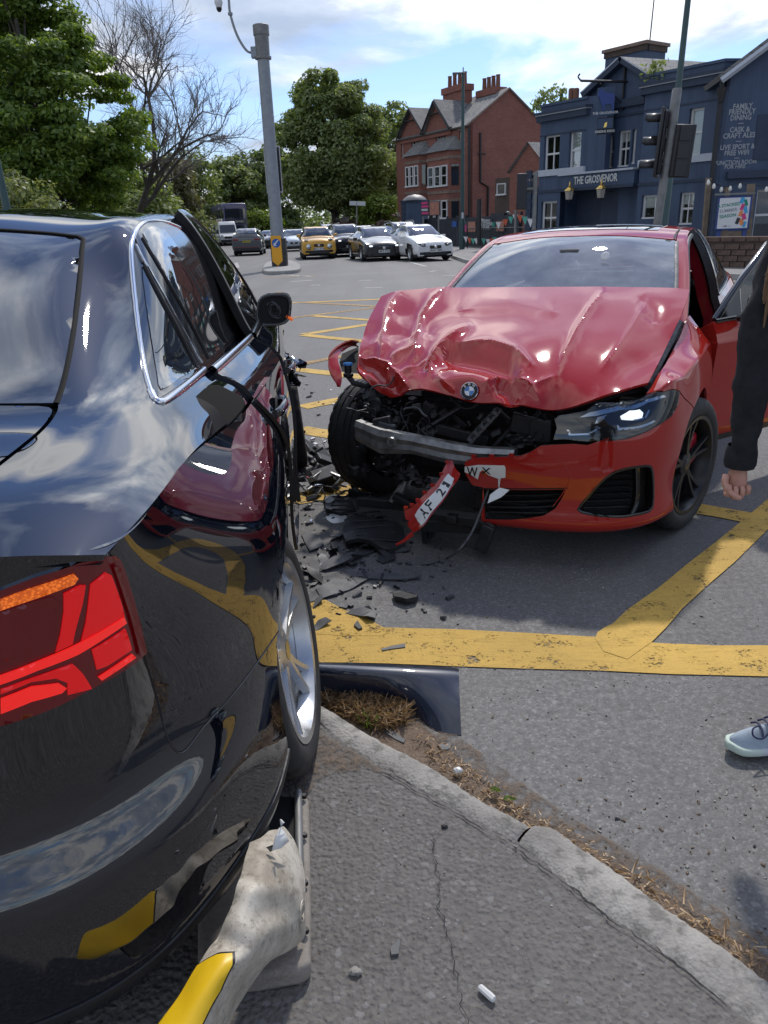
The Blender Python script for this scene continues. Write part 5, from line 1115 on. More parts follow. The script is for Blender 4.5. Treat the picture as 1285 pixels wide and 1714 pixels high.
# brick boundary wall in front of the pub: courses of stone-like bricks
w0, w1 = gz(1195, 447, .12), gz(1420, 452, .12)
wl2 = empty('boundary_wall', (w0[0], w0[1], .12), math.atan2(w1[1]-w0[1], w1[0]-w0[0]), 'low dark brick wall in front of the pub', 'wall')
LW = math.hypot(w1[0]-w0[0], w1[1]-w0[1]); hW = gy(1240, 398, w0[1])[2]-.12
mb = MB(); mb.bb((-3, .02, 0), (LW, .30, hW-.08)); mb.build('wall_core', 'brick_dark', wl2)
rnd = random.Random(11); brm = []
for k in range(6): mb = MB(); mb.box((0, 0, 0), (.40, .10, .135)); me = mb.mesh('brick', 'brick_piece'); brm.append(me)
rows = int((hW-.10)/.15)
for r in range(rows):
 for c in range(int((LW-.1)/.42)):
  if c*.42+(.21 if r % 2 else 0) > 5.6: continue
  o = bpy.data.objects.new('brick', brm[(r*7+c*3) % 6]); COL.objects.link(o); o.parent = wl2; o.location = (-.6+c*.42+(.21 if r % 2 else 0), .03+rnd.uniform(-.012, .012), .075+r*.15); o.rotation_euler = (rnd.uniform(-.03, .03), rnd.uniform(-.02, .02), 0); o.scale = (rnd.uniform(.92, 1), 1, rnd.uniform(.9, 1))
for c in range(int(LW/.36)):
 mb = MB(); mb.box((-.8+c*.36, .15, hW-.02), (.34, .36, .13)); mb.build('coping_stone', 'brick_piece', wl2, bevel=.02)
# timber posts, string of bulbs and poster case in the pub garden
for u0, v0, u1, v1, y, r, lb in ((1178, 395, 1186, 298, 25.5, .09, 'slanted timber post left of the poster case'), (1250, 398, 1257, 308, 24.5, .12, 'thick timber post right of the poster case'), (1212, 395, 1217, 313, 26.5, .10, 'timber post behind the poster case')):
 a, b = gy(u0, v0, y), gy(u1, v1, y); d = Vector(b-a); mb = MB(); mb.box((0, 0, 0), (r*1.5, r*1.5, d.length), M=Matrix.Translation((Vector(a)+Vector(b))/2)@d.to_track_quat('Z', 'Y').to_matrix().to_4x4()); tag(mb.build('timber_post', 'timber', bevel=.01), lb, 'post', 'timber posts in the pub garden')
pc = gy(1228, 360, 24.3); case = empty('poster_case', (pc[0], pc[1], 0), R_(-14), 'white poster case advertising a season on the pub garden wall', 'poster')
def pcz(v): return gy(1228, v, 24.3)[2]
wc = .47
mb = MB(); mb.bb((-wc, 0, pcz(385)), (wc, .15, pcz(328))); mb.build('case', 'blue_sign', case, bevel=.02); mb = MB(); mb.bb((-wc+.03, -.012, pcz(382)), (wc-.06, 0, pcz(331))); mb.build('poster', 'sign_white', case)
mb = MB(); mb.bb((-wc-.12, -.05, pcz(326)), (wc+.05, .1, pcz(323))); mb.build('lamp_bar', 'galv', case)
for x in (-.36, .36): mb = MB(); mb.bb((x-.05, .05, -.1), (x+.06, .17, pcz(385))); mb.build('leg', 'blue_sign', case)
mb = MB(); mb.bb((-.30, .08, pcz(400)), (.30, .14, pcz(387))); mb.build('board', 'timber', case)
for body, v, mt, sz in (('A STACKED', 343, 'poster_green', .26), ('SUMMER', 352, 'letter_grey', .28), ('SEASON', 361, 'poster_green', .28)): text('poster_lettering', body, sz*.46, mt, case, Matrix.Translation((-.17, -.016, pcz(v)))@Mfa@Matrix.Rotation(R_(6), 4, 'Z'), .002)
text('poster_lettering', '~GK  ~~', .06, 'ink', case, Matrix.Translation((-.17, -.016, pcz(378)))@Mfa, .002)
for k, (x, v, w, hh, mt) in enumerate(((.30, 336, .16, .18, 'poster_blue'), (.48, 340, .12, .2, 'poster_green'), (.34, 347, .14, .2, 'poster_pink'), (.50, 352, .14, .22, 'poster_blue'), (.30, 358, .14, .18, 'poster_orange'), (.46, 363, .16, .2, 'poster_pink'), (.20, 370, .14, .2, 'poster_dark'), (.38, 372, .16, .2, 'poster_orange'), (.52, 376, .12, .18, 'poster_blue'))):
 mb = MB(); mb.box((x*.62, -.015, pcz(v)), (w*.7, .004, hh*.9), M=Matrix.Rotation(.3*(-1)**k, 4, 'Y')); mb.build('drink_picture', mt, case)
# festoon bulbs
cab = smooth_poly([gy(1186, 300, 25), gy(1198, 308, 25), gy(1215, 313, 25.2), gy(1235, 306, 25), gy(1258, 310, 24.6), gy(1290, 312, 24.2)], 5, False)
fe = empty('festoon_lights', cab[0], 0, 'string of white bulbs hung across the pub garden posts', 'lights')
mb = MB(); mb.tube([Vector(p)-Vector(cab[0]) for p in cab], .012, 5); mb.build('cable', 'fence_black', fe)
for p in cab[::4]: mb = MB(); q = Vector(p)-Vector(cab[0]); mb.lathe([(.001, .0), (.03, -.02), (.055, -.10), (.04, -.15), (.001, -.17)], c=q, n=10); mb.build('bulb', 'bulb', fe, smooth=60)
# hoarding with posters and the blue gate kiosk between house and pub
hy_ = 52
h0, h1 = gy(704, 400, 58), gy(868, 400, 40)
hd = empty('hoarding', (h0[0], h0[1], .12), math.atan2(h1[1]-h0[1], h1[0]-h0[0]), 'black hoarding with small posters in front of the brick house', 'fence'); LH = math.hypot(h1[0]-h0[0], h1[1]-h0[1]); HF = Facade.__new__(Facade); HF.a = np.array(h0[:2]); HF.b = np.array(h1[:2]); HF.L = LH; HF.d = (HF.b-HF.a)/LH; HF.n = np.array([HF.d[1], -HF.d[0]])
n = 9; zt = HF.at(760, 364)[1]-.12
for k in range(n): mb = MB(); mb.bb((LH*k/n+.02, 0, 0), (LH*(k+1)/n-.02, .06, zt+.08*math.sin(k*2))); mb.build('panel', 'hoarding', hd)
for k in range(n+1): mb = MB(); mb.bb((LH*k/n-.05, .06, 0), (LH*k/n+.05, .16, zt+.1)); mb.build('post', 'fence_black', hd)
def poster(u0, u1, v0, v1, mat, nm='poster', y=-.03):
 a = HF.at(u0, (v0+v1)/2); b = HF.at(u1, (v0+v1)/2); mb = MB(); mb.bb((a[0], y-.015, HF.at((u0+u1)/2, v1)[1]-.12), (b[0], y, HF.at((u0+u1)/2, v0)[1]-.12)); return mb.build(nm, mat, hd)
poster(757, 765, 370, 380, 'sign_blue'); poster(776, 797, 369, 390, 'poster_dark'); poster(777, 782, 376, 388, 'poster_pink', y=-.05); poster(777, 780, 371, 374, 'letter_white', y=-.05); poster(785, 797, 371, 388, 'poster_food', y=-.05); poster(806, 825, 367, 386, 'poster_dark', y=-.04); poster(826, 846, 369, 388, 'poster_dark', y=-.04); poster(826, 830, 372, 380, 'poster_green', y=-.06); poster(833, 845, 370, 387, 'poster_food', y=-.06)
for u, v, b in ((815, 369, 'Welcome to'), (815, 375, 'THE GROSVENOR'), (815, 381, 'CAR PARK')): k, z = HF.at(u, v); text('poster_lettering', b, .26, 'letter_white', hd, Matrix.Translation((k, -.08, z-.12))@Mfa, .004)
kb = gy(693, 392, 57); kio = empty('gate_kiosk', (kb[0], kb[1], .1), R_(-25), 'small blue gatehouse with a domed roof before the brick house', 'kiosk'); kh = gy(693, 341, 57)[2]
mb = MB(); mb.bb((-.75, -.4, 0), (.75, .8, kh)); mb.build('wall', 'pub_blue', kio); mb = MB(); mb.bb((-.85, -.5, kh), (.85, .9, kh+.12)); mb.build('cornice', 'pub_blue_dark', kio)
mb = MB(); mb.lathe([(.85, .1), (.75, .25), (.45, .42), (.001, .5)], c=(0, .2, kh+.02), n=16); mb.build('dome', 'galv', kio, smooth=60)
for k in range(8): mb = MB(); mb.bb((-.78, -.43, .1+k*.36), (-.45, -.4, .1+k*.36+.3)); mb.build('quoin', 'pub_blue_dark', kio)
bb_ = gy(721, 392, 52); bbd = empty('advert_board', (bb_[0], bb_[1], .1), R_(-12), 'pink and black food advert board on two posts', 'billboard'); bz0, bz1 = gy(721, 364, 52)[2], gy(721, 340, 52)[2]
for x in (-.5, .5): mb = MB(); mb.bb((x-.05, 0, 0), (x+.05, .1, bz1)); mb.build('leg', 'galv', bbd)
mb = MB(); mb.bb((-.62, -.06, bz0), (.62, 0, bz1)); mb.build('board', 'poster_dark', bbd); mb = MB(); mb.bb((-.05, -.075, bz0+.05), (.55, -.06, bz1-.04)); mb.build('food_picture', 'poster_food', bbd)
for k in range(4): mb = MB(); mb.bb((-.58, -.075, bz1-.15-.2*k), (-.18+.05*(k % 2), -.06, bz1-.02-.2*k)); mb.build('advert_line', 'poster_pink' if k != 2 else 'letter_white', bbd)
# pedestrian railings with bars
r0, r1 = gz(782, 416, .12), gz(880, 420, .12)
rl = empty('pedestrian_railing', r0, math.atan2(r1[1]-r0[1], r1[0]-r0[0]), 'black guard railing along the pavement edge', 'railing'); LR = math.hypot(r1[0]-r0[0], r1[1]-r0[1])
mb = MB(); mb.tube([(0, 0, 1.05), (LR, 0, 1.05)], .025, 6); mb.build('top_rail', 'fence_black', rl); mb = MB(); mb.tube([(0, 0, .12), (LR, 0, .12)], .02, 6); mb.build('bottom_rail', 'fence_black', rl)
for k in range(int(LR/.22)+1): mb = MB(); mb.tube([(k*.22, 0, .1 if k % 9 else -.05), (k*.22, 0, 1.05)], .010 if k % 9 else .025, 5); mb.build('bar' if k % 9 else 'post', 'fence_black', rl)
# bunting
def bunting(pts, lb, n):
 C = smooth_poly(pts, 6, False); e = empty('bunting', C[0], 0, lb, 'bunting'); O = Vector(C[0]); mb = MB(); mb.tube([Vector(p)-O for p in C], .008, 4); mb.build('cord', 'fence_black', e)
 for k in range(n):
  t = (k+.5)/n*(len(C)-1); i = int(t); p = Vector(C[i])*(1-t+i)+Vector(C[min(i+1, len(C)-1)])*(t-i)-O; mb = MB(); mb.add([p+Vector((-.11, 0, 0)), p+Vector((.11, 0, 0)), p+Vector((.02, -.04, -.30))], [(0, 1, 2)]); mb.build('flag', ('flag_white', 'flag_red', 'flag_green')[k % 3], e)
bunting([gy(776, 395, 41), gy(790, 399, 40), gy(802, 398, 40), gy(818, 400, 40), gy(830, 396, 40)], 'low string of bunting flags along the railing', 9)
bunting([gy(828, 374, 36), gy(848, 366, 34.5), gy(862, 359, 33), gy(876, 362, 31), gy(892, 368, 28)], 'upper string of coloured bunting flags by the pub corner', 7)
# person on the far pavement, seen over the red car
pf = gz(848, 414, .12)
# ---------------------------------------------------------------- traffic queue
def st(y, w, zb, belt, roof, rw): 
 """one cross-section: half width, bottom, belt height, roof height, roof half width"""
 return [(w*.90, y, zb), (w, y, zb+.14), (w*1.0, y, (zb+belt)/2+.05), (w*.965, y, belt), (rw*1.08 if roof-belt > .15 else w*.90, y, belt+(roof-belt)*.55), (rw if roof-belt > .15 else w*.7, y, roof-.03), (rw*.5, y, roof), (0, y, roof+.01)]
STY = {
 'hatch': [st(0, .78, .22, .58, .62, .5), st(-.10, .84, .20, .70, .74, .6), st(-.50, .88, .20, .82, .88, .7), st(-1.15, .90, .20, .93, 1.0, .72), st(-1.95, .90, .20, .96, 1.40, .60), st(-2.5, .90, .20, .98, 1.46, .60), st(-3.3, .90, .20, 1.0, 1.43, .58), st(-3.95, .88, .22, 1.02, 1.20, .58), st(-4.2, .84, .26, .95, 1.02, .6), st(-4.28, .80, .30, .80, .84, .6)],
 'suv': [st(0, .82, .28, .72, .78, .5), st(-.10, .88, .25, .88, .93, .6), st(-.55, .92, .25, 1.0, 1.05, .7), st(-1.15, .93, .25, 1.06, 1.13, .72), st(-1.85, .93, .25, 1.08, 1.57, .64), st(-2.5, .93, .25, 1.10, 1.64, .64), st(-3.4, .93, .25, 1.12, 1.62, .62), st(-4.05, .92, .27, 1.14, 1.40, .62), st(-4.35, .90, .30, 1.05, 1.10, .65), st(-4.42, .86, .34, .85, .9, .65)]}
def car_wheels(e, W, L, R, fy, ry, rim):
 for x in (-1, 1):
  for y in (fy, ry):
   w = empty('wheel', (x*(W-.10), y, R)); w.parent = e
   mb = MB(); mb.lathe([(R*.62, -.10), (R*.95, -.11), (R, -.08), (R, .08), (R*.95, .11), (R*.62, .10)], n=22, M=Matrix.Rotation(PI/2, 4, 'Y')); mb.build('tyre', 'tyre', w, smooth=40)
   mb = MB(); mb.lathe([(R*.64, .09*x), (R*.60, .06*x), (R*.2, .05*x), (.001, .08*x)], n=18, M=Matrix.Rotation(PI/2, 4, 'Y')); mb.build('rim', rim, w, smooth=40)
def bg_car(name, label, pos, yaw, paint_, sty='hatch', scale=(1, 1, 1), front='plain', plate='AB12 CDE', rear=False, rails=False, rim='rim_silver', lit=False, group='cars waiting in the queue'):
 e = empty(name, (pos[0], pos[1], 0), R_(yaw), label, 'car', group); S = STY[sty]; sx, sy, sz = scale
 N = Net([[(p[0]*sx, p[1]*sy, p[2]*sz) for p in r] for r in S], cu=(3,))
 n = N.n-1; W = .9*sx; L = -S[-1][0][1]*sy
 us = np.linspace(0, n, 40); vs = np.linspace(0, 7, 22); Gd = N.grid(us, vs); mb = MB(); V = Gd.reshape(-1, 3); k = 22
 fs = [(i*k+j, i*k+j+1, (i+1)*k+j+1, (i+1)*k+j) for i in range(39) for j in range(21)]
 R = .33*(1.06 if sty == 'suv' else 1); fy, ry = -.82*sy, -3.45*sy
 fs = [f for f in fs if not any(V[q][0] > W*.75 and min(math.hypot(V[q][1]-fy, V[q][2]-R), math.hypot(V[q][1]-ry, V[q][2]-R)) < R*1.12 for q in f)]
 mb.add(V, fs)
 V2 = V*np.array([-1, 1, 1]); mb.add(V2, [f[::-1] for f in fs])
 for i in (0, 39):
  c = [tuple(V[i*k+j]) for j in range(k)]; mb.add(c+[(-p[0], p[1], p[2]) for p in c[::-1]], [tuple(range(2*k))])
 mb.build('body', paint_, e, smooth=45)
 mb = MB(); mb.bb((-W*.93, fy-1.0*0-3.2*sy, .16), (W*.93, -.12, .55)); mb.build('underbody', 'dark', e)
 def pn(poly, nm, mt, off=.006, both=False):
  o = panel(N, poly, nm, mt, e, step=.10, off=off, skirt=0.003, flip=N.nrm((poly[0][0]+poly[2][0])/2, (poly[0][1]+poly[2][1])/2)[0]@np.array([.3, 0, 1]) < 0); mirror(o) if not both else None; return o
 mirror(panel(N, [(3.10, 4.2), (3.9, 4.75), (3.94, 6), (3.94, 7), (3.08, 7), (3.06, 5.5)], 'windscreen', 'glass_screen' if False else 'glass_dark', e, step=.1, off=.006, skirt=.003, flip=N.nrm(3.5, 6)[0][2] < 0))
 for sd in (1, -1):
  o = panel(N, [(3.25, 3.15), (4.0, 4.5), (4.5, 4.75), (5.0, 4.75), (6.0, 4.7), (6.8, 4.2), (6.9, 3.2), (5, 3.15)], 'side_window', 'glass_dark', e, step=.12, off=.006, skirt=.003, flip=N.nrm(5, 4)[0][0] < 0)
  if sd < 0: o.data.transform(Matrix.Diagonal((-1, 1, 1, 1))); o.data.flip_normals()
 mirror(panel(N, [(6.75, 4.9), (7.4, 4.4), (7.7, 4.6), (7.75, 7), (6.9, 7), (6.8, 6)], 'rear_window', 'glass_dark', e, step=.1, off=.006, skirt=.003, flip=N.nrm(7, 6)[0][2] < 0))
 zf = S[1][3][2]*sz
 for x in (-1, 1):
  if front == 'round':
   mb = MB(); mb.lathe([(.001, .03), (.10, .03), (.13, .0), (.13, -.06)], n=20, M=Matrix.Translation((x*.55*sx, .02, zf*.72))@Matrix.Rotation(-PI/2, 4, 'X')); hl_ = mb.build('headlight', 'lamp_silver', e, smooth=50)
   mb = MB(); mb.box((x*.62*sx, -.22, zf+.09), (.20, .28, .07), rz=x*-.2); mb.build('upper_light', 'lamp_silver', e, bevel=.02)
  else:
   mb = MB(); mb.box((x*.60*sx, -.10*sy, zf*.93), (.36*sx, .22, .13), rz=x*-.42); hl_ = mb.build('headlight', 'glass_dark', e, bevel=.03)
   mb = MB(); mb.box((x*.57*sx, -.02*sy, zf*.93), (.16*sx, .14, .07), rz=x*-.35); mb.build('lamp_unit', 'lamp_white_on' if lit else 'lamp_silver', hl_, bevel=.02)
  mb = MB(); mb.box((x*.62*sx, .015, zf*.46), (.20, .08, .10), rz=x*-.3); mb.build('fog_light', 'gloss_black', e, bevel=.02)
  mb = MB(); mb.box((x*(W+.09), -1.55*sy, zf*1.36+.0), (.19, .10, .13)); mb.build('door_mirror', paint_, e, bevel=.03)
  mb = MB(); mb.box((x*.66*sx, -L+.02, S[7][3][2]*sz*.86), (.34, .10, .13)); mb.build('tail_light', 'lamp_red_dark', e, bevel=.03)
  if rails: mb = MB(); mb.tube([(x*.62, -1.9*sy, 1.58*sz), (x*.62, -2.2*sy, 1.69*sz), (x*.61, -3.3*sy, 1.68*sz), (x*.60, -3.6*sy, 1.6*sz)], .022, 6); mb.build('roof_rail', 'galv', e)
 mb = MB(); mb.box((0, .0, zf*.80), (.52*sx, .07, .13)); mb.build('grille', 'gloss_black', e, bevel=.02)
 mb = MB(); mb.box((0, .01, zf*.42), (1.05*sx, .08, .16)); mb.build('lower_grille', 'black_plastic', e, bevel=.02)
 mb = MB(); mb.box((0, .045, zf*.80), (.12, .02, .10)); mb.build('badge', 'chrome', e, bevel=.01)
 mb = MB(); mb.box((0, .06, zf*.60), (.52, .02, .115)); pt = mb.build('number_plate', 'plate_white', e)
 text('plate_lettering', plate, .11, 'ink', pt, Matrix.Translation((0, .072, zf*.60))@Matrix.Rotation(PI, 4, 'Z')@Matrix.Rotation(PI/2, 4, 'X'), .002)
 mb = MB(); mb.box((0, -L-.01, .86*sz), (.52, .03, .115)); pt = mb.build('number_plate', 'plate_yellow', e)
 text('plate_lettering', plate, .11, 'ink', pt, Matrix.Translation((0, -L-.028, .86*sz))@Matrix.Rotation(PI/2, 4, 'X'), .002)
 if rear:
  mb = MB(); mb.bb((-.72, -L+.0, .50*sz), (.72, -L-.03, .54*sz)); mb.build('red_light_bar', 'lamp_red_dark', e); mb = MB(); mb.bb((-.78, -L+.05, .28), (.78, -L-.05, .48)); mb.build('rear_diffuser', 'black_plastic', e, bevel=.02)
  mb = MB(); mb.bb((-.80, -L+.16, 1.00*sz), (.80, -L+.05, 1.05*sz)); mb.build('tail_light_bar', 'lamp_red_dark', e, bevel=.01)
 car_wheels(e, W, L, R, fy, ry, rim); return e
def gp_(u, v): return gz(u, v, 0)
bg_car('yellow_crossover', 'yellow crossover car with round headlights beside the camera mast', gp_(535, 434), 187, 'car_yellow', 'suv', (.96, .93, .95), 'round', 'MC13 KTN', rim='rim_dark')
bg_car('black_hatchback', 'black hatchback at the head of the middle lane', gp_(643, 437), 192, 'car_blackcar', 'hatch', (1.0, 1.0, 1.0), plate='LM70 HVO', lit=True)
bg_car('white_hatchback', 'white wedge shaped hatchback nearest the kerb', gp_(729, 437), 196, 'car_white', 'hatch', (.98, 1.04, 1.02), plate='RV67 GBN')
bg_car('dark_suv', 'dark sports utility car between the yellow and black cars', gp_(588, 430), 191, 'car_blackcar', 'suv', (.98, 1, 1.0), plate='BD19 XOA', lit=True)
bg_car('grey_suv', 'grey sports utility car with roof rails behind the white hatchback', gp_(694, 428), 195, 'car_greycar', 'suv', (.95, 1, 1.0), rails=True, plate='FH66 LKJ')
bg_car('silver_suv', 'silver car with a roof rack showing above the yellow car', gp_(560, 420), 189, 'car_silver', 'suv', (.98, 1, 1.04), rails=True, plate='YK15 ZPO')
bg_car('silver_hatchback', 'silver car whose roof shows behind the black hatchback', gp_(618, 419), 191, 'car_silver', 'hatch', (1, 1, 1.05), plate='NA11 ERT')
bg_car('pale_hatchback', 'pale blue grey hatchback just right of the mast', gp_(493, 421), 184, 'car_paleblue', 'hatch', (1, 1, 1), plate='KX68 PLE')
bg_car('black_estate', 'black car left of the mast further back in the queue', gp_(462, 416), 181, 'car_blackcar', 'hatch', (1, 1, 1.04), plate='SD18 TTR')
bg_car('white_saloon', 'white car behind the black one left of the mast', gp_(447, 414), 180, 'car_white', 'hatch', (1, 1, .98), plate='VE17 HGB')
bg_car('departing_suv', 'dark grey sports utility car driving away, seen from behind', gp_(408, 428)+np.array([0, 4.0, 0]), 4, 'car_greycar', 'suv', (1.0, 1, .98), rear=True, plate='FN23 AYK', group=None)
bg_car('silver_car', 'silver car beyond the departing grey one', gp_(424, 411), 182, 'car_silver', 'hatch', (1, 1, 1.0), plate='MF14 OOP')
bg_car('grey_saloon', 'grey car at the far left beside the white van', gp_(353, 411), 193, 'car_greycar', 'hatch', (1, 1, 1.0), plate='DY16 UUK')
# white van
vp = gp_(385, 411.5); van = empty('white_van', (vp[0], vp[1], 0), R_(196), 'white high roof panel van in the distance', 'van')
prof = [(0, .35), (.02, .95), (-.75, 1.25), (-1.35, 2.15), (-1.7, 2.45), (-5.4, 2.52), (-5.5, 2.4), (-5.5, .35)]
mb = MB(); nn = len(prof)
V = [(-.97 if p[1] < 1.6 else -.90, p[0], p[1]) for p in prof]+[(.97 if p[1] < 1.6 else .90, p[0], p[1]) for p in prof]
mb.add(V, [tuple(range(nn)), tuple(range(2*nn-1, nn-1, -1))]+[(i, i+nn, (i+1) % nn+nn, (i+1) % nn) for i in range(nn)]); mb.build('body', 'car_vanwhite', van, bevel=.08, seg=2)
mb = MB(); mb.add([(-.84, -.80, 1.32), (.84, -.80, 1.32), (.80, -1.30, 2.08), (-.80, -1.30, 2.08)], [(0, 1, 2, 3)]); o_ = mb.build('windscreen', 'glass_dark', van); o_.location = (0, .06, .03)
for x in (-1, 1):
 mb = MB(); mb.add([(x*.985, -1.15, 1.35), (x*.985, -2.1, 1.35), (x*.94, -2.1, 2.0), (x*.94, -1.5, 2.0)], [(0, 1, 2, 3)]); mb.build('side_window', 'glass_dark', van)
 mb = MB(); mb.box((x*.75, -.02, 1.0), (.28, .16, .24)); mb.build('headlight', 'lamp_silver', van, bevel=.03); mb = MB(); mb.box((x*1.10, -1.15, 1.45), (.2, .12, .34)); mb.build('door_mirror', 'black_plastic', van, bevel=.03)
mb = MB(); mb.box((0, .03, .85), (1.0, .06, .22)); mb.build('grille', 'gloss_black', van); mb = MB(); mb.box((0, .03, .5), (1.8, .08, .25)); mb.build('bumper', 'black_plastic', van, bevel=.03)
car_wheels(van, .97, 5.5, .36, -1.0, -4.4, 'rim_dark')
# double-decker bus
bp2 = gp_(396, 408.0); bus = empty('double_decker_bus', (gy(397, 395, bp2[1]-8)[0], bp2[1]-8, 0), R_(200), 'dark purple double decker bus behind the white van', 'bus')
mb = MB(); mb.bb((-1.27, -10.5, .3), (1.27, 0, 4.3)); mb.build('body', 'car_buspurple', bus, bevel=.15, seg=3)
mb = MB(); mb.bb((-1.15, .02, 2.75), (1.15, .04, 3.75)); mb.build('upper_windscreen', 'glass_dark', bus, bevel=.02); mb = MB(); mb.bb((-1.12, .02, .95), (1.12, .04, 2.05)); mb.build('lower_windscreen', 'glass_dark', bus, bevel=.02)
mb = MB(); mb.bb((-1.18, .02, 2.2), (1.18, .06, 2.65)); mb.build('destination_box', 'gloss_black', bus); text('destination', 'CITY CENTRE', .28, 'sign_white', bus, Matrix.Translation((0, .075, 2.42))@Matrix.Rotation(PI, 4, 'Z')@Matrix.Rotation(PI/2, 4, 'X'), .004)
for x in (-1, 1):
 for z0, z1 in ((2.85, 3.7), (1.2, 2.1)):
  for k in range(6):
   if z0 < 2 and k < 1: continue
   mb = MB(); mb.bb((x*1.27, -1.7*k-1.55, z0), (x*1.285, -1.7*k-.1, z1)); mb.build('side_window', 'glass_dark', bus)
 mb = MB(); mb.bb((x*1.28, -5.5, 2.2), (x*1.295, -1.2, 2.8)); mb.build('advert_panel', 'sign_white', bus); mb = MB(); mb.bb((x*1.295, -5.0, 2.3), (x*1.305, -2.0, 2.7)); mb.build('advert_picture', 'poster_food', bus)
mb = MB(); mb.bb((-1.2, -10, 4.3), (1.2, -.5, 4.36)); mb.build('roof', 'galv', bus, bevel=.02)
car_wheels(bus, 1.2, 10.5, .48, -2.4, -8, 'rim_dark')
# skip lorry heaped with rubble, and a second heap
sk = gz(603, 404, 0); skp = empty('rubble_skip', (sk[0], sk[1], 0), R_(8), 'dark red skip heaped with pale rubble behind the queue', 'skip')
mb = MB(); mb.prism([(-2.6, .7), (2.6, .7), (2.9, 1.9), (-2.9, 1.9)], -1.1, 1.1, Matrix.Rotation(PI/2, 4, 'X')); mb.build('skip_body', 'car_skipred', skp, bevel=.05)
rnd = random.Random(21)
def heap(par, n, rx, rz_, z0, seed):
 rnd = random.Random(seed)
 for k in range(n):
  x = rnd.uniform(-1, 1); h = (1-x*x)*rz_; mb = MB(); mb.box((x*rx, rnd.uniform(-.8, .8), z0+rnd.random()*h), (rnd.uniform(.3, .9), rnd.uniform(.3, .8), rnd.uniform(.08, .4)), M=Euler((rnd.uniform(-.7, .7), rnd.uniform(-.7, .7), rnd.uniform(0, 3))).to_matrix().to_4x4()); mb.build('rubble_piece', 'rubble' if rnd.random() < .8 else 'brick_piece', par)
heap(skp, 60, 2.6, 1.5, 1.7, 3)
hp_ = gz(662, 404, 0); h2 = empty('rubble_heap', (hp_[0], hp_[1], 0), 0, 'low heap of pale rubble beside the brick house', 'rubble'); heap(h2, 40, 2.6, 1.6, .9, 8); mb = MB(); mb.prism([(-2.8, 0), (2.8, 0), (2.3, 1.2), (-2.3, 1.2)], -1, 1, Matrix.Rotation(PI/2, 4, 'X')); mb.build('heap_base', 'rubble', h2)
# stone wall behind the queue
a, b = gz(575, 398, 0), gz(668, 397, 0); rw2 = empty('stone_wall', (a[0], a[1], 0), math.atan2(b[1]-a[1], b[0]-a[0]), 'long low stone wall under the trees behind the queue', 'wall'); L = math.hypot(b[0]-a[0], b[1]-a[1]); mb = MB(); mb.bb((-30, 0, 0), (L, .4, 1.9)); mb.build('wall_body', 'brick_dark', rw2); mb = MB(); mb.bb((-30, -.06, 1.9), (L, .46, 2.05)); mb.build('coping', 'stone_trim', rw2)
# blank sign on a pole behind the queue
e, L = lean_pole('street_sign', ((596, 400), (597, 338)), 62, (.05, .05), 'galv', 'pale sign plate on a thin pole above the rubble skip', 'sign'); mb = MB(); mb.bb((-.55, -.04, L-.25), (.65, 0, L+.05)); mb.build('plate', 'letter_white', e)
# person with a helmet on the far pavement
# ---------------------------------------------------------------- trees
def leaves(name, centers, radii, per, size, mat, parent, seed, flat=.6, droop=.25):
 rs = np.random.RandomState(seed); C = np.repeat(np.array(centers), per, 0); RR = np.repeat(np.array(radii), per)
 n = len(C); d = rs.normal(size=(n, 3)); d /= np.linalg.norm(d, axis=1, keepdims=True); t = rs.uniform(.35, 1, n)**.6
 P = C+d*(RR*t)[:, None]*np.array([1, 1, flat])
 nr = d*np.array([.7, .7, .5])+np.array([0, 0, .75])+rs.normal(size=(n, 3))*.45; nr /= np.linalg.norm(nr, axis=1, keepdims=True)
 a = rs.normal(size=(n, 3)); a -= nr*(a*nr).sum(1, keepdims=True); a /= np.linalg.norm(a, axis=1, keepdims=True); b = np.cross(nr, a); s = size*rs.uniform(.6, 1.3, n)[:, None]
 dr = np.array([0, 0, -1.])*droop
 V = np.empty((n, 4, 3)); V[:, 0] = P-a*s; V[:, 1] = P+b*s*.55+dr*s*.2; V[:, 2] = P+a*s+dr*s; V[:, 3] = P-b*s*.55+dr*s*.2
 me = bpy.data.meshes.new(name); me.vertices.add(n*4); me.vertices.foreach_set('co', V.ravel()); me.loops.add(n*4); me.loops.foreach_set('vertex_index', np.arange(n*4, dtype=np.int32)); me.polygons.add(n); me.polygons.foreach_set('loop_start', np.arange(0, n*4, 4, dtype=np.int32)); me.update(calc_edges=True); me.validate()
 return link(name, me, mat, parent)
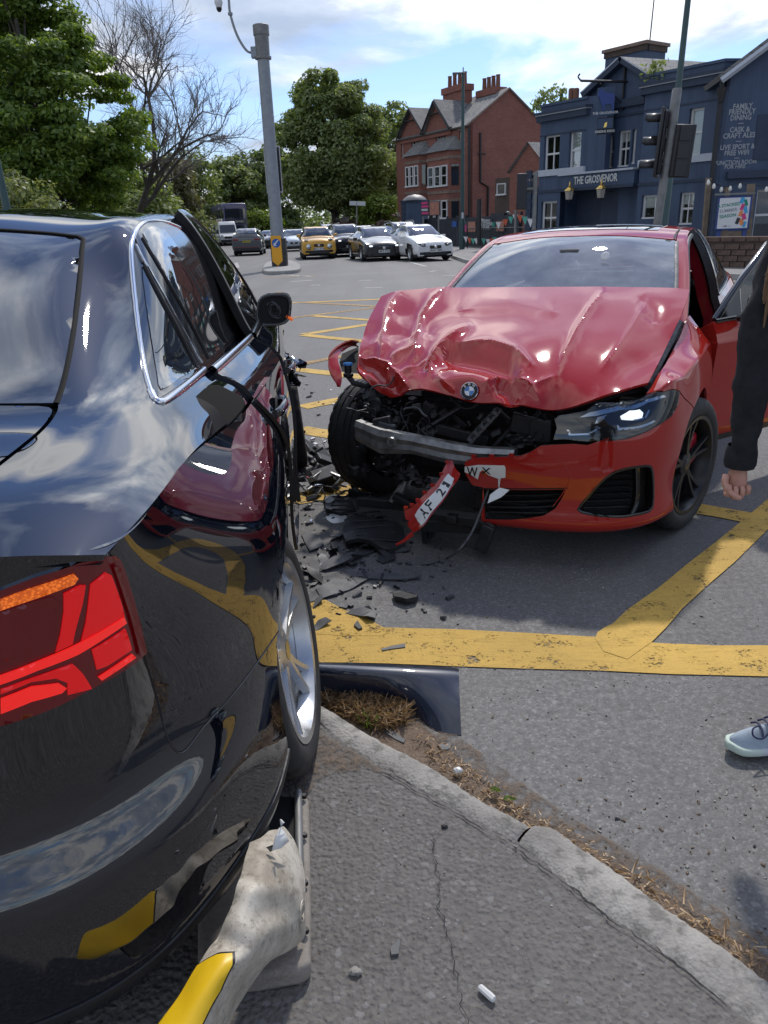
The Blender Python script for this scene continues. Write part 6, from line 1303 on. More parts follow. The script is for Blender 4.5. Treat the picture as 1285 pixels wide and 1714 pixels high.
def tree(name, label, base, H, crown_r, crown_z, nclump, per, size, mat, seed, trunk_r=.25, squash=(1, 1, .9), clump_r=(.9, 1.6), hollow=.25, flat=.6, shape=None, group=None, cat='tree', low=None, bark='bark'):
 rnd = random.Random(seed); e = empty(name, base, 0, label, cat, group); cs = []; rr = []; k = 0
 while len(cs) < nclump and k < nclump*30:
  k += 1; p = Vector((rnd.gauss(0, 1), rnd.gauss(0, 1), rnd.gauss(0, 1))).normalized()*(rnd.uniform(hollow, 1)**.55); w = 1.0
  if shape: w = shape(p.z)
  q = Vector((p.x*crown_r*squash[0]*w, p.y*crown_r*squash[1]*w, crown_z+p.z*(H-crown_z)*squash[2] if p.z > 0 else crown_z+p.z*(crown_z-(low if low is not None else H*.22))))
  n = mnoise.noise(q*.35+Vector((seed, 0, 0))); 
  if n < -.28: continue
  cs.append(tuple(q)); rr.append(rnd.uniform(*clump_r)*(1-.25*max(0, p.z)))
 leaves('crown', cs, rr, per, size, mat, e, seed, flat)
 mb = MB(); tp = Vector((rnd.uniform(-.3, .3), rnd.uniform(-.3, .3), crown_z+(H-crown_z)*.55)); tr = [Vector((0, 0, -.3)), Vector((rnd.uniform(-.1, .1), 0, crown_z*.35)), Vector((rnd.uniform(-.25, .25), rnd.uniform(-.2, .2), crown_z*.8)), tp]
 tr = [Vector(p) for p in smooth_poly(tr, 4, False)]; mb.tube(tr, [trunk_r*(1.25-.95*i/(len(tr)-1)) for i in range(len(tr))], 9); mb.build('trunk', bark, e, smooth=50)
 mb = MB()
 for c in rnd.sample(cs, min(len(cs), 46)):
  i = rnd.randint(len(tr)//4, len(tr)-2); a = tr[i]; c = Vector(c); m = (a+c)/2+Vector((rnd.uniform(-.3, .3), rnd.uniform(-.3, .3), -.15*(c-a).length*.5)); mb.tube(smooth_poly([a, m, c], 3, False), [trunk_r*.32, trunk_r*.28, trunk_r*.24, trunk_r*.2, trunk_r*.15, trunk_r*.1, trunk_r*.05], 5)
 mb.build('branches', bark, e, smooth=50); return e
def tbase(u, y): p = gy(u, 380, y); return (p[0], y, 0.05)
tree('maple_tree', 'large dense green maple tree at the left', tbase(96, 40), 14.0, 4.7, 6.6, 380, 230, .125, 'leaf_maple', 3, .30, (1, .9, 1), (.6, 1.1), .35, .42, low=1.7, shape=lambda z: 1.0-.62*max(0, z))
tree('maple_tree', 'tall green tree whose crown leaves the top left corner', tbase(-30, 46), 17, 4.8, 9.5, 260, 170, .15, 'leaf_maple', 8, .32, (1, .9, 1), (.8, 1.4), .35, .45, low=3)
tree('willow_shrub', 'pale green rounded shrub at the left edge', tbase(18, 30), 3.9, 2.0, 1.9, 110, 150, .085, 'leaf_pale', 5, .08, (1, 1, 1), (.35, .7), .4, .8, low=.3, cat='shrub')
tree('round_tree', 'big round broadleaf tree left of the brick house', tbase(563, 84), 15.9, 5.9, 8.0, 330, 190, .21, 'leaf_mid', 11, .40, (1, .9, 1), (.9, 1.6), .3, .6, low=2.6, shape=lambda z: 1.0-.12*max(0, z))
tree('distant_tree', 'brownish spring tree behind the maple', tbase(278, 80), 9.5, 3.4, 5.2, 90, 80, .22, 'leaf_brown', 13, .2, low=.8)
tree('distant_tree', 'slim pale tree with sparse crown beyond the white van', tbase(338, 100), 11.0, 2.6, 6.5, 60, 60, .26, 'leaf_mid', 17, .2, low=2)
tree('distant_tree', 'bright green rounded tree behind the bus', tbase(395, 108), 10.8, 4.4, 5.6, 120, 80, .30, 'leaf_mid', 19, .25, low=.5)
tree('distant_tree', 'drooping greyish tree behind the mast', tbase(425, 118), 12.5, 4.4, 6.4, 90, 70, .30, 'leaf_dark', 23, .25, low=.5)
tree('distant_tree', 'low light bush below the slim pale tree', tbase(308, 84), 4.4, 2.9, 2.0, 70, 70, .20, 'leaf_pale', 29, .1, low=.1, cat='shrub')
tree('distant_tree', 'dark tree showing left of the round tree', tbase(468, 112), 14, 4.6, 6.5, 90, 70, .32, 'leaf_dark', 31, .3, low=.3)
tree('distant_tree', 'dark tree beside the left corner of the brick house', tbase(640, 100), 13, 4.8, 6.0, 110, 80, .32, 'leaf_dark', 37, .3, low=.3)
tree('distant_tree', 'tall willow like tree close to the brick house gable', tbase(655, 92), 14.8, 3.0, 9, 60, 70, .28, 'leaf_mid', 41, .25, low=2)
tree('distant_tree', 'dark tree under the maple far behind', tbase(205, 95), 9, 5, 4.2, 100, 70, .32, 'leaf_dark', 43, .25, low=.2)
tree('distant_tree', 'mid green tree left of the brownish one', tbase(235, 70), 6.5, 3.2, 3.2, 80, 70, .22, 'leaf_mid', 47, .2, low=.2)
tree('distant_tree', 'yellow green bush at the foot of the maple', tbase(85, 55), 3.6, 3.6, 1.6, 90, 70, .16, 'leaf_bright', 53, .1, low=.1, cat='shrub')
tree('distant_tree', 'bright bush growing over the wall behind the skip', tbase(640, 80), 4.4, 2.4, 2.6, 60, 70, .18, 'leaf_bright', 59, .1, low=1, cat='shrub')
tree('distant_tree', 'bright bush right of the bus', tbase(432, 98), 4.2, 2.6, 1.8, 60, 60, .2, 'leaf_bright', 61, .1, low=.1, cat='shrub')
# hedge line under the trees
hg = []; hr_ = []; rnd = random.Random(7)
for u in np.linspace(250, 660, 90): p = gy(u, 380, rnd.uniform(104, 130)); hg.append((p[0], p[1], rnd.uniform(.8, 3.6))); hr_.append(rnd.uniform(1.6, 2.8))
o = leaves('hedge', hg, hr_, 60, .36, 'leaf_dark', None, 77, .8); tag(o, 'dark mass of undergrowth below the distant trees', 'hedge', kind='stuff')
hg = []; hr_ = []
for u in np.linspace(-40, 300, 50): p = gy(u, 380, rnd.uniform(62, 80)); hg.append((p[0], p[1], rnd.uniform(.6, 2.4))); hr_.append(rnd.uniform(1.2, 2.0))
o = leaves('hedge', hg, hr_, 60, .26, 'leaf_mid', None, 78, .8); tag(o, 'green undergrowth behind the maple on the left verge', 'hedge', kind='stuff')
# the bare tree
def bare_tree(base, H, seed):
 rnd = random.Random(seed); e = empty('bare_tree', base, 0, 'tall tree with bare fine twigs behind the maple', 'tree'); big = MB(); fine = MB()
 def grow(p, d, L, r, lev):
  n = 4; pts = [p]; 
  for i in range(n): d = (d+Vector((rnd.uniform(-.25, .25), rnd.uniform(-.25, .25), rnd.uniform(-.12, .16)))).normalized(); pts.append(pts[-1]+d*L/n)
  (big if lev < 3 else fine).tube(pts, [r*(1-.45*i/n) for i in range(n+1)], 6 if lev < 3 else 3, cap=False)
  if lev >= 6: return
  k = (4, 4, 5, 4, 4, 3)[lev]
  for j in range(k):
   i = rnd.randint(1, n); a = rnd.uniform(0, 2*PI); o = d.orthogonal().normalized(); o.rotate(Matrix.Rotation(a, 3, d)); nd = (d*rnd.uniform(.6, 1.0)+o*rnd.uniform(.4, .75)+Vector((0, 0, .10))).normalized(); grow(pts[i], nd, L*rnd.uniform(.55, .78), r*.54, lev+1)
 grow(Vector((0, 0, 0)), Vector((0.05, 0, 1)), H*.36, .30, 0)
 big.build('trunk', 'bark', e, smooth=50, fixn=False); fine.build('twigs', 'twig', e, fixn=False); return e
bare_tree(tbase(212, 60), 20, 22)
# ---------------------------------------------------------------- the dark saloon
AP = Pose(-1.275, 1.846, 0.115, 5.2)
audi = empty('black_saloon_car', AP.t, AP.yaw, 'crashed glossy black saloon seen from its rear corner, its bollard crushed underneath', 'car')
plan = [(0, -1.10), (.30, -1.09), (.52, -1.065), (.68, -1.01), (.775, -.935), (.838, -.85), (.900, -.71), (.955, -.54), (.998, -.34), (1.012, 0), (1.004, .36), (.988, .7), (.962, 1.3), (.94, 2.0), (.937, 2.5), (.935, 2.91), (.90, 3.3), (.78, 3.6), (.45, 3.75), (0, 3.78)]
torn = [(0, -1.065, 1.02), (.28, -1.055, 1.018), (.50, -1.037, 1.012), (.655, -1.01, 1.0), (.757, -.975, .982), (.815, -.90, .972), (.842, -.74, .983), (.860, -.55, .984), (.885, -.30, .962), (.910, .0, .930), (.928, .30, .913), (.928, .7, .906), (.936, 1.3, .898), (.93, 2.0, .89), (.925, 2.55, .885), (.915, 2.95, .87), (.89, 3.25, .855), (.77, 3.55, .82), (.44, 3.70, .84), (0, 3.73, .85)]
LP = []
for i, ((x, y), tn) in enumerate(zip(plan, torn)):
 a = plan[max(i-1, 0)]; b = plan[min(i+1, len(plan)-1)]; t = np.array([b[0]-a[0], b[1]-a[1]]); t /= np.linalg.norm(t); n = np.array([t[1], -t[0]])
 row = []
 lv = ((.13, .030), (.21, .004), (.42, .0), (.535, .048), (.79, .036)) if i <= 5 else ((.12, .016), (.21, .0), (.42, .0), (.54, .030), (.79, .024)) if i == 6 else ((.12, .004), (.21, -.008), (.42, .002), (.58, .014), (.79, .016)) if i == 7 else ((.145, .014), (.225, .0), (.43, .010), (.62, .0), (.79, .012))
 for z, ins in lv:
  row.append((x-n[0]*ins, y-n[1]*ins, z))
 row.append(tn); LP.append(row)
LN = Net(LP, cv=(1,), pose=AP)
UP = [
 [(.80, -.95, .967), (.765, -.975, .98), (.715, -.995, .992), (.66, -1.01, 1.0), (.61, -1.02, 1.006), (.56, -1.03, 1.01), (.28, -1.055, 1.018), (0, -1.065, 1.02)],
 [(.834, -.80, .980), (.79, -.82, 1.0), (.735, -.845, 1.016), (.68, -.86, 1.027), (.635, -.87, 1.033), (.58, -.88, 1.038), (.28, -.90, 1.048), (0, -.90, 1.05)],
 [(.855, -.60, .985), (.81, -.61, 1.010), (.755, -.62, 1.027), (.70, -.62, 1.038), (.65, -.62, 1.044), (.595, -.62, 1.050), (.28, -.63, 1.063), (0, -.63, 1.068)],
 [(.869, -.40, .974), (.828, -.40, 1.003), (.772, -.40, 1.030), (.715, -.40, 1.051), (.655, -.405, 1.070), (.60, -.42, 1.077), (.28, -.44, 1.095), (0, -.45, 1.10)],
 [(.887, -.15, .947), (.848, -.15, .985), (.790, -.15, 1.017), (.733, -.15, 1.066), (.664, -.15, 1.128), (.580, -.15, 1.184), (.28, -.17, 1.225), (0, -.18, 1.23)],
 [(.905, .10, .925), (.867, .10, .970), (.802, .10, 1.006), (.745, .10, 1.098), (.676, .10, 1.228), (.557, .10, 1.308), (.28, .08, 1.345), (0, .07, 1.352)],
 [(.918, .30, .913), (.88, .30, .961), (.811, .30, 1.0), (.752, .30, 1.155), (.654, .30, 1.372), (.54, .30, 1.405), (.28, .29, 1.430), (0, .29, 1.436)],
 [(.928, .60, .907), (.89, .60, .955), (.821, .60, .996), (.766, .60, 1.17), (.668, .60, 1.402), (.55, .60, 1.442), (.28, .60, 1.466), (0, .60, 1.470)],
 [(.935, 1.1, .900), (.895, 1.1, .948), (.833, 1.1, .990), (.78, 1.1, 1.17), (.685, 1.1, 1.412), (.57, 1.1, 1.455), (.28, 1.1, 1.478), (0, 1.1, 1.482)],
 [(.935, 1.6, .895), (.90, 1.6, .943), (.84, 1.6, .98), (.785, 1.6, 1.17), (.69, 1.6, 1.39), (.57, 1.6, 1.432), (.28, 1.6, 1.455), (0, 1.6, 1.46)],
 [(.93, 2.05, .89), (.90, 2.05, .935), (.845, 2.05, .965), (.80, 2.05, 1.10), (.72, 2.05, 1.24), (.60, 2.05, 1.285), (.3, 2.05, 1.315), (0, 2.05, 1.325)],
 [(.925, 2.55, .885), (.90, 2.55, .925), (.85, 2.55, .95), (.82, 2.55, .965), (.78, 2.55, .98), (.70, 2.55, .99), (.35, 2.55, 1.01), (0, 2.55, 1.02)],
 [(.915, 3.0, .868), (.885, 3.0, .90), (.83, 3.0, .925), (.78, 3.0, .94), (.70, 3.0, .95), (.60, 3.0, .955), (.30, 3.0, .965), (0, 3.0, .97)],
 [(.77, 3.55, .82), (.75, 3.57, .83), (.70, 3.6, .84), (.64, 3.62, .845), (.55, 3.64, .85), (.45, 3.68, .853), (.25, 3.71, .856), (0, 3.72, .858)]]
UN = Net(UP, pose=AP)
def arch(net, yc, zc, r, n=40, lo=-0.3):
 out = []
 for k in range(n+1):
  a = PI*1.12*k/n-PI*0.06; p = (0.99, yc+r*math.cos(a), zc+r*math.sin(a)); out.append(net.at(p))
 return out
def arch_hole(net, yc, zc, r):
 h = arch(net, yc, zc, r); h = [(u, max(v, 0.02)) for u, v in h]; return [(h[0][0], -0.2)]+h+[(h[-1][0], -0.2)]
rw_a = arch_hole(LN, -.05, .30, .385); fw_a = arch_hole(LN, 2.91, .33, .385)
nl = LN.n-1
# wheel arches reach the lower edge, so the outline itself goes round them
def outline_with_arches(hs, u1, vtop):
 """lower edge with notches at the wheel arches"""
 out = [(0, 0)]
 for h in hs:
  pts = sorted(h[1:-1], key=lambda p: p[0]) if False else h[1:-1]
  if pts[0][0] > pts[-1][0]: pts = pts[::-1]
  out += [(pts[0][0], 0)]+pts+[(pts[-1][0], 0)]
 out += [(u1, 0), (u1, vtop), (0, vtop)]
 return out
# rear and front doors on the lower body (side view outlines)
def yz(net, pts, x=.95): return [net.at((x, y, z)) for y, z in pts]
rd_low = yz(LN, smooth_poly([(.30, .90), (.36, .80), (.43, .68), (.47, .55), (.52, .40), (.56, .30)], 3, False))+yz(LN, [(.80, .285), (1.10, .285), (1.10, .6)])
rd_low = [(rd_low[0][0], 5.0)]+rd_low+[(LN.at((.936, 1.10, .90))[0], 5.0)]
fd_low = [(LN.at((.936, 1.12, .90))[0], 5.0)]+yz(LN, [(1.12, .6), (1.12, .285), (1.5, .285), (2.0, .285), (2.25, .32), (2.28, .6)])+[(LN.at((.925, 2.25, .885))[0], 5.0)]

bo = outline_with_arches([rw_a, fw_a], nl, LN.m-1)
mirror(panel(LN, bo, 'body_side', 'paint_black', audi, step=0.02, skirt=0.02, maxpts=16000))
# upper body: shoulder, pillars, roof, bonnet; the boot lid and rear window are panels of their own
UE = UN.n-1
def uy(y, v=5): return float(np.interp(y, [r[v][1] for r in UP], range(len(UP))))
yw = uy(.245)
body_u = [(0, 0), (UE, 0), (UE, 7), (yw+.03, 7), (yw+.03, 6), (yw+.03, 5.3), (yw+.0, 5.08), (yw-.06, 5.03), (4, 4.995), (3.0, 4.985), (2.95, 4.95), (2.85, 4.915), (2.6, 4.90), (2.2, 4.90), (1, 4.90), (0, 4.90)]
mirror(panel(UN, body_u, 'upper_body', 'paint_black', audi, step=0.018, skirt=0.012, maxpts=20000))
lid = [(0, 5.0), (1, 5.0), (2.2, 5.0), (2.6, 5.0), (2.8, 5.005), (2.88, 5.02), (2.93, 5.06), (2.96, 5.15), (2.975, 5.4), (2.98, 6), (2.98, 7), (0, 7)]
mirror(panel(UN, lid, 'boot_lid', 'paint_black', audi, step=0.014, skirt=0.015))
rwp = [(3.02, 5.03), (4, 5.03), (yw-.09, 5.06), (yw-.03, 5.12), (yw, 5.35), (yw, 6), (yw, 7), (3.02, 7), (3.02, 6)]
mirror(panel(UN, rwp, 'rear_window', 'glass_dark', audi, step=0.02, inset=0.002, skirt=0.008, off=-0.002))
strip(UN, [(3.0, 5.01), (4, 5.012), (yw-.08, 5.04), (yw-.01, 5.1), (yw+.015, 5.35), (yw+.015, 6), (yw+.015, 6.98)], .012, .0025, 'window_seal', 'rubber', audi)
# dark structure under the panels and wheel liners
for net, rng in ((LN, ((0, nl), (0, 5))), (UN, ((0, UE), (0, 7)))):
 us = np.linspace(rng[0][0], rng[0][1], 90); vs = np.linspace(rng[1][0], rng[1][1], 24); U, V = np.meshgrid(us, vs, indexing='ij')
 P = net.ev(U.ravel(), V.ravel()); N = net.nrm(U.ravel(), V.ravel()); Q = (P-N*(0.02 if net is UN else 0.02))
 if (N*np.array([[1, 0, .3]])).sum(1).mean() < 0: Q = P+N*0.02
 if net is LN:
  m = np.array([min((p[1])**2+(p[2]-.33)**2, (p[1]-2.91)**2+(p[2]-.33)**2) < .40**2 and p[0] > .5 for p in Q])
 else: m = np.zeros(len(Q), bool)
 fs = [(i*24+j, i*24+j+1, (i+1)*24+j+1, (i+1)*24+j) for i in range(89) for j in range(23)]
 fs = [f for f in fs if not any(m[k] for k in f)]
 mb = MB(); mb.add(Q, fs); mirror(mb.build('inner_structure', 'dark', audi))
for yc in (0, 2.91):
 for sx_ in (1, -1):
  arch_liner(audi, .90*sx_, .55*sx_, yc, .33, .42)
mb = MB(); mb.bb((-.70, -.70, .19), (.70, 3.4, .22)); mb.build('underbody', 'dark', audi)
# side glass, chrome and pillars (outline measured on the photograph)
B6 = (3, 12, 1.2, 5.2)
def ptsu(L): return UN.poly(L, box=B6)
qg = ptsu(smooth_poly([(237, 443), (243, 505), (252, 565), (262, 625), (269, 653), (298, 634), (326, 611), (294, 548), (268, 497), (250, 464)], 2))
panel(UN, qg, 'quarter_window', 'glass_dark', audi, step=0.012, off=0.002, skirt=0.004)
dg_ = ptsu([(237, 393), (244, 385), (254, 381), (273, 386), (290, 408), (319, 460), (352, 510), (391, 561), (368, 584), (349, 599), (322, 550), (294, 498), (268, 452), (250, 422)])
frame = ptsu([(226, 400), (232, 384), (246, 374), (268, 373), (300, 385), (345, 440), (400, 560), (372, 590), (347, 617), (327, 614), (294, 552), (262, 490), (240, 444)])
panel(UN, frame, 'window_frame', 'gloss_black', audi, step=0.012, off=0.0035, skirt=0.006)
panel(UN, dg_, 'rear_door_window', 'glass_dark', audi, step=0.012, off=0.006, skirt=0.005)
for w_, L in ((.006, [(240, 446), (262, 490), (294, 550), (325, 611)]), (.006, [(236, 400), (250, 424), (294, 500), (322, 552), (347, 600)]), (.005, [(226, 412), (240, 440), (290, 528), (336, 608)])):
 strip(UN, ptsu(smooth_poly(L, 3, False)), w_, .009, 'window_trim', 'chrome' if w_ < .0055 else 'black_plastic', audi)
ch = ptsu(smooth_poly([(300, 381), (280, 373), (262, 370), (246, 371), (233, 379), (224, 394), (219, 420), (222, 470), (230, 545), (241, 612), (250, 648), (257, 662)], 3, False))
strip(UN, ch, .014, .006, 'chrome_trim', 'chrome', audi)
ch = ptsu(smooth_poly([(253, 655), (260, 668), (272, 672), (294, 658), (320, 638), (343, 619)], 4, False))
strip(UN, ch, .022, .007, 'chrome_trim', 'chrome', audi)
# doors: rear one ajar, front one pushed out further
def door_xf(yh, k, lift=0.0): return lambda p: Vector((p.x+(yh-p.y)*k+0.004, p.y, p.z+lift))
rx = lambda p: Vector((p.x+.010+(p.y-.30)*.050, p.y, p.z)); fx = lambda p: Vector((p.x+.040+(2.28-p.y)*.016, p.y, p.z))
u_a, u_b = UN.at((.918, .30, .913))[0], UN.at((.935, 1.10, .90))[0]; u_c = UN.at((.928, 2.28, .885))[0]
o1 = panel(LN, rd_low, 'rear_door', 'paint_black', audi, step=0.02, off=0.004, skirt=0.012, xf=rx, skirt_mat='black_plastic')
o2 = panel(UN, [(u_a, 0), (u_a+.0, 1), (u_a+.02, 1.95), (u_a+.6, 1.95), (u_b, 1.95), (u_b, 0)], 'rear_door_top', 'paint_black', audi, step=0.02, off=0.004, skirt=0.012, xf=rx, skirt_mat='black_plastic')
rdoor = join([o1, o2], 'rear_door')
o1 = panel(LN, fd_low, 'front_door', 'paint_black', audi, step=0.02, off=0.004, skirt=0.012, xf=fx, skirt_mat='black_plastic')
o2 = panel(UN, [(u_b+.03, 0), (u_b+.03, 1.95), (u_c, 1.95), (u_c, 0)], 'front_door_top', 'paint_black', audi, step=0.02, off=0.004, skirt=0.012, xf=fx, skirt_mat='black_plastic')
fdoor = join([o1, o2], 'front_door')
# belt chrome on both doors
strip(UN, [(u_a+.03, 2.03), (u_a+.8, 2.03), (u_b-.02, 2.03)], .030, .012, 'belt_trim', 'chrome', rdoor, xf=rx)
strip(UN, [(u_b+.04, 2.03), (u_b+.5, 2.03), (u_b+1.0, 2.03), (u_c-.1, 2.03)], .030, .012, 'belt_trim', 'chrome', fdoor, xf=fx)
fr_o = [(u_b+.02, 2.06), (u_b+.03, 3), (u_b+.03, 4.08), (u_b+.5, 4.12), (u_b+1.0, 4.1), (u_b+1.5, 4.06), (u_b+1.9, 3.9), (u_c-.25, 2.9), (u_c-.1, 2.06)]
fr_i = [(u_b+.12, 2.10), (u_b+.12, 3), (u_b+.12, 3.88), (u_b+.5, 3.93), (u_b+1.0, 3.92), (u_b+1.5, 3.86), (u_b+1.8, 3.7), (u_c-.42, 2.9), (u_c-.3, 2.12)]
fx2 = lambda p: fx(Vector((p.x-max(0, p.z-1.0)*.16, p.y-max(0, p.z-1.0)*.26, p.z+max(0, p.z-1.0)*.09)))
panel(UN, fr_o, 'window_frame', 'gloss_black', fdoor, step=0.015, holes=[fr_i], off=.004, skirt=.03, xf=fx2, skirt_mat='black_plastic')
panel(UN, fr_i, 'front_window', 'glass_tint', fdoor, step=0.02, off=-.004, skirt=.003, xf=fx2)
strip(UN, [(u_b+.05, 2.2), (u_b+.05, 3), (u_b+.05, 4.0)], .008, .008, 'window_trim', 'chrome', fdoor, xf=fx2)
# door handle
def handle(parent, xf, y, z, name='door_handle'):
 mb = MB(); p0 = LN.ev(*LN.at((.95, y, z)))[0]; rings = []
 for t in np.linspace(0, 1, 9):
  b = math.sin(PI*t)**.5; c = Vector((p0[0]+.012+.022*b, y-.11+.22*t, z+.004*math.sin(PI*t))); hh = .013+.006*b; rings.append([xf(c+Vector((.008*math.cos(a)*(1+b*.4), 0, hh*math.sin(a)))) for a in np.linspace(0, 2*PI, 10, endpoint=False)])
 h = loft(name, rings, 'paint_black', parent, closed=True, smooth=60)
 mb = MB(); mb.tube([xf(Vector((p0[0]+.040, y-.09+.18*t, z-.004))) for t in np.linspace(0, 1, 7)], .004, 6); mb.build('handle_trim', 'chrome', h, smooth=60)
 mb = MB(); mb.lathe([(.001, .004), (.045, .003), (.055, 0)], n=20, M=Matrix.Translation(xf(Vector((p0[0]+.004, y, z))))@Matrix.Rotation(PI/2, 4, 'Y')@Matrix.Diagonal((.6, 1.4, 1, 1))); mb.build('handle_recess', 'dark', h, smooth=60)
handle(rdoor, rx, .50, .845); handle(fdoor, fx, 1.32, .835)
# seam between rear bumper and quarter panel
BL = (2, 10, 0, 5)
sm = LN.poly(smooth_poly([(241, 1096), (252, 1135), (263, 1172), (275, 1218), (284, 1243), (296, 1258), (311, 1254), (340, 1216), (389, 1162), (430, 1108), (466, 1056)], 3, False), box=BL)
strip(LN, sm, .0045, .0006, 'panel_gap', 'dark', audi, depth=.001)
sm2 = [(p[0], p[1]-.012) for p in sm[8:]]
strip(LN, sm2, .0025, .0012, 'panel_edge', 'paint_black', audi, depth=.001)
# bumper undertray lip
strip(LN, [(u, 0.45) for u in np.linspace(0, LN.at((.95, -.40, .2))[0], 22)], .035, .006, 'bumper_lip', 'black_plastic', audi)
# tail lamp
lampo = [(190, 928), (200, 938), (213, 975), (226, 1020), (236, 1060), (243, 1092), (222, 1110), (190, 1130), (150, 1152), (100, 1178), (55, 1196), (0, 1213)]
lo = LN.poly(lampo, box=(1, 7, 2.5, 5))
inn = [LN.at(p) for p in ((.52, -1.06, .80), (.42, -1.07, .80), (.42, -1.06, .93), (.55, -1.04, .965))]
lin = LN.poly([(0, 986), (60, 963), (130, 940), (170, 930)], box=(1, 7, 2.5, 5))
lamp = panel(LN, lo+inn+lin, 'tail_light', 'lamp_red_dark', audi, step=0.01, off=.004, skirt=.01, skirt_mat='chrome')
def lp(pts, name, mat, off): return panel(LN, LN.poly(pts, box=(1, 7, 2.5, 5)), name, mat, lamp, step=.008, off=off, skirt=.003)
lp([(0, 1000), (40, 985), (85, 970), (121, 957), (128, 964), (121, 974), (85, 988), (40, 1004), (0, 1018)], 'indicator', 'lamp_amber', .007)
lp([(-40, 1035), (0, 1022), (50, 1004), (85, 995), (96, 1005), (88, 1050), (70, 1078), (40, 1092), (0, 1105), (-40, 1116)], 'reflector', 'lamp_red_dark', .006)
lp([(104, 990), (130, 976), (140, 976), (134, 1010), (122, 1055), (118, 1075), (90, 1088), (98, 1060), (104, 1020)], 'light_guide', 'lamp_red', .0065)
lp([(148, 975), (172, 955), (182, 960), (200, 1012), (204, 1030), (165, 1055), (132, 1072), (140, 1040)], 'lens_panel', 'lamp_red', .006)
lp([(-40, 1140), (0, 1126), (60, 1103), (118, 1078), (160, 1056), (202, 1030), (206, 1040), (165, 1068), (126, 1092), (60, 1118), (0, 1141), (-40, 1154)], 'light_guide', 'lamp_red_glow', .008)
lp([(150, 1085), (205, 1050), (216, 1085), (175, 1112), (158, 1118)], 'lens_panel', 'lamp_red', .0065)
lp([(160, 1130), (216, 1092), (222, 1098), (165, 1136)], 'light_guide', 'lamp_red_glow', .008)
lp([(0, 1165), (50, 1145), (95, 1140), (108, 1148), (100, 1156), (50, 1170), (0, 1190)], 'light_guide', 'lamp_red_glow', .008)
lp([(0, 1150), (55, 1130), (118, 1108), (135, 1125), (150, 1150), (110, 1160), (110, 1140), (90, 1132), (50, 1138), (0, 1158)], 'light_guide', 'lamp_red', .0065)
lp([(183, 945), (191, 943), (203, 966), (216, 1010), (231, 1062), (238, 1090), (228, 1096), (218, 1055), (200, 995)], 'lens_edge', 'lamp_red_dark', .010)
# fuel filler flap, open
fp = AP.pin(365, 690, 1, -.06)
mb = MB(); fl = []
for k in range(28):
 a = 2*PI*k/28; c, s_ = math.cos(a), math.sin(a); fl.append((.058*np.sign(c)*abs(c)**.55, .078*np.sign(s_)*abs(s_)**.55))
zf_ = Vector((.30, -.48, .83)).normalized(); yf_ = Vector((.35, .9, .1)); yf_ = (yf_-zf_*yf_.dot(zf_)).normalized(); xf_ = yf_.cross(zf_)
Mf = Matrix(((xf_.x, yf_.x, zf_.x, fp[0]-.004), (xf_.y, yf_.y, zf_.y, fp[1]), (xf_.z, yf_.z, zf_.z, fp[2]+.012), (0, 0, 0, 1)))
mb.prism(fl, -.004, .004, Mf); ff_ = mb.build('fuel_flap', 'rubber', audi, bevel=.003)
mb = MB(); mb.prism([(x*.86, y*.86) for x, y in fl], -.026, -.004, Mf); mb.build('flap_liner', 'black_plastic', ff_, bevel=.006)
mb = MB(); mb.tube([Mf@Vector((.02, .03, -.02)), Mf@Vector((.03, .06, -.05)), Vector((fp[0]+.030, fp[1]+.02, fp[2]-.085))], [.022, .020, .016], 8); mb.build('flap_hinge', 'black_plastic', ff_, smooth=50)
# wheels
wheel('rear_wheel', audi, (.905, -.07, .265), .345, .225, .255, 5, 'rim_silver', (R_(0), R_(-7), R_(-6)), caliper=None)
wheel('rear_wheel', audi, (-.85, 0, .30), .345, .25, .245, 5, 'rim_silver', (0, 0, 0), side=-1)
fwp = AP.pin(487, 715, 1, 2.95)
wheel('front_wheel', audi, (fwp[0]-.05, 2.92, .235), .345, .24, .245, 5, 'rim_silver', (0, R_(-4), R_(2)), label='front wheel knocked outward by the crash')
wheel('front_wheel', audi, (-.85, 2.95, .29), .345, .24, .245, 5, 'rim_silver', (0, 0, R_(-8)), side=-1)
# door mirror with its glass gone
mp_ = AP.pin(459, 517, 1, 1.72)
rings = []
for t, sx_, sz_, dy in ((0, .068, .062, -.045), (.15, .081, .074, -.04), (.5, .081, .072, .02), (.8, .062, .055, .07), (1, .027, .025, .095)):
 ring = []
 for k in range(24):
  a = 2*PI*k/24; c, s_ = math.cos(a), math.sin(a); x = sx_*np.sign(c)*abs(c)**.6; z = sz_*np.sign(s_)*abs(s_)**.6
  x += .012*(z/.08); ring.append((mp_[0]+x, mp_[1]+dy+(x*.18), mp_[2]+z))
 rings.append(ring)
mir = loft('door_mirror', rings, 'paint_black', audi, closed=True, caps=False, smooth=60)
b = mir.modifiers.new('sol', 'SOLIDIFY'); b.thickness = .006
mb = MB(); mb.add(rings[1], [tuple(range(24))]); mb.build('mirror_backing', 'dark', mir)
mb = MB()
for k in range(9):
 a = k*1.3; mb.tube([(mp_[0]+.035*math.cos(a+t*3)*(.4+t*.5), mp_[1]-.045-.006*math.sin(t*7+k), mp_[2]+.042*math.sin(a+t*2.6)*(.5+.5*t)) for t in np.linspace(0, 1, 8)], .003, 5)
mb.build('mirror_motor', 'grey_plastic', mir, smooth=60)
mb = MB(); mb.tube([(r[0]*1.0, r[1], r[2]) for r in rings[0]], .003, 6, closed=True); mb.build('mirror_rim', 'dark_metal', mir, smooth=60)
mb = MB(); mb.box((mp_[0]+.068, mp_[1]-.01, mp_[2]-.042), (.035, .05, .014), M=Matrix.Rotation(R_(35), 4, 'Y')); mb.build('indicator', 'lamp_amber', mir, bevel=.004)
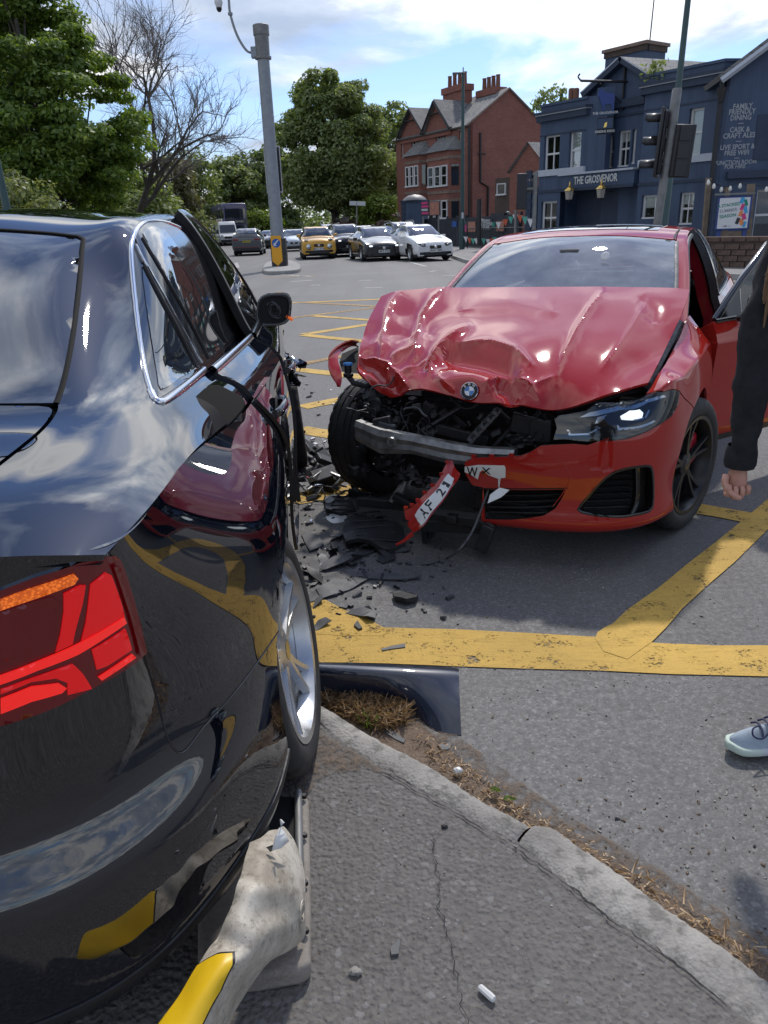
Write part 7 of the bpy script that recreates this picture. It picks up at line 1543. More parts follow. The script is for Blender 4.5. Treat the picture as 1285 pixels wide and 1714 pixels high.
mb = MB(); mb.tube([(mp_[0]-.05, mp_[1]+.02, mp_[2]-.05), (mp_[0]-.10, mp_[1]+.06, mp_[2]-.075), (mp_[0]-.15, mp_[1]+.09, mp_[2]-.06)], [.022, .02, .024], 8); mb.build('mirror_arm', 'black_plastic', mir, smooth=60)
# torn front wing and wheel-arch metal beside the front wheel
def crumple(name, mat, parent, base, sx, sy, seed, amp, M=None, res=12, thick=.002, smooth=30):
 rnd = random.Random(seed); mb = MB(); V = []; F = []
 for i in range(res+1):
  for j in range(res+1):
   u, v = i/res-.5, j/res-.5; n = mnoise.noise(Vector((u*4+seed*3.1, v*4, seed))); n2 = mnoise.noise(Vector((u*9, v*9+seed, 2)))
   V.append(Vector((u*sx*(1+.3*n2), v*sy*(1+.3*n), amp*(n+.5*n2)*1.4)))
 M = Matrix.Translation(base)@(M or Matrix.Identity(4)); V = [M@p for p in V]
 for i in range(res):
  for j in range(res):
   if (i in (0, res-1) or j in (0, res-1)) and rnd.random() < .25: continue
   a = i*(res+1)+j; F.append((a, a+1, a+res+2, a+res+1))
 mb.add(V, F); o = mb.build(name, mat, parent, smooth=smooth, fixn=False); s = o.modifiers.new('sol', 'SOLIDIFY'); s.thickness = thick; return o
wp = AP.pin(470, 590, 1, 2.5)
crumple('torn_front_wing', 'paint_black', audi, (wp[0]-.03, 2.62, wp[2]-.02), .36, .34, 4, .07, Matrix.Rotation(R_(60), 4, 'Y')@Matrix.Rotation(R_(20), 4, 'X'), 14, smooth=60)
crumple('torn_liner', 'black_plastic', audi, (wp[0]+.01, 2.55, wp[2]-.10), .22, .20, 7, .05, Matrix.Rotation(R_(70), 4, 'Y')@Matrix.Rotation(R_(-25), 4, 'X'), 10)
wp2 = AP.pin(487, 760, 1, 2.35)
crumple('torn_sill', 'scratched_alu', audi, (wp2[0]-.06, 2.42, wp2[2]+.02), .20, .22, 9, .05, Matrix.Rotation(R_(75), 4, 'Y'), 10)
wp3 = AP.pin(488, 840, 1, 1.6)
crumple('torn_trim', 'scratched_alu', audi, (wp3[0]-.03, 1.75, wp3[2]), .10, .16, 12, .04, Matrix.Rotation(R_(80), 4, 'Y'), 8)
# ---------------------------------------------------------------- the red saloon
BP = Pose(.745, 4.0, 0, 152.6)
bmw = empty('red_saloon_car', BP.t, BP.yaw, 'crashed red saloon facing the camera with crumpled bonnet and torn bumper', 'car')
bplan = [(0, .80), (-.25, .785), (-.48, .745), (-.65, .67), (-.77, .56), (-.838, .43), (-.874, .30), (-.903, .12), (-.914, -.12), (-.912, -.45), (-.902, -.95), (-.905, -1.6), (-.905, -2.3), (-.912, -2.85), (-.89, -3.25), (-.80, -3.6), (-.5, -3.85), (0, -3.9)]
edge_in = {3: (1030, 676, .60), 4: (1081, 658, .47), 5: (1098, 632, .34), 6: (1110, 614, .21), 7: (1122, 592, .05), 8: (1137, 562, -.16), 9: (1153, 527, -.44)}
BR = []
for i, (x, y) in enumerate(bplan):
 a = bplan[max(i-1, 0)]; b = bplan[min(i+1, len(bplan)-1)]; t = np.array([b[0]-a[0], b[1]-a[1]]); t /= np.linalg.norm(t)
 n = np.array([-t[1], t[0]])*-1.0
 if n@np.array([x, y+1.5]) < 0: n = -n
 if i <= 4: lv = ((.165, .05), (.205, .0), (.30, .008), (.45, .0), (.60, .006), (.68, .03), (.75, .075))
 elif i <= 6: lv = ((.165, .05), (.205, .0), (.30, .006), (.45, .0), (.60, .0), (.72, .012), (.82, .035))
 elif i <= 9: lv = ((.17, .05), (.215, .0), (.30, .006), (.45, .006), (.60, .0), (.74, .006), (.86, .03))
 else: lv = ((.17, .06), (.22, .02), (.30, .012), (.45, .012), (.60, .006), (.74, .0), (.86, .004))
 row = [(x-n[0]*k, y-n[1]*k, z) for z, k in lv]
 if i in edge_in: u_, v_, yy = edge_in[i]; row.append(tuple(BP.pin(u_, v_, 1, yy)))
 elif i < 3: row.append((x-n[0]*.13, y-n[1]*.13, .765))
 else: row.append((x+.10*(1 if x < -.6 else 0), y+(.1 if y < -3.5 else 0), .955+.02*min(1, max(0, (-y-.45)/1.8))+(.04 if y < -2.8 else 0)))
 BR.append(row)
BN = Net(BR, pose=BP, cv=(6,))
NB = BN.n-1
def bat(*p): return BN.at(p)
def bpx(L, box=(0, 9.6, 0, 7)): return BN.poly(L, box=box)
# bumper (the half that is still attached)
archB = [BN.at((-.91, .375*math.cos(a), .335+.375*math.sin(a))) for a in np.linspace(-.12*PI, 1.12*PI, 42)]
af = [p for p in archB]
k_top = int(np.argmax([p[1] for p in af]))
headl = [(1137, 656), (1110, 657), (1081, 663), (1040, 675), (980, 688), (935, 696), (928, 702), (932, 716), (926, 736), (943, 735), (980, 739), (1019, 738), (1049, 734), (1075, 725), (1098, 713), (1122, 697), (1134, 676)]
intake = [(967, 853), (983, 833), (1000, 814), (1014, 800), (1030, 790), (1050, 784), (1070, 781), (1086, 780), (1092, 788), (1094, 815), (1093, 844), (1086, 856), (1061, 862), (1040, 865), (1010, 864), (985, 860)]
grille = [(809, 819), (850, 820), (900, 820), (947, 819), (940, 835), (928, 852), (910, 863), (880, 868), (850, 870), (812, 869)]
arch_front = [p for p in af[:16]]           # from the lower front of the arch up
bump_top = [(753, 771), (793, 766), (831, 765), (871, 763), (887, 757), (905, 746), (935, 744), (960, 743), (984, 745), (1004, 738), (1019, 732), (1019, 738), (1049, 735), (1075, 726), (1098, 714), (1122, 698), (1134, 677), (1137, 657)]
bt = bpx(bump_top)
seamv = BN.px(1154, 664, box=(0, 9.6, 0, 7))
ks = int(np.argmin([(p[0]-seamv[0])**2+(p[1]-seamv[1])**2 for p in af])); arch_sel = af[:ks+1]
bo_ = bt+arch_sel[::-1]+[(arch_sel[0][0], 0.05)]+[(u, 0.05) for u in np.linspace(arch_sel[0][0]-.2, .35, 12)]+bpx([(806, 872), (806, 845), (808, 816), (790, 812), (760, 790)])
bumper = panel(BN, bo_, 'front_bumper', 'paint_red', bmw, step=.013, holes=[bpx(intake), bpx(grille)], skirt=.02, maxpts=15000, skirt_mat='black_plastic')
# dark insides of the openings
panel(BN, bpx([(960, 860), (1000, 805), (1050, 776), (1100, 772), (1100, 865), (1000, 872)]), 'intake_back', 'dark', bumper, step=.02, off=-.055, skirt=0)
panel(BN, bpx([(790, 812), (960, 812), (940, 860), (870, 876), (790, 876)]), 'grille_back', 'dark', bumper, step=.02, off=-.07, skirt=0)
for q in range(5):
 v_ = 822+q*9
 strip(BN, bpx([(815, v_+1), (860, v_+2), (905, v_+2), (942-q*5, v_)]), .012, -.03, 'grille_slat', 'black_plastic', bumper, depth=.045)
for q in range(6):
 v_ = 800+q*10; strip(BN, bpx([(1008-q*6, v_+2), (1040, v_), (1066, v_-1)]), .010, -.028, 'intake_slat', 'black_plastic', bumper, depth=.042)
strip(BN, bpx(smooth_poly([(1068, 783), (1069, 820), (1066, 845), (1058, 862)], 3, False)), .022, -.008, 'intake_fin', 'gloss_black', bumper, depth=.03)
strip(BN, bpx(smooth_poly(intake, 2)), .012, .001, 'intake_surround', 'gloss_black', bumper, closed=True, depth=.02)
strip(BN, bpx([(800, 818), (850, 818), (900, 818), (950, 817)]), .006, .001, 'panel_gap', 'dark', bumper, depth=.002)
# crease where the bumper face steps back beside the plate area
strip(BN, bpx(smooth_poly([(925, 765), (945, 780), (953, 795), (952, 806), (940, 828), (925, 848)], 3, False)), .004, .0012, 'bumper_crease', 'paint_red', bumper, depth=.002)
# headlight
hl = panel(BN, bpx(headl), 'headlight', 'gloss_black', bmw, step=.012, off=-.012, skirt=.05, skirt_mat='black_plastic')
def hp(L, nm, mt, off): return panel(BN, bpx(L), nm, mt, hl, step=.008, off=off, skirt=.004)
hp([(985, 690), (1040, 678), (1085, 667), (1112, 661), (1117, 664), (1085, 673), (1040, 685), (1000, 695), (970, 698)], 'light_guide', 'lamp_silver', -.006)
hp([(1040, 695), (1055, 686), (1072, 684), (1078, 690), (1076, 699), (1060, 702), (1042, 701)], 'lit_led', 'lamp_white_on', -.008)
hp([(1080, 697), (1086, 685), (1089, 686), (1083, 699), (1062, 703), (1062, 701)], 'light_guide', 'lamp_silver', -.007)
hp([(1033, 711), (1036, 711), (1038, 716), (1066, 713), (1095, 703), (1099, 705), (1068, 717), (1035, 720)], 'running_light', 'lamp_silver', -.006)
hp([(948, 719), (952, 719), (955, 726), (985, 725), (1004, 714), (1006, 716), (986, 728), (952, 729)], 'running_light', 'lamp_silver', -.006)
hp([(960, 699), (985, 697), (1000, 695), (996, 707), (972, 707)], 'lens_pod', 'dark_metal', -.0095)
hp([(1000, 698), (1017, 693), (1012, 700), (1002, 708), (996, 708)], 'reflector', 'lamp_silver', -.007)
panel(BN, bpx([(p[0], p[1]) for p in headl]), 'headlight_lens', 'glass_clear', hl, step=.012, off=.004, skirt=.01)
# front wing
wing_in = [(edge_in[k][0], edge_in[k][1]) for k in (4, 5, 6, 7, 8, 9)]
u9 = BN.at((-.912, -.50, .5))[0]
wing = bpx([(1081, 660), (1110, 656), (1137, 655)])+af[ks:]
wing += [(BN.at((-.91, -.43, .22))[0], .9), (BN.at((-.91, -.58, .22))[0], .9)]+[BN.at((-.91, y, z)) for y, z in ((-.57, .4), (-.56, .6), (-.54, .75), (-.50, .86), (-.47, .93))]+[(9.0, 6.98), (8, 6.98), (7, 6.98), (6, 6.98), (5, 6.98), (4.05, 6.98)]
wg = panel(BN, wing, 'front_wing', 'paint_red', bmw, step=.014, off=.002, inset=.001, skirt=.012)
strip(BN, [(u, 5.55+.25*math.sin((u-5)*.8)) for u in np.linspace(5.2, 8.9, 14)], .004, .001, 'wing_crease', 'paint_red', wg, depth=.002)
# rest of the left side behind the front door opening, sill
side = [BN.at((-.905, y, z)) for y, z in ((-.60, .22), (-1.0, .22), (-1.6, .22), (-2.3, .22), (-2.42, .22))]+[BN.at((-.91, -2.85+.38*math.cos(a), .335+.38*math.sin(a))) for a in np.linspace(0, PI, 22)]+[BN.at((-.90, -3.26, .22)), (NB, 1), (NB, 6.98)]+[(u, 6.98) for u in (15, 13, 12)]+[BN.at((-.81, -1.66, .97)), BN.at((-.905, -1.66, .7)), BN.at((-.905, -1.64, .35)), BN.at((-.905, -1.0, .30)), BN.at((-.905, -.60, .30))]
sp_ = panel(BN, side, 'rear_side', 'paint_red', bmw, step=.03, skirt=.02)
# right-hand flank from the door back (hidden from here, part of the car)
rs_ = panel(BN, [BN.at((-.905, y, .22)) for y in (-.60, -1.0, -1.6, -2.3, -2.42)]+[BN.at((-.91, -2.85+.38*math.cos(a), .335+.38*math.sin(a))) for a in np.linspace(0, PI, 16)]+[BN.at((-.90, -3.26, .22)), (NB, 1), (NB, 6.98), (15, 6.98), (12, 6.98), (10, 6.98), (9.2, 6.98)], 'right_flank', 'paint_red', bmw, step=.04, skirt=.01)
rs_.data.transform(Matrix.Diagonal((-1, 1, 1, 1))); rs_.data.flip_normals()
# ---- upper body
UBP = [
 [(-.80, -.47, .945), (-.785, -.46, .955), (-.765, -.44, .965), (-.715, -.42, .975), (-.36, -.35, .99), (0, -.33, .995)],
 [(-.81, -.85, .965), (-.775, -.85, 1.06), (-.715, -.86, 1.165), (-.655, -.85, 1.19), (-.33, -.80, 1.218), (0, -.78, 1.228)],
 [(-.815, -1.25, .975), (-.755, -1.25, 1.17), (-.655, -1.25, 1.337), (-.596, -1.25, 1.357), (-.3, -1.20, 1.388), (0, -1.18, 1.396)],
 [(-.82, -1.7, .982), (-.755, -1.7, 1.19), (-.645, -1.7, 1.385), (-.575, -1.7, 1.415), (-.3, -1.7, 1.442), (0, -1.7, 1.448)],
 [(-.815, -2.3, .992), (-.74, -2.3, 1.19), (-.625, -2.3, 1.368), (-.555, -2.3, 1.40), (-.28, -2.3, 1.428), (0, -2.3, 1.434)],
 [(-.80, -2.9, 1.008), (-.715, -2.9, 1.15), (-.60, -2.9, 1.262), (-.53, -2.9, 1.295), (-.27, -2.93, 1.325), (0, -2.95, 1.33)],
 [(-.775, -3.4, 1.02), (-.70, -3.4, 1.06), (-.62, -3.42, 1.08), (-.55, -3.45, 1.09), (-.27, -3.5, 1.105), (0, -3.5, 1.11)],
 [(-.72, -3.75, 1.0), (-.66, -3.78, 1.02), (-.60, -3.8, 1.03), (-.52, -3.82, 1.035), (-.26, -3.85, 1.04), (0, -3.86, 1.045)]]
UB = Net(UBP, pose=BP)
mirror(panel(UB, [(0.0, 3.06), (1, 3.06), (1.9, 3.06), (1.97, 3.12), (1.985, 3.4), (1.985, 4), (1.985, 5), (0, 5), (0, 4)], 'windscreen', 'glass_screen', bmw, step=.03, inset=.002, skirt=.006, off=-.003))
mirror(panel(UB, [(2.0, 3.1), (3, 3.1), (4.0, 3.1), (4.3, 3.1), (4.3, 4), (4.3, 5), (2.0, 5), (2.0, 4)], 'roof', 'paint_red', bmw, step=.025, inset=.001, skirt=.012, holes=[]))
mirror(panel(UB, [(2.42, 3.55), (2.36, 3.75), (2.34, 4.2), (2.34, 5), (4.1, 5), (4.1, 4.2), (4.08, 3.62), (3.2, 3.5)], 'sunroof', 'glass_dark', bmw, step=.025, off=.0025, skirt=.004))
strip(UB, [(2.95, 3.55), (2.95, 4.3), (2.95, 4.98)], .03, .005, 'sunroof_bar', 'gloss_black', bmw)
pil = [(0, 2.02), (1, 2.05), (1.7, 2.1), (2.3, 2.35), (3, 2.42), (3.4, 2.45), (4, 2.4), (4.6, 2.2), (5, 1.4), (5.3, .0), (7, 0), (7, 5), (6.1, 5), (6.0, 3.2), (5.1, 3.1), (4.33, 3.12), (4.28, 3.08), (3, 3.08), (1.98, 3.08), (1, 3.02), (0, 3.02)]
pp = panel(UB, pil, 'pillar_and_rail', 'paint_red', bmw, step=.02, skirt=.02)
pr_ = panel(UB, pil, 'pillar_and_rail', 'paint_red', bmw, step=.03, skirt=.02); pr_.data.transform(Matrix.Diagonal((-1, 1, 1, 1))); pr_.data.flip_normals()
mirror(panel(UB, [(4.36, 3.14), (5.1, 3.14), (5.95, 3.24), (6.02, 4), (6.02, 5), (4.36, 5), (4.36, 4)], 'rear_window', 'glass_dark', bmw, step=.04, skirt=.004))
for s_, sx_ in ((1, 1), (-1, -1)):
 o = strip(UB, [(0.02, 3.05), (1, 3.05), (1.9, 3.07)], .022, .004, 'pillar_trim', 'dusty_plastic', bmw)
 if s_ < 0: o.data.transform(Matrix.Diagonal((-1, 1, 1, 1))); o.data.flip_normals()
strip(UB, [(2.0, 3.15), (2.6, 3.12), (3.4, 3.1), (4.2, 3.1)], .012, .001, 'roof_channel', 'dark', bmw)
# rear door window and frame on the left, the front door opening is empty
rdw = [(3.05, .10), (3.02, 1), (3.0, 2.0), (3.05, 2.32), (3.5, 2.36), (4.1, 2.3), (4.6, 2.0), (4.9, 1.3), (5.05, .5), (5.0, .1), (4, .08)]
rdi = [(3.20, .16), (3.18, 1), (3.18, 2.0), (3.25, 2.2), (3.6, 2.24), (4.1, 2.16), (4.5, 1.85), (4.72, 1.2), (4.82, .5), (4.75, .18), (4, .16)]
panel(UB, rdw, 'window_frame', 'gloss_black', bmw, step=.02, holes=[rdi], off=.004, skirt=.05)
panel(UB, rdi, 'rear_door_window', 'glass_dark', bmw, step=.03, off=-.003, skirt=.003)
strip(UB, [(3.05, .06), (4, .06), (5.0, .08)], .022, .010, 'belt_trim', 'chrome', bmw)
rw_ = panel(UB, [(0.6, .1), (1.0, 1.2), (1.8, 1.95), (2.4, 2.25), (3.5, 2.36), (4.1, 2.3), (4.6, 2.0), (4.9, 1.3), (5.05, .5), (5.0, .1), (3, .08)], 'right_windows', 'glass_dark', bmw, step=.04, off=.001, skirt=.003); rw_.data.transform(Matrix.Diagonal((-1, 1, 1, 1))); rw_.data.flip_normals()
# B pillar seen through the opening, inner panels, seats, dashboard
mb = MB()
pb = [UB.ev(3.02, v)[0] for v in np.linspace(0, 2.4, 8)]; pb = [(-.86, -1.69, .30), (-.885, -1.69, .6), (-.875, -1.69, .85)]+[tuple(p) for p in pb]
rings = [[(p[0]+.005, p[1]+.11, p[2]), (p[0]+.0, p[1]+.05, p[2]), (p[0]+.005, p[1], p[2]), (p[0]+.10, p[1]+.02, p[2]), (p[0]+.12, p[1]+.10, p[2])] for p in pb]
loft('b_pillar', rings, 'paint_red_inner', bmw, closed=True, smooth=60)
rings2 = [[(p[0]-.004, p[1]+.115, p[2]), (p[0]-.012, p[1]+.13, p[2]), (p[0]+.03, p[1]+.145, p[2]), (p[0]+.045, p[1]+.12, p[2])] for p in pb]
loft('door_seal', rings2, 'black_plastic', bmw, closed=True, smooth=60)
ap = [UB.ev(u, 2.0)[0] for u in np.linspace(0.0, 2.6, 12)]
mb = MB(); mb.tube([(p[0]+.012, p[1]-.012, p[2]-.008) for p in ap], .014, 8); mb.build('door_seal', 'black_plastic', bmw, smooth=60)
def seat(x, y):
 rings = []
 for z, hw, d, yy in ((.30, .24, .26, .05), (.42, .25, .26, .03), (.5, .22, .12, -.12), (.75, .23, .10, -.20), (.98, .19, .08, -.27), (1.06, .10, .06, -.29), (1.10, .13, .07, -.30), (1.22, .12, .06, -.33), (1.26, .08, .03, -.335)):
  rings.append([(x+hw*np.sign(math.cos(a))*abs(math.cos(a))**.6, y+yy+d*np.sign(math.sin(a))*abs(math.sin(a))**.6, z) for a in np.linspace(0, 2*PI, 16, endpoint=False)])
 loft('front_seat', rings, 'seat_cloth', bmw, closed=True, smooth=70)
seat(-.38, -1.45); seat(.38, -1.45)
mb = MB(); mb.bb((-.72, -.95, .55), (.72, -.48, .90)); mb.build('dashboard', 'seat_cloth', bmw, bevel=.06, seg=3)
mb = MB(); mb.bb((-.82, -3.2, .20), (.82, -.55, .28)); mb.build('floor_pan', 'dark', bmw)
mb = MB(); mb.bb((-.80, -3.3, .28), (.80, -2.45, .98)); mb.build('rear_bulkhead', 'dark', bmw)
mb = MB(); mb.bb((-.815, -1.62, .28), (-.79, -.60, .36)); mb.build('sill_inner', 'paint_red_inner', bmw, bevel=.01)
mb = MB(); mb.box((0, -1.0, 1.29), (.22, .02, .06)); mb.build('rear_view_mirror', 'gloss_black', bmw, bevel=.012)
mb = MB(); mb.box((0, -1.02, 1.30), (.12, .14, .05)); mb.build('sensor_box', 'interior_grey', bmw, bevel=.012)
ws = UB.ev(1.25, 4.62)[0]; mb = MB(); mb.lathe([(.001, .004), (.022, .004), (.026, 0)], n=18, M=Matrix.Translation((ws[0]-.12, ws[1]+.015, ws[2]+.01))@Matrix.Rotation(R_(-60), 4, 'X')); mb.build('screen_sticker', 'sign_white', bmw)
# ---- bonnet, crumpled: control points measured along its visible edges
hr = [[(638, 496, -.34), (665, 488, -.38), (735, 482, -.42), (830, 481, -.44), (925, 480, -.46), (1010, 480, -.47), (1090, 481, -.48), (1128, 482, -.48), (1154, 485, -.48)],
  [(626, 517, -.20), (655, 510, -.22), (722, 505, -.24), (822, 503, -.25), (918, 502, -.26), (1000, 502, -.27), (1080, 505, -.28), (1117, 508, -.28), (1146, 512, -.28)],
  [(612, 545, .0), (646, 540, -.01), (708, 536, -.02), (808, 533, -.02), (905, 532, -.02), (985, 534, -.03), (1062, 539, -.04), (1098, 545, -.05), (1129, 551, -.06)],
  [(604, 572, .18), (638, 570, .19), (698, 567, .20), (796, 562, .22), (893, 562, .22), (968, 566, .20), (1042, 573, .18), (1078, 581, .16), (1111, 589, .14)],
  [(600, 594, .30), (630, 600, .34), (692, 600, .40), (788, 596, .44), (878, 598, .44), (952, 602, .40), (1024, 607, .36), (1062, 612, .32), (1100, 611, .28)],
  [(598, 608, .37), (630, 628, .45), (690, 630, .54), (786, 632, .62), (866, 638, .62), (938, 645, .57), (1010, 640, .51), (1054, 635, .45), (1092, 627, .37)],
  [(600, 620, .42), (645, 661, .52), (692, 650, .62), (788, 672, .71), (858, 674, .71), (928, 686, .66), (1004, 664, .60), (1048, 650, .53), (1085, 640, .44)]]
HN = Net([[tuple(BP.pin(u, v, 1, y)) for u, v, y in r] for r in hr], pose=BP)
feats = [  # polyline in the picture, height in metres, width in pixels, sharp
 ([(742, 484), (722, 505), (706, 530), (700, 560), (694, 600)], 0.022, 10, 1), ([(1008, 490), (985, 522), (962, 560), (942, 600), (928, 650)], 0.018, 10, 1), ([(665, 490), (650, 520), (640, 560), (637, 600)], 0.018, 10, 1),
 ([(742, 592), (775, 596), (810, 603), (845, 612), (866, 628)], -.062, 17, 0), ([(715, 622), (720, 605), (735, 585), (758, 566), (786, 548)], 0.038, 9, 1), ([(765, 574), (820, 574), (860, 586), (890, 612)], 0.025, 7, 1),
 ([(728, 628), (745, 645), (765, 660)], 0.013, 8, 1), ([(830, 640), (850, 652), (862, 672)], -.034, 14, 0), ([(812, 646), (830, 634), (856, 630), (886, 646), (902, 668)], 0.025, 7, 1),
 ([(600, 605), (622, 608), (642, 622), (652, 640)], -.045, 13, 0), ([(602, 598), (626, 600), (648, 610), (664, 628), (680, 645)], 0.034, 6, 1), ([(640, 632), (662, 640), (668, 655)], -.02, 8, 0),
 ([(690, 612), (720, 606), (752, 612)], -.016, 12, 0), ([(655, 600), (672, 590), (700, 580)], 0.018, 6, 1), ([(675, 622), (700, 612), (715, 604)], 0.016, 6, 1), ([(740, 640), (790, 636), (820, 650)], .014, 14, 0),
 ([(1070, 500), (1095, 520), (1090, 540)], -.008, 16, 0), ([(880, 660), (905, 640), (930, 632)], 0.011, 7, 1), ([(600, 560), (640, 556), (690, 562)], -.014, 16, 0), ([(655, 520), (690, 530), (720, 560)], -.010, 18, 0), ([(1085, 500), (1060, 545), (1030, 590), (1004, 622)], 0.010, 11, 1), ([(770, 520), (850, 512), (930, 524)], .010, 22, 0)]
hu = np.array([0, .30, .95])
def hood_disp(u, v, P):
 q = BP.pix(P)[0]; dz = np.zeros(len(P))
 for pl_, a, w, sh in feats:
  d = np.full(len(P), 1e9)
  L = np.array(pl_, float); n = len(L)-1
  for i in range(n):
   s0, s1 = L[i], L[i+1]; e = s1-s0; t = np.clip(((q-s0)@e)/(e@e), 0, 1); dd = np.hypot(*(q-(s0+t[:, None]*e)).T)
   g = (i+t)/n; fade = np.sqrt(np.clip(np.minimum(g, 1-g)*5, 0, 1)); dd = dd+(1-fade)*w*.9; d = np.minimum(d, dd)
  dz += a*(np.exp(-np.abs(d)/w*1.25) if sh else np.exp(-(d/w)**2))
 nz = np.array([mnoise.noise(Vector((p[0]*7, p[1]*7, 4.0)))*.5+mnoise.noise(Vector((p[0]*17, p[1]*17, 9.0)))*.22 for p in P])
 fr = np.clip((q[:, 1]-540)/60, 0.12, 1)*np.clip((960-q[:, 0])/260, .10, 1)
 fr2 = np.clip((q[:, 1]-560)/60, 0, 1)*np.clip((780-q[:, 0])/180, 0, 1)
 rg = np.array([abs(mnoise.noise(Vector((p[0]*5.5+3, p[1]*5.5, 1.0)))) for p in P])
 return P+hu*(dz+nz*.004*fr-rg*.030*fr2)[:, None]
HN.disp = hood_disp
hn, hm = HN.n-1, HN.m-1
hood_o = [(0, v) for v in np.linspace(0, hm, 18)]+[(u, hm) for u in np.linspace(0, hn, 14)[1:]]+[(hn, v) for v in np.linspace(hm, 0, 30)[1:]]+[(u, 0) for u in np.linspace(hn, 0, 14)[1:-1]]
hood = panel(HN, hood_o, 'bonnet', 'paint_red', bmw, step=.0095, skirt=.012, maxpts=27000, flip=HN.nrm(3, 4)[0][2] < 0)
shade(hood.data, 13); hood['label'] = 'crumpled red bonnet with deep folds'
# rear edge of the bonnet turned down at its outer corner
# roundel
ec = HN.px(787, 656); ep = HN.ev(*ec)[0]; en = HN.nrm(*ec)[0]; en = en if en[1] > 0 else -en
en = Vector(en)*.5+Vector(BP.inv(cC)-ep).normalized()*.5; en.normalize()
Z = en; X_ = Vector((0, 0, 1)).cross(Z).normalized(); Y_ = Z.cross(X_); Me = Matrix(((X_.x, Y_.x, Z.x, ep[0]+en[0]*.022), (X_.y, Y_.y, Z.y, ep[1]+en[1]*.022), (X_.z, Y_.z, Z.z, ep[2]+en[2]*.022), (0, 0, 0, 1)))
Me = Me@Matrix.Rotation(R_(6), 4, 'Z')
mb = MB(); mb.lathe([(.001, .0), (.038, .0), (.0395, -.003), (.041, -.03)], n=40, M=Me); em = mb.build('roundel', 'ink', bmw, smooth=50)
mb = MB(); mb.lathe([(.0375, .0005), (.0385, .0015), (.0405, .0005), (.041, -.004)], n=40, M=Me); mb.build('roundel_rim', 'chrome', em, smooth=50)
mb = MB(); mb.lathe([(.0215, .0006), (.0222, .0014), (.0230, .0006)], n=40, M=Me); mb.build('roundel_ring', 'chrome', em, smooth=50)
for q in range(4):
 pts = [(0, 0)]+[(.0215*math.cos(a), .0215*math.sin(a)) for a in np.linspace(q*PI/2, (q+1)*PI/2, 9)]
 mb = MB(); mb.prism(pts, .0002, .0009, Me); mb.build('roundel_quarter', 'white_enamel' if q % 2 == 0 else 'blue_enamel', em)
for ch, a in (('B', 42), ('M', 0), ('W', -42)):
 text('roundel_letter', ch, .0145, 'white_enamel', em, Me@Matrix.Rotation(R_(a), 4, 'Z')@Matrix.Translation((0, .0302, .0004)), .0005)
# ---- engine bay behind the missing nose
mb = MB(); mb.bb((-.70, -.40, .22), (.72, .33, .66)); mb.build('engine_bay', 'dark', bmw)
mb = MB(); mb.bb((-.45, .34, .30), (.40, .38, .70)); mb.build('radiator', 'black_plastic', bmw)
for k in range(14): 
 mb = MB(); mb.bb((-.44, .381, .33+k*.026), (.39, .388, .335+k*.026)); mb.build('radiator_fin', 'dark_metal', bmw)
rnd = random.Random(5)
# crash beam
bt_ = [BP.pin(u, v, 1, y) for u, v, y in ((598, 721, .66), (640, 735, .72), (690, 745, .75), (745, 756, .75), (800, 762, .74), (862, 766, .72))]
rings = []
for i, p in enumerate(bt_):
 hh = (.05, .055, .05, .045, .042, .040)[i]*(1+.12*math.sin(i*2.3)); p = p+np.array([0, .012*math.sin(i*1.9), .006*math.cos(i*2.7)])
 rings.append([(p[0], p[1]+.018, p[2]-hh), (p[0], p[1]+.03, p[2]-hh*.5), (p[0], p[1]+.022, p[2]), (p[0], p[1]+.03, p[2]+hh*.5), (p[0], p[1]+.015, p[2]+hh), (p[0], p[1]-.04, p[2]+hh*.9), (p[0], p[1]-.04, p[2]-hh*.9)])
beam = loft('crash_beam', rings, 'scratched_alu', bmw, closed=True, smooth=30)
pe = BP.pin(656, 739, 1, .765); mb = MB(); mb.lathe([(.012, 0), (.013, .022), (.022, .022), (.025, 0)], n=20, M=Matrix.Translation(P3(pe)-Vector((0, .01, 0)))@Matrix.Rotation(R_(-90), 4, 'X')); mb.build('towing_socket', 'aluminium', beam, smooth=50)
def rod(name, a, b, r, mat, ya, yb, n=8, parent=bmw):
 p, q = BP.pin(*a, 1, ya), BP.pin(*b, 1, yb); mb = MB(); mb.tube([p, p*.5+q*.5, q], r, n); return mb.build(name, mat, parent, smooth=50)
rod('brace', (706, 722), (770, 682), .013, 'dark_metal', .60, .52)
rod('brace', (835, 690), (852, 705), .014, 'dark_metal', .50, .58); rod('strut', (668, 830), (690, 778), .020, 'scratched_alu', .55, .50)
rod('strut', (655, 840), (672, 812), .016, 'scratched_alu', .57, .54); rod('hose', (880, 690), (822, 752), .012, 'black_plastic', .55, .60); rod('hose', (905, 690), (838, 755), .014, 'black_plastic', .52, .58)
rod('hose', (895, 700), (850, 745), .010, 'grey_plastic', .56, .60)
# broken grille bracket
c0, c1 = BP.pin(786, 742, 1, .70), BP.pin(838, 686, 1, .66); d = P3(c1)-P3(c0); L = d.length; Mb = Matrix.Translation((P3(c0)+P3(c1))/2)@d.to_track_quat('Z', 'Y').to_matrix().to_4x4()
mb = MB(); mb.box((0, 0, 0), (.045, .012, L), M=Mb)
for k in range(5): mb.box((0, 0, 0), (.06, .03, .018), M=Mb@Matrix.Translation((.004, .008, -L/2+L*(k+.4)/5)))
mb.box((0, 0, 0), (.012, .035, L*.96), M=Mb@Matrix.Translation((.028, .005, 0))); mb.build('broken_bracket', 'grey_plastic', bmw, bevel=.003)
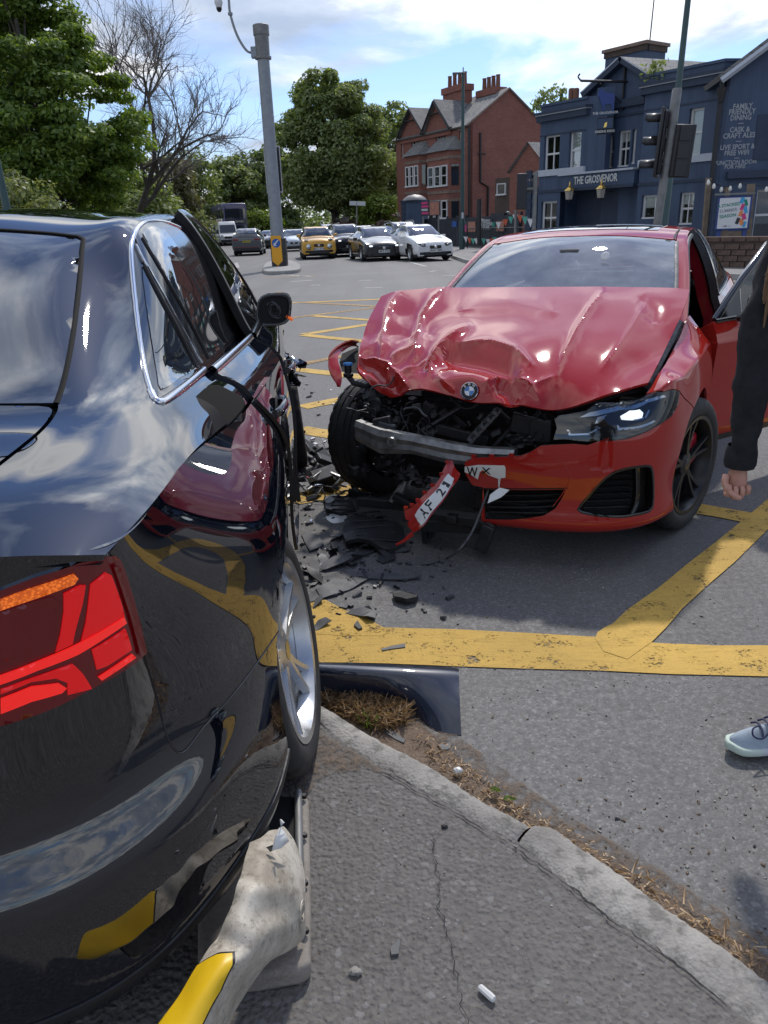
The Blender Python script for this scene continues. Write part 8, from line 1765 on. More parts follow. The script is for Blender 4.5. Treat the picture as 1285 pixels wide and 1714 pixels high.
# clutter of boxes, cables and torn plastic in the bay
for k in range(34):
 u, v = rnd.uniform(615, 925), rnd.uniform(668, 752); y = rnd.uniform(.42, .60); p = BP.pin(u, v, 1, y)
 if v < 655+max(0, (u-650))*.12+8: continue
 mb = MB(); mb.box((0, 0, 0), (rnd.uniform(.02, .10), rnd.uniform(.02, .05), rnd.uniform(.015, .05)), M=Matrix.Translation(P3(p))@Euler((rnd.uniform(-.6, .6), rnd.uniform(-.9, .9), rnd.uniform(-.6, .6))).to_matrix().to_4x4()); mb.build('engine_part', rnd.choice(['black_plastic', 'black_plastic', 'grey_plastic', 'dark_metal']), bmw, bevel=.004)
for k in range(26):
 u, v = rnd.uniform(605, 760), rnd.uniform(665, 735); y = rnd.uniform(.45, .62); p = P3(BP.pin(u, v, 1, y)); pts = [p]; d = Vector((rnd.uniform(-1, 1), rnd.uniform(-.2, .4), rnd.uniform(-.6, .6))).normalized()
 for q in range(7): d = (d+Vector((rnd.uniform(-.7, .7), rnd.uniform(-.3, .3), rnd.uniform(-.7, .6)))).normalized(); pts.append(pts[-1]+d*.028)
 mb = MB(); mb.tube(smooth_poly(pts, 3, False), rnd.choice([.003, .004, .006]), 6); mb.build('cable', rnd.choice(['black_plastic', 'ink', 'grey_plastic']), bmw, smooth=60)
for u, v, y, sx, sy, mt in ((640, 707, .66, .10, .05, 'black_plastic'), (648, 713, .67, .09, .03, 'grey_plastic'), (620, 690, .55, .08, .06, 'black_plastic'), (880, 712, .58, .14, .09, 'black_plastic'), (905, 722, .60, .10, .10, 'black_plastic'), (775, 728, .60, .26, .05, 'black_plastic')):
 p = BP.pin(u, v, 1, y); mb = MB(); mb.box(p, (sx, .03, sy), M=Matrix.Rotation(rnd.uniform(-.3, .3), 4, 'Y')); mb.build('engine_part', mt, bmw, bevel=.006)
# slam panel and dark gap between bonnet and headlight / wing
p0, p1 = BP.pin(930, 690, 1, .50), BP.pin(1080, 650, 1, .30); mb = MB(); mb.tube([p0, (p0+p1)/2, p1], [.02, .024, .024], 8); mb.build('slam_panel', 'black_plastic', bmw, smooth=50)
mb = MB(); mb.bb((-.80, -.45, .50), (-.60, .45, .74)); mb.build('inner_wing', 'dark', bmw)
gp = [BP.pin(u, v, 1, y) for u, v, y in ((1088, 640, .38), (1108, 602, .15), (1126, 568, -.10), (1142, 538, -.36))]
mb = MB(); mb.tube([(p[0]+.012, p[1], p[2]-.012) for p in gp], [.020, .02, .02, .02], 8); mb.build('wing_rail', 'dusty_plastic', bmw, smooth=40)
for t in np.linspace(.1, .9, 5):
 i = min(int(t*3), 2); f = t*3-i; p = gp[i]*(1-f)+gp[i+1]*f; mb = MB(); mb.box((p[0]+.045, p[1], p[2]-.02), (.06, .05, .03), M=Matrix.Rotation(rnd.uniform(-.4, .4), 4, 'Z')); mb.build('engine_part', 'black_plastic', bmw, bevel=.005)
# ---- open front door
hx, hy = -.905, -.585
e2 = BP.pin(1290, 716, 2, .27); dd = np.array([e2[0]-hx, e2[1]-hy]); dd /= np.linalg.norm(dd); dn = np.array([-dd[1], dd[0]]);
if dn[1] < 0: dn = -dn                                   # outer face looks forward
door = []
DL = 1.06
def dp(s, z, o=0.0): return (hx+dd[0]*s+dn[0]*o, hy+dd[1]*s+dn[1]*o, z)
zs = [(.27, -.035), (.36, -.005), (.50, .0), (.66, .006), (.80, .014), (.84, .018), (.92, -.012), (.955, -.03)]
DNET = Net([[dp(s, z+(.02*s if z > .8 else 0), o+.006*math.sin(PI*s/DL)) for z, o in zs] for s in (0, .12, .4, .8, DL)], cv=(5,), pose=BP)
dr = panel(DNET, [(0, 0), (2, 0), (4, 0), (4, 3.5), (4, 7), (2, 7), (0, 7), (0, 3.5)], 'front_door', 'paint_red', bmw, step=.02, skirt=.09, flip=DNET.nrm(2, 3)[0]@np.array([dn[0], dn[1], 0]) < 0)
dr['label'] = 'red passenger door swung open'
o_ = panel(DNET, [(0.0, .0), (2, 0), (4, 0), (4, .45), (2, .45), (0.0, .45)], 'door_sill_trim', 'black_plastic', dr, step=.03, off=.002, skirt=.004, flip=DNET.nrm(2, 3)[0]@np.array([dn[0], dn[1], 0]) < 0)
fr_ = [dp(.03, .955, -.045), dp(.30, 1.14, -.10), dp(.62, 1.32, -.17), dp(.80, 1.37, -.19), dp(1.04, 1.36, -.19), dp(1.05, .985, -.045)]
mb = MB(); mb.tube(fr_, .022, 8); mb.build('window_frame', 'gloss_black', dr, smooth=50)
mb = MB(); mb.tube([dp(.02, .955, -.03), dp(.5, .968, -.03), dp(1.05, .98, -.03)], .014, 8); mb.build('belt_trim', 'gloss_black', dr, smooth=50)
mb = MB(); mb.add([dp(.04, .955, -.05), dp(.28, .955, -.05), dp(.30, 1.12, -.10)], [(0, 1, 2)]); o_ = mb.build('mirror_triangle', 'gloss_black', dr); o_.modifiers.new('s', 'SOLIDIFY').thickness = .012
mb = MB(); mb.add([dp(.28, .96, -.05), dp(1.04, .985, -.05), dp(1.03, 1.35, -.19), dp(.62, 1.31, -.17), dp(.31, 1.13, -.105)], [(0, 1, 2, 3, 4)]); mb.build('door_window', 'glass_tint', dr)
# its mirror
mc = np.array(dp(.24, 1.03, .09))
rings = []
for t, a_, b_ in ((-.06, .055, .045), (-.03, .095, .068), (.03, .10, .07), (.07, .085, .058), (.095, .04, .03)):
 rings.append([tuple(mc+np.array([dd[0], dd[1], 0])*a_*np.sign(math.cos(k))*abs(math.cos(k))**.65+np.array([0, 0, 1])*b_*np.sign(math.sin(k))*abs(math.sin(k))**.65+np.array([dn[0], dn[1], 0])*t) for k in np.linspace(0, 2*PI, 18, endpoint=False)])
m_ = loft('door_mirror', rings, 'gloss_black', dr, closed=True, smooth=70)
mb = MB(); mb.tube([dp(.17, .965, .0), dp(.19, .975, .06), dp(.22, 1.0, .09)], .024, 8); mb.build('mirror_arm', 'gloss_black', m_, smooth=60)
# ---- wheels
wheel('front_wheel', bmw, (-.80, 0, .335), .335, .235, .243, 5, 'rim_dark', (0, 0, R_(-16)), side=-1, caliper=PI-.3)
wheel('front_wheel', bmw, (.845, .02, .335), .335, .235, .243, 5, 'rim_dark', (0, R_(4), R_(-14)), side=1)
wheel('rear_wheel', bmw, (-.81, -2.85, .335), .335, .25, .243, 5, 'rim_dark', (0, 0, 0), side=-1); wheel('rear_wheel', bmw, (.81, -2.85, .335), .335, .25, .243, 5, 'rim_dark', (0, 0, 0), side=1)
arch_liner(bmw, -.79, -.50, 0, .335, .40)
# ---- torn bumper strip hanging to the ground
edge_t = [(757, 770, .80), (746, 778, .84), (736, 800, .90), (720, 818, .95), (702, 836, 1.0), (690, 848, 1.02), (676, 855, 1.03)]
edge_b = [(770, 792, .82), (768, 800, .85), (757, 815, .92), (742, 838, .98), (722, 862, 1.03), (709, 880, 1.06), (690, 893, 1.08)]
tp = [BP.pin(*e[:2], 1, e[2]) for e in edge_t]; bp_ = [BP.pin(*e[:2], 1, e[2]) for e in edge_b]
SN = Net([[t, t*.66+b*.34+np.array([0, .012, 0]), t*.33+b*.67+np.array([0, .014, 0]), b] for t, b in zip(tp, bp_)], pose=BP)
fl_s = SN.nrm(3, 1.5)[0]@(BP.inv(cC)-tp[3]) < 0
so_ = [(0, 0), (1, 0), (2, 0), (3, 0), (4, 0), (5, 0), (6, 0), (6, 1.0), (5.75, 1.3), (6.0, 1.7), (5.9, 2.6), (6, 3), (5, 3), (4, 3), (3, 3), (2, 3), (1, 3), (0, 3)]
sno = panel(SN, so_, 'torn_bumper_strip', 'paint_red', bmw, step=.01, skirt=.012, flip=fl_s)
sno['label'] = 'torn red bumper strip hanging to the road'
def snp(poly, nm, mt, off, par): return panel(SN, poly, nm, mt, par, step=.008, off=off, skirt=.002, flip=fl_s)
pn = snp([(1.3, 1.2), (1.7, 1.0), (2.3, .95), (2.4, 1.1), (3.0, 1.0), (3.6, .95), (4.6, .95), (5.05, 1.15), (5.1, 2.75), (4.6, 2.8), (3.9, 2.75), (3.2, 2.75), (2.6, 2.8), (1.9, 2.7), (1.35, 2.4)], 'number_plate', 'plate_white', .004, sno)
def letter(net, uv0, uv1, ch, par, flip, off):
 """one plate character laid on a net between two corners"""
 me = text('plate_letter', ch, 1.0, 'ink', par, Matrix.Identity(4), 0.0).data; o = [x for x in COL.objects if x.data is me][0]
 co = np.array([v.co for v in me.vertices]); mn, mxx = co.min(0), co.max(0); w = (co-mn)/np.maximum(mxx-mn, 1e-6)
 U = uv0[0]+(uv1[0]-uv0[0])*w[:, 0]; V = uv0[1]+(uv1[1]-uv0[1])*w[:, 1]; N = net.nrm(U, V)*(-1 if flip else 1); P = net.ev(U, V)+N*off
 for v, p in zip(me.vertices, P): v.co = p
 return o
for ch, a, b in (('A', 4.55, 4.0), ('F', 3.85, 3.45), ('2', 2.85, 2.45), ('1', 2.2, 1.95)): letter(SN, (a, 2.55), (b, 1.15), ch, pn, fl_s, .0065)
for t in (.9, 1.9, 2.9, 3.6, 4.4, 5.2, 5.9):
 p = SN.ev(t, 0)[0]; mb = MB(); mb.box((p[0], p[1]-.012, p[2]+.008), (.018, .012, .014), rz=.3); mb.build('clip_tab', 'paint_red', sno)
tl = [SN.ev(6, 3)[0]+np.array([0, 0, 0]), SN.ev(6, 3)[0]+np.array([.03, .03, -.03]), SN.ev(6, 3)[0]+np.array([.06, .05, -.045])]
mb = MB(); mb.tube(tl, [.012, .008, .004], 6); mb.build('torn_end', 'paint_red', sno, smooth=50)
# plate remains on the bumper
flb = False
pl2 = panel(BN, bpx([(760, 786), (775, 781), (800, 778), (844, 779), (846, 783), (846, 799), (838, 800), (836, 815), (834, 815), (834, 801), (818, 795), (808, 786), (803, 790), (800, 802), (785, 792), (768, 789)]), 'number_plate', 'plate_white', bumper, step=.008, off=.004, skirt=.003)
def bl(ch, a, b): return letter(BN, BN.px(*a), BN.px(*b), ch, pl2, False, .0065)
bl('W', (782, 796), (800, 782)); bl('X', (806, 792), (822, 783))
pq = [BP.pin(u, v, 1, y) for u, v, y in ((836, 816, .83), (852, 820, .84), (838, 832, .88), (816, 842, .90), (820, 828, .86))]
mb = MB(); mb.add(pq, [(0, 1, 2, 3, 4)]); o_ = mb.build('plate_fragment', 'plate_white', bumper); o_.modifiers.new('s', 'SOLIDIFY').thickness = .003
for u, v in ((793, 764), (823, 763), (856, 762)):
 p = BP.pin(u, v, 1, .79); mb = MB(); mb.box(p, (.022, .012, .014)); mb.build('clip_tab', 'paint_red', bumper)
# black beam and undertray pieces hanging below
cb = [BP.pin(u, v, 1, y) for u, v, y in ((718, 862, .72), (760, 868, .74), (800, 872, .76), (826, 886, .80))]
mb = MB(); mb.tube(cb, [.035, .04, .038, .02], 6); mb.build('lower_beam', 'black_plastic', bmw, smooth=30)
for q, (u, v, y, sx, sz, ry) in enumerate(((760, 880, .74, .34, .06, .12), (812, 900, .80, .06, .14, -.3), (712, 885, .70, .03, .14, .05), (722, 880, .70, .02, .12, 0), (640, 842, .55, .30, .05, .05), (690, 845, .62, .22, .035, -.35), (880, 850, .70, .26, .03, 0), (845, 842, .70, .24, .02, .05), (757, 868, .78, .05, .04, 0))):
 p = BP.pin(u, v, 1, y); mb = MB(); mb.box(p, (sx, .05, sz), M=Matrix.Rotation(ry, 4, 'Y')); mb.build('undertray_piece', 'black_plastic', bmw, bevel=.006)
# white hose trailing to the road
hs = [BP.pin(820, 812, 1, .74), BP.pin(808, 845, 1, .80), BP.pin(790, 890, 1, .90), BP.pin(768, 920, 1, 1.0)]+[BP.inv(gz(u, v, .008)) for u, v in ((748, 934), (728, 941), (705, 944))]
mb = MB(); mb.tube(smooth_poly(hs, 5, False), .0055, 8); mb.build('washer_hose', 'dusty_plastic', bmw, smooth=60)
# right-hand wing remnant and washer bottle with blue cap
wr = []
for (u, v, y) in ((601, 573, .05), (588, 571, .12), (570, 578, .22), (556, 590, .32), (549, 606, .38), (551, 622, .42), (558, 636, .45), (568, 648, .46)): wr.append(BP.pin(u, v, 1, y))
wi = []
for (u, v, y) in ((601, 580, .02), (590, 579, .08), (577, 585, .18), (567, 594, .28), (566, 606, .34), (570, 618, .38), (572, 634, .42), (570, 647, .45)): wi.append(BP.pin(u, v, 1, y))
WN = Net([[a, a*.5+b*.5+np.array([.012, .012, .004]), b] for a, b in zip(wr, wi)], pose=BP)
o_ = panel(WN, [(0, 0), (1, 0), (2, 0), (3, 0), (4, 0), (5, 0), (6, 0), (7, 0), (7, 2), (6, 2), (5, 2), (4, 2), (3, 2), (2, 2), (1, 2), (0, 2)], 'wing_remnant', 'paint_red', bmw, step=.012, skirt=.008, flip=WN.nrm(3, 1)[0]@(BP.inv(cC)-wr[3]) < 0)
o_['label'] = 'torn edge of the front wing'
mb = MB(); q = [BP.pin(u, v, 1, y) for u, v, y in ((600, 580, .0), (572, 592, .16), (568, 606, .25), (572, 622, .30), (600, 625, .20))]; mb.add(q, [(0, 1, 2, 3, 4)]); mb.build('wing_liner', 'dark', bmw)
cp = BP.pin(582, 611, 1, .34); mb = MB(); mb.lathe([(.001, .012), (.024, .012), (.026, .008), (.026, 0)], c=cp, n=24); mb.build('washer_cap', 'blue_enamel', bmw, smooth=50)
mb = MB(); mb.lathe([(.020, 0), (.020, -.04), (.028, -.045), (.028, -.06), (.012, -.07)], c=cp, n=20); mb.build('washer_neck', 'black_plastic', bmw, smooth=50)
mb = MB(); mb.tube([(cp[0], cp[1], cp[2]-.06), (cp[0]-.02, cp[1]-.02, cp[2]-.10), (cp[0]-.08, cp[1]-.05, cp[2]-.12), (cp[0]-.14, cp[1]-.08, cp[2]-.08)], .016, 8); mb.build('washer_pipe', 'dusty_plastic', bmw, smooth=60)

# torn arch liner and broken mountings round the exposed wheel
for u, v, y, sx, sy, sd, e in ((622, 672, .46, .20, .14, 21, (1.2, .3, .2)), (640, 690, .52, .16, .12, 22, (.9, -.4, .5)), (612, 742, .50, .10, .12, 23, (1.3, .2, .9)), (655, 775, .55, .18, .12, 24, (1.1, .5, -.3)), (600, 790, .45, .14, .10, 25, (.7, .2, .4)), (690, 800, .60, .20, .10, 26, (1.2, -.2, .1)), (880, 738, .62, .18, .08, 27, (1.2, .1, .2))):
 p = BP.pin(u, v, 1, y); crumple('torn_liner', 'black_plastic', bmw, P3(p), sx, sy, sd, .03, Euler(e).to_matrix().to_4x4(), 9)
# ---------------------------------------------------------------- loose things on the ground
def plate_obj(name, outline, z, th, mat, label, cat='debris', group=None, bend=0.0, wave=0.0, seed=0, base=0.0, tilt=0.0, bevel=0.0015, kind=None, ridges=0):
 """a flat broken piece: outline in the picture laid on the ground, given thickness, bent and tilted"""
 P = [gz(u, v, base+z) for u, v in outline]; c = sum(P)/len(P); e_loc = Vector((c[0], c[1], base)); L = [np.array([p[0]-c[0], p[1]-c[1]]) for p in P]
 pts = [Vector((p[0], p[1])) for p in resample([tuple(p) for p in L], .03)]; n = len(pts)
 vv, ee, ff, _, _, _ = geometry.delaunay_2d_cdt(pts, [(i, (i+1) % n) for i in range(n)], [], 1, 1e-7)
 a = max(L, key=lambda p: np.hypot(*p)); a = a/np.hypot(*a); rnd = random.Random(seed)
 def zz(p): s = p[0]*a[0]+p[1]*a[1]; t = -p[0]*a[1]+p[1]*a[0]; return z+bend*(t*t)*20+wave*mnoise.noise(Vector((p[0]*9+seed, p[1]*9, 0)))+tilt*s
 zmin = min(zz(p) for p in vv); V = [(p[0], p[1], zz(p)-zmin+th+.002) for p in vv]; k = len(V); V += [(p[0], p[1], q[2]-th) for p, q in zip(vv, V)]
 mb = MB(); mb.add(V, list(ff)+[tuple(k+i for i in reversed(f)) for f in ff])
 m = {}; 
 from collections import Counter
 ec = Counter(tuple(sorted((f[i], f[(i+1) % len(f)]))) for f in ff for i in range(len(f)))
 for f in ff:
  for i in range(len(f)):
   x, y = f[i], f[(i+1) % len(f)]
   if ec[tuple(sorted((x, y)))] == 1: mb.add([V[x], V[y], V[k+y], V[k+x]], [(1, 0, 3, 2)])
 me_o = mb.build(name, mat, smooth=30); me_o.location = e_loc; tag(me_o, label, cat, group, kind); 
 if ridges:
  L_ = [np.array(q) for q in L]; mn = min(p@a for p in L_); mx_ = max(p@a for p in L_); b = np.array([-a[1], a[0]]); hi = max(p@b for p in L_); lo = min(p@b for p in L_)
  for r in range(ridges):
   s = mn+(mx_-mn)*(r+.7)/(ridges+.4); mid = (hi+lo)/2; w = (hi-lo)*.30; mb = MB(); q0 = a*s+b*(mid-w); q1 = a*(s+.02)+b*(mid+w); z0 = zz(q0)-zmin+th+.004; z1 = zz(q1)-zmin+th+.004; mb.tube([(q0[0], q0[1], z0), (q1[0], q1[1], z1)], .004, 5); mb.build('rib', mat, me_o)
 return me_o
# detached dark wing lying by the kerb, curved, seen from outside
wpx_t = [(470, 1106), (520, 1110), (580, 1111), (640, 1113), (700, 1116), (768, 1120)]
wpx_b = [(470, 1150), (522, 1153), (600, 1160), (655, 1170), (690, 1192), (712, 1228)]
T0 = [gz(u, v, .20) for u, v in wpx_t]; rows = []
WE_ = empty('detached_wing', (.05, 2.05, 0), 0, 'glossy black car wing torn off and lying by the kerb end', 'car part')
def wl3(u, v, z): p = gz(u, v, z); return (p[0]-.05, p[1]-2.05, p[2])
WG = Net([[wl3(u, v, z) for u, v, z in r] for r in (
 [(470, 1104, 0.120), (470, 1112, 0.126), (470, 1120, 0.120), (470, 1135, 0.078), (470, 1150, 0.048)],
 [(522, 1108, 0.120), (522, 1115, 0.129), (522, 1124, 0.120), (523, 1142, 0.072), (524, 1156, 0.042)],
 [(590, 1110, 0.120), (590, 1117, 0.129), (592, 1127, 0.120), (596, 1148, 0.072), (600, 1163, 0.036)],
 [(650, 1112, 0.114), (652, 1119, 0.123), (655, 1130, 0.114), (662, 1156, 0.066), (668, 1176, 0.024)],
 [(712, 1115, 0.102), (713, 1122, 0.111), (714, 1134, 0.102), (716, 1176, 0.054), (714, 1212, 0.006)],
 [(752, 1117, 0.090), (753, 1124, 0.099), (754, 1137, 0.090), (753, 1182, 0.051), (748, 1228, 0.003)],
 [(768, 1119, 0.084), (768, 1126, 0.093), (768, 1139, 0.084), (770, 1186, 0.048), (772, 1231, 0.002)])], cv=(2,))
op = [(u, 0) for u in np.linspace(0, 6, 14)]+[(6, 2), (6, 4)]+[(5, 4), (4.3, 4), (4, 3.98), (3.4, 3.98), (3, 4), (2, 4), (1, 4), (0, 4), (0, 2)]
WC = Vector((.05, 2.05, 0)); nn_ = WG.nrm(4, 3)[0]; fl_ = nn_@np.array([0, -1, .4]) < 0
o = panel(WG, op, 'outer_skin', 'paint_slate', WE_, step=.012, skirt=.012, flip=fl_); 
o = panel(WG, op, 'inner_skin', 'dark', WE_, step=.03, skirt=0, off=-.012, flip=fl_)
# larger broken trim pieces near the red car's nose
plate_obj('trim_panel', [(500, 1010), (503, 996), (530, 985), (560, 970), (600, 961), (625, 958), (612, 968), (590, 980), (560, 992), (530, 1000)], .02, .004, 'dusty_plastic', 'long grey ribbed plastic panel lying nearest the rear wheel', bend=.3, wave=.015, seed=1, ridges=6)
plate_obj('trim_strip', [(600, 957), (640, 958), (705, 962), (702, 966), (670, 969), (620, 966), (600, 964)], .015, .006, 'dusty_plastic', 'thin tapered black strip pointing right from the ribbed panel', wave=.01, seed=2)
plate_obj('bumper_fragment', [(535, 944), (560, 932), (590, 922), (626, 913), (625, 920), (600, 930), (575, 944), (545, 951), (535, 950)], .02, .006, 'grey_plastic', 'long curved grey bumper fragment below the torn strip', bend=.4, wave=.012, seed=3)
plate_obj('bracket', [(516, 935), (530, 928), (535, 940), (534, 958), (518, 958)], .03, .02, 'black_plastic', 'small black box shaped bracket left of the curved fragment', wave=.006, seed=4)
plate_obj('trim_chip', [(504, 892), (518, 890), (530, 895), (542, 908), (536, 915), (518, 920), (510, 905)], .015, .005, 'dusty_plastic', 'square grey plastic plate beside the rear wheel arch', wave=.01, seed=5)
plate_obj('black_cover', [(576, 868), (600, 858), (640, 872), (676, 885), (678, 905), (650, 912), (610, 908), (578, 905), (574, 890)], .05, .022, 'black_plastic', 'large black undertray moulding under the torn bumper strip', wave=.05, seed=6, ridges=6)
plate_obj('grille_vent', [(543, 830), (560, 826), (585, 832), (596, 850), (570, 856), (545, 850)], .03, .02, 'black_plastic', 'black slatted vent piece on the yellow line between the cars', wave=.01, seed=7, ridges=4)
plate_obj('black_flap', [(635, 915), (660, 914), (662, 935), (640, 940), (632, 936)], .015, .004, 'black_plastic', 'thin black flap below the torn strip', wave=.02, seed=8)
plate_obj('crushed_clip', [(657, 993), (668, 990), (690, 993), (700, 997), (697, 1004), (680, 1008), (660, 1002)], .02, .02, 'black_plastic', 'crumpled black clip alone on the road', wave=.015, seed=9)
plate_obj('trim_piece', [(577, 1024), (590, 1020), (618, 1020), (629, 1027), (627, 1038), (615, 1038), (600, 1030)], .012, .004, 'grey_plastic', 'shiny grey trim piece lying across the yellow line', bend=.6, wave=.006, seed=10)
plate_obj('trim_piece', [(520, 1052), (532, 1040), (545, 1037), (555, 1042), (545, 1046), (530, 1053)], .012, .004, 'grey_plastic', 'twisted grey and white shard on the yellow line by the wheel', wave=.02, seed=11)
plate_obj('trim_stick', [(638, 1085), (655, 1080), (678, 1076), (678, 1082), (655, 1085), (640, 1088)], .010, .006, 'grey_plastic', 'thin dark stick lying along the yellow line', seed=12)
plate_obj('corner_piece', [(592, 1043), (598, 1036), (606, 1048), (600, 1050)], .02, .012, 'black_plastic', 'small black triangular piece standing on the yellow line', seed=13)
plate_obj('trim_stick', [(640, 1222), (650, 1218), (678, 1238), (676, 1243), (660, 1236)], .010, .008, 'dusty_plastic', 'grey bar half buried in the gutter dirt', seed=14)
plate_obj('slate_chip', [(733, 1248), (742, 1243), (756, 1246), (750, 1255), (738, 1255)], .006, .006, 'dusty_plastic', 'flat grey chip below the tip of the wing', seed=15)
plate_obj('plastic_tile', [(653, 1588), (668, 1573), (670, 1576), (667, 1598), (655, 1600)], .004, .006, 'dusty_plastic', 'small dark rectangular chip on the pavement', seed=16, base=PAVE_Z)
# shards of all sizes
rnd = random.Random(77)
for k in range(44):
 u, v = rnd.gauss(585, 48), rnd.gauss(925, 42)
 if u < 500 or v > 1015 or v < 850: continue
 n = rnd.choice([4, 5, 5, 6]); r = rnd.uniform(5, 15); a0 = rnd.uniform(0, 6); st_ = rnd.uniform(1.0, 2.6); pts = []
 for q in range(n): a = a0+2*PI*q/n+rnd.uniform(-.3, .3); x, y = math.cos(a)*r*st_, math.sin(a)*r*.55; c, s_ = math.cos(rnd.uniform(-.1, .1)+k), math.sin(k); pts.append((u+c*x*.8-s_*y, v+(s_*x+c*y)*.55))
 mt_ = rnd.choice(['black_plastic', 'black_plastic', 'grey_plastic', 'dusty_plastic']); plate_obj('plastic_shard', pts, rnd.uniform(.006, .02), rnd.uniform(.003, .008), mt_, ('broken black' if mt_[0] == 'b' else 'broken grey')+' plastic shard on the road in front of the red car', group='plastic shards', wave=.02, seed=k+100, tilt=rnd.uniform(-.25, .25))
# heap of torn parts between the wheels of both cars
hp = empty('wreckage_heap', gz(540, 800, 0), 0, 'heap of torn black plastic and wires between the two cars', 'debris'); hO = Vector(hp.location); rnd = random.Random(31)
for k in range(90):
 u, v = rnd.uniform(490, 600), rnd.uniform(765, 835); 
 if rnd.random() < .3: u, v = rnd.uniform(515, 650), rnd.uniform(790, 850)
 p = Vector(gz(u, v, 0))-hO; h = rnd.random()**2*.16*max(0, 1-abs(u-540)/80)
 if rnd.random() < .6:
  mb = MB(); mb.box((p.x, p.y, h+.015), (rnd.uniform(.02, .12), rnd.uniform(.01, .05), rnd.uniform(.006, .04)), M=Euler((rnd.uniform(-.8, .8), rnd.uniform(-.8, .8), rnd.uniform(0, 3))).to_matrix().to_4x4()); mb.build('torn_piece', rnd.choice(['black_plastic', 'black_plastic', 'grey_plastic', 'dusty_plastic', 'scratched_alu']), hp, bevel=.003)
 else:
  q = [p+Vector((0, 0, h+.01))]; d = Vector((rnd.uniform(-1, 1), rnd.uniform(-1, 1), rnd.uniform(-.2, .6)))
  for i in range(5): d += Vector((rnd.uniform(-.8, .8), rnd.uniform(-.8, .8), rnd.uniform(-.6, .4))); z_ = q[-1]+d.normalized()*.03; z_.z = max(.006, z_.z); q.append(z_)
  mb = MB(); mb.tube(smooth_poly(q, 2, False), rnd.choice([.003, .004, .006]), 5); mb.build('wire', rnd.choice(['black_plastic', 'ink', 'grey_plastic', 'dusty_plastic']), hp)
def slab_local(par, O, u, v, z, dims, eul, mat, nm, bev=.006): p = Vector(gz(u, v, z))-O; mb = MB(); mb.box(p, dims, M=Euler(eul).to_matrix().to_4x4()); return mb.build(nm, mat, par, bevel=bev)
slab_local(hp, hO, 532, 757, .10, (.26, .16, .03), (.5, .6, .8), 'black_plastic', 'bumper_chunk'); slab_local(hp, hO, 555, 775, .07, (.22, .10, .04), (.2, .5, .4), 'black_plastic', 'bumper_chunk'); slab_local(hp, hO, 545, 800, .06, (.16, .12, .09), (.3, -.2, .3), 'black_plastic', 'air_box'); slab_local(hp, hO, 510, 800, .02, (.05, .03, .01), (.1, 0, .4), 'red_caliper', 'red_shard'); slab_local(hp, hO, 520, 815, .03, (.12, .10, .01), (.3, .2, .6), 'dusty_plastic', 'bent_plate', .002)
mb = MB(); q = [Vector(gz(u, v, z))-hO for u, v, z in ((515, 822, .01), (520, 815, .05), (532, 812, .06), (550, 814, .03))]; mb.tube(smooth_poly(q, 4, False), .007, 6); mb.build('bent_rod', 'chrome', hp, smooth=60)
# powder spill
patch('powder', [(545, 866), (556, 860), (572, 860), (580, 866), (574, 874), (556, 876)], 0.0, 'plate_white', 'small spill of white powder on the road', 9, .006, .012)
# scattered crumbs of plastic, glass and grit
def scatter(name, n, box, size, mats, label, seed, z=0.0, cat='debris', clump=None):
 rnd = random.Random(seed); mb = MB(); 
 for k in range(n):
  u, v = rnd.uniform(box[0], box[2]), rnd.uniform(box[1], box[3])
  if clump and rnd.random() < .6: u, v = rnd.gauss(clump[0], clump[2]), rnd.gauss(clump[1], clump[3])
  p = gz(u, v, z); s = size*rnd.uniform(.3, 1)**2; mb.mi = rnd.randrange(len(mats)); mb.box((p[0], p[1], z+s*.3), (s*rnd.uniform(.6, 2.2), s*rnd.uniform(.4, 1.2), s*.6), M=Euler((rnd.uniform(-.4, .4), rnd.uniform(-.4, .4), rnd.uniform(0, 3))).to_matrix().to_4x4())
 o = mb.build(name, mats); tag(o, label, cat, kind='stuff'); return o
scatter('plastic_crumbs', 220, (495, 840, 760, 1040), .022, ['black_plastic', 'grey_plastic', 'dusty_plastic'], 'scattered crumbs of broken black plastic on the road', 1, clump=(580, 930, 60, 50))
scatter('glass_crumbs', 160, (495, 790, 660, 960), .010, ['glass_clear', 'lamp_silver', 'plate_white'], 'glittering crumbs of glass and lamp plastic among the wreckage', 6, clump=(560, 840, 45, 35))
scatter('plastic_crumbs_far', 60, (490, 640, 600, 760), .03, ['black_plastic', 'dusty_plastic', 'sign_white'], 'small shards on the road behind the wreckage', 2)
scatter('loose_grit', 420, (760, 880, 1285, 1600), .006, ['black_plastic', 'kerbstone', 'dirt'], 'loose grit scattered over the road', 3)
scatter('gutter_stones', 420, (720, 1290, 1285, 1640), .0065, ['dirt', 'kerbstone', 'black_plastic', 'dirt'], 'small stones in the gutter dirt', 4, clump=(930, 1400, 110, 40))
scatter('pavement_grit', 260, (520, 1300, 1100, 1710), .0035, ['kerbstone', 'dirt', 'kerbstone'], 'grit lying on the pavement', 5, z=PAVE_Z)
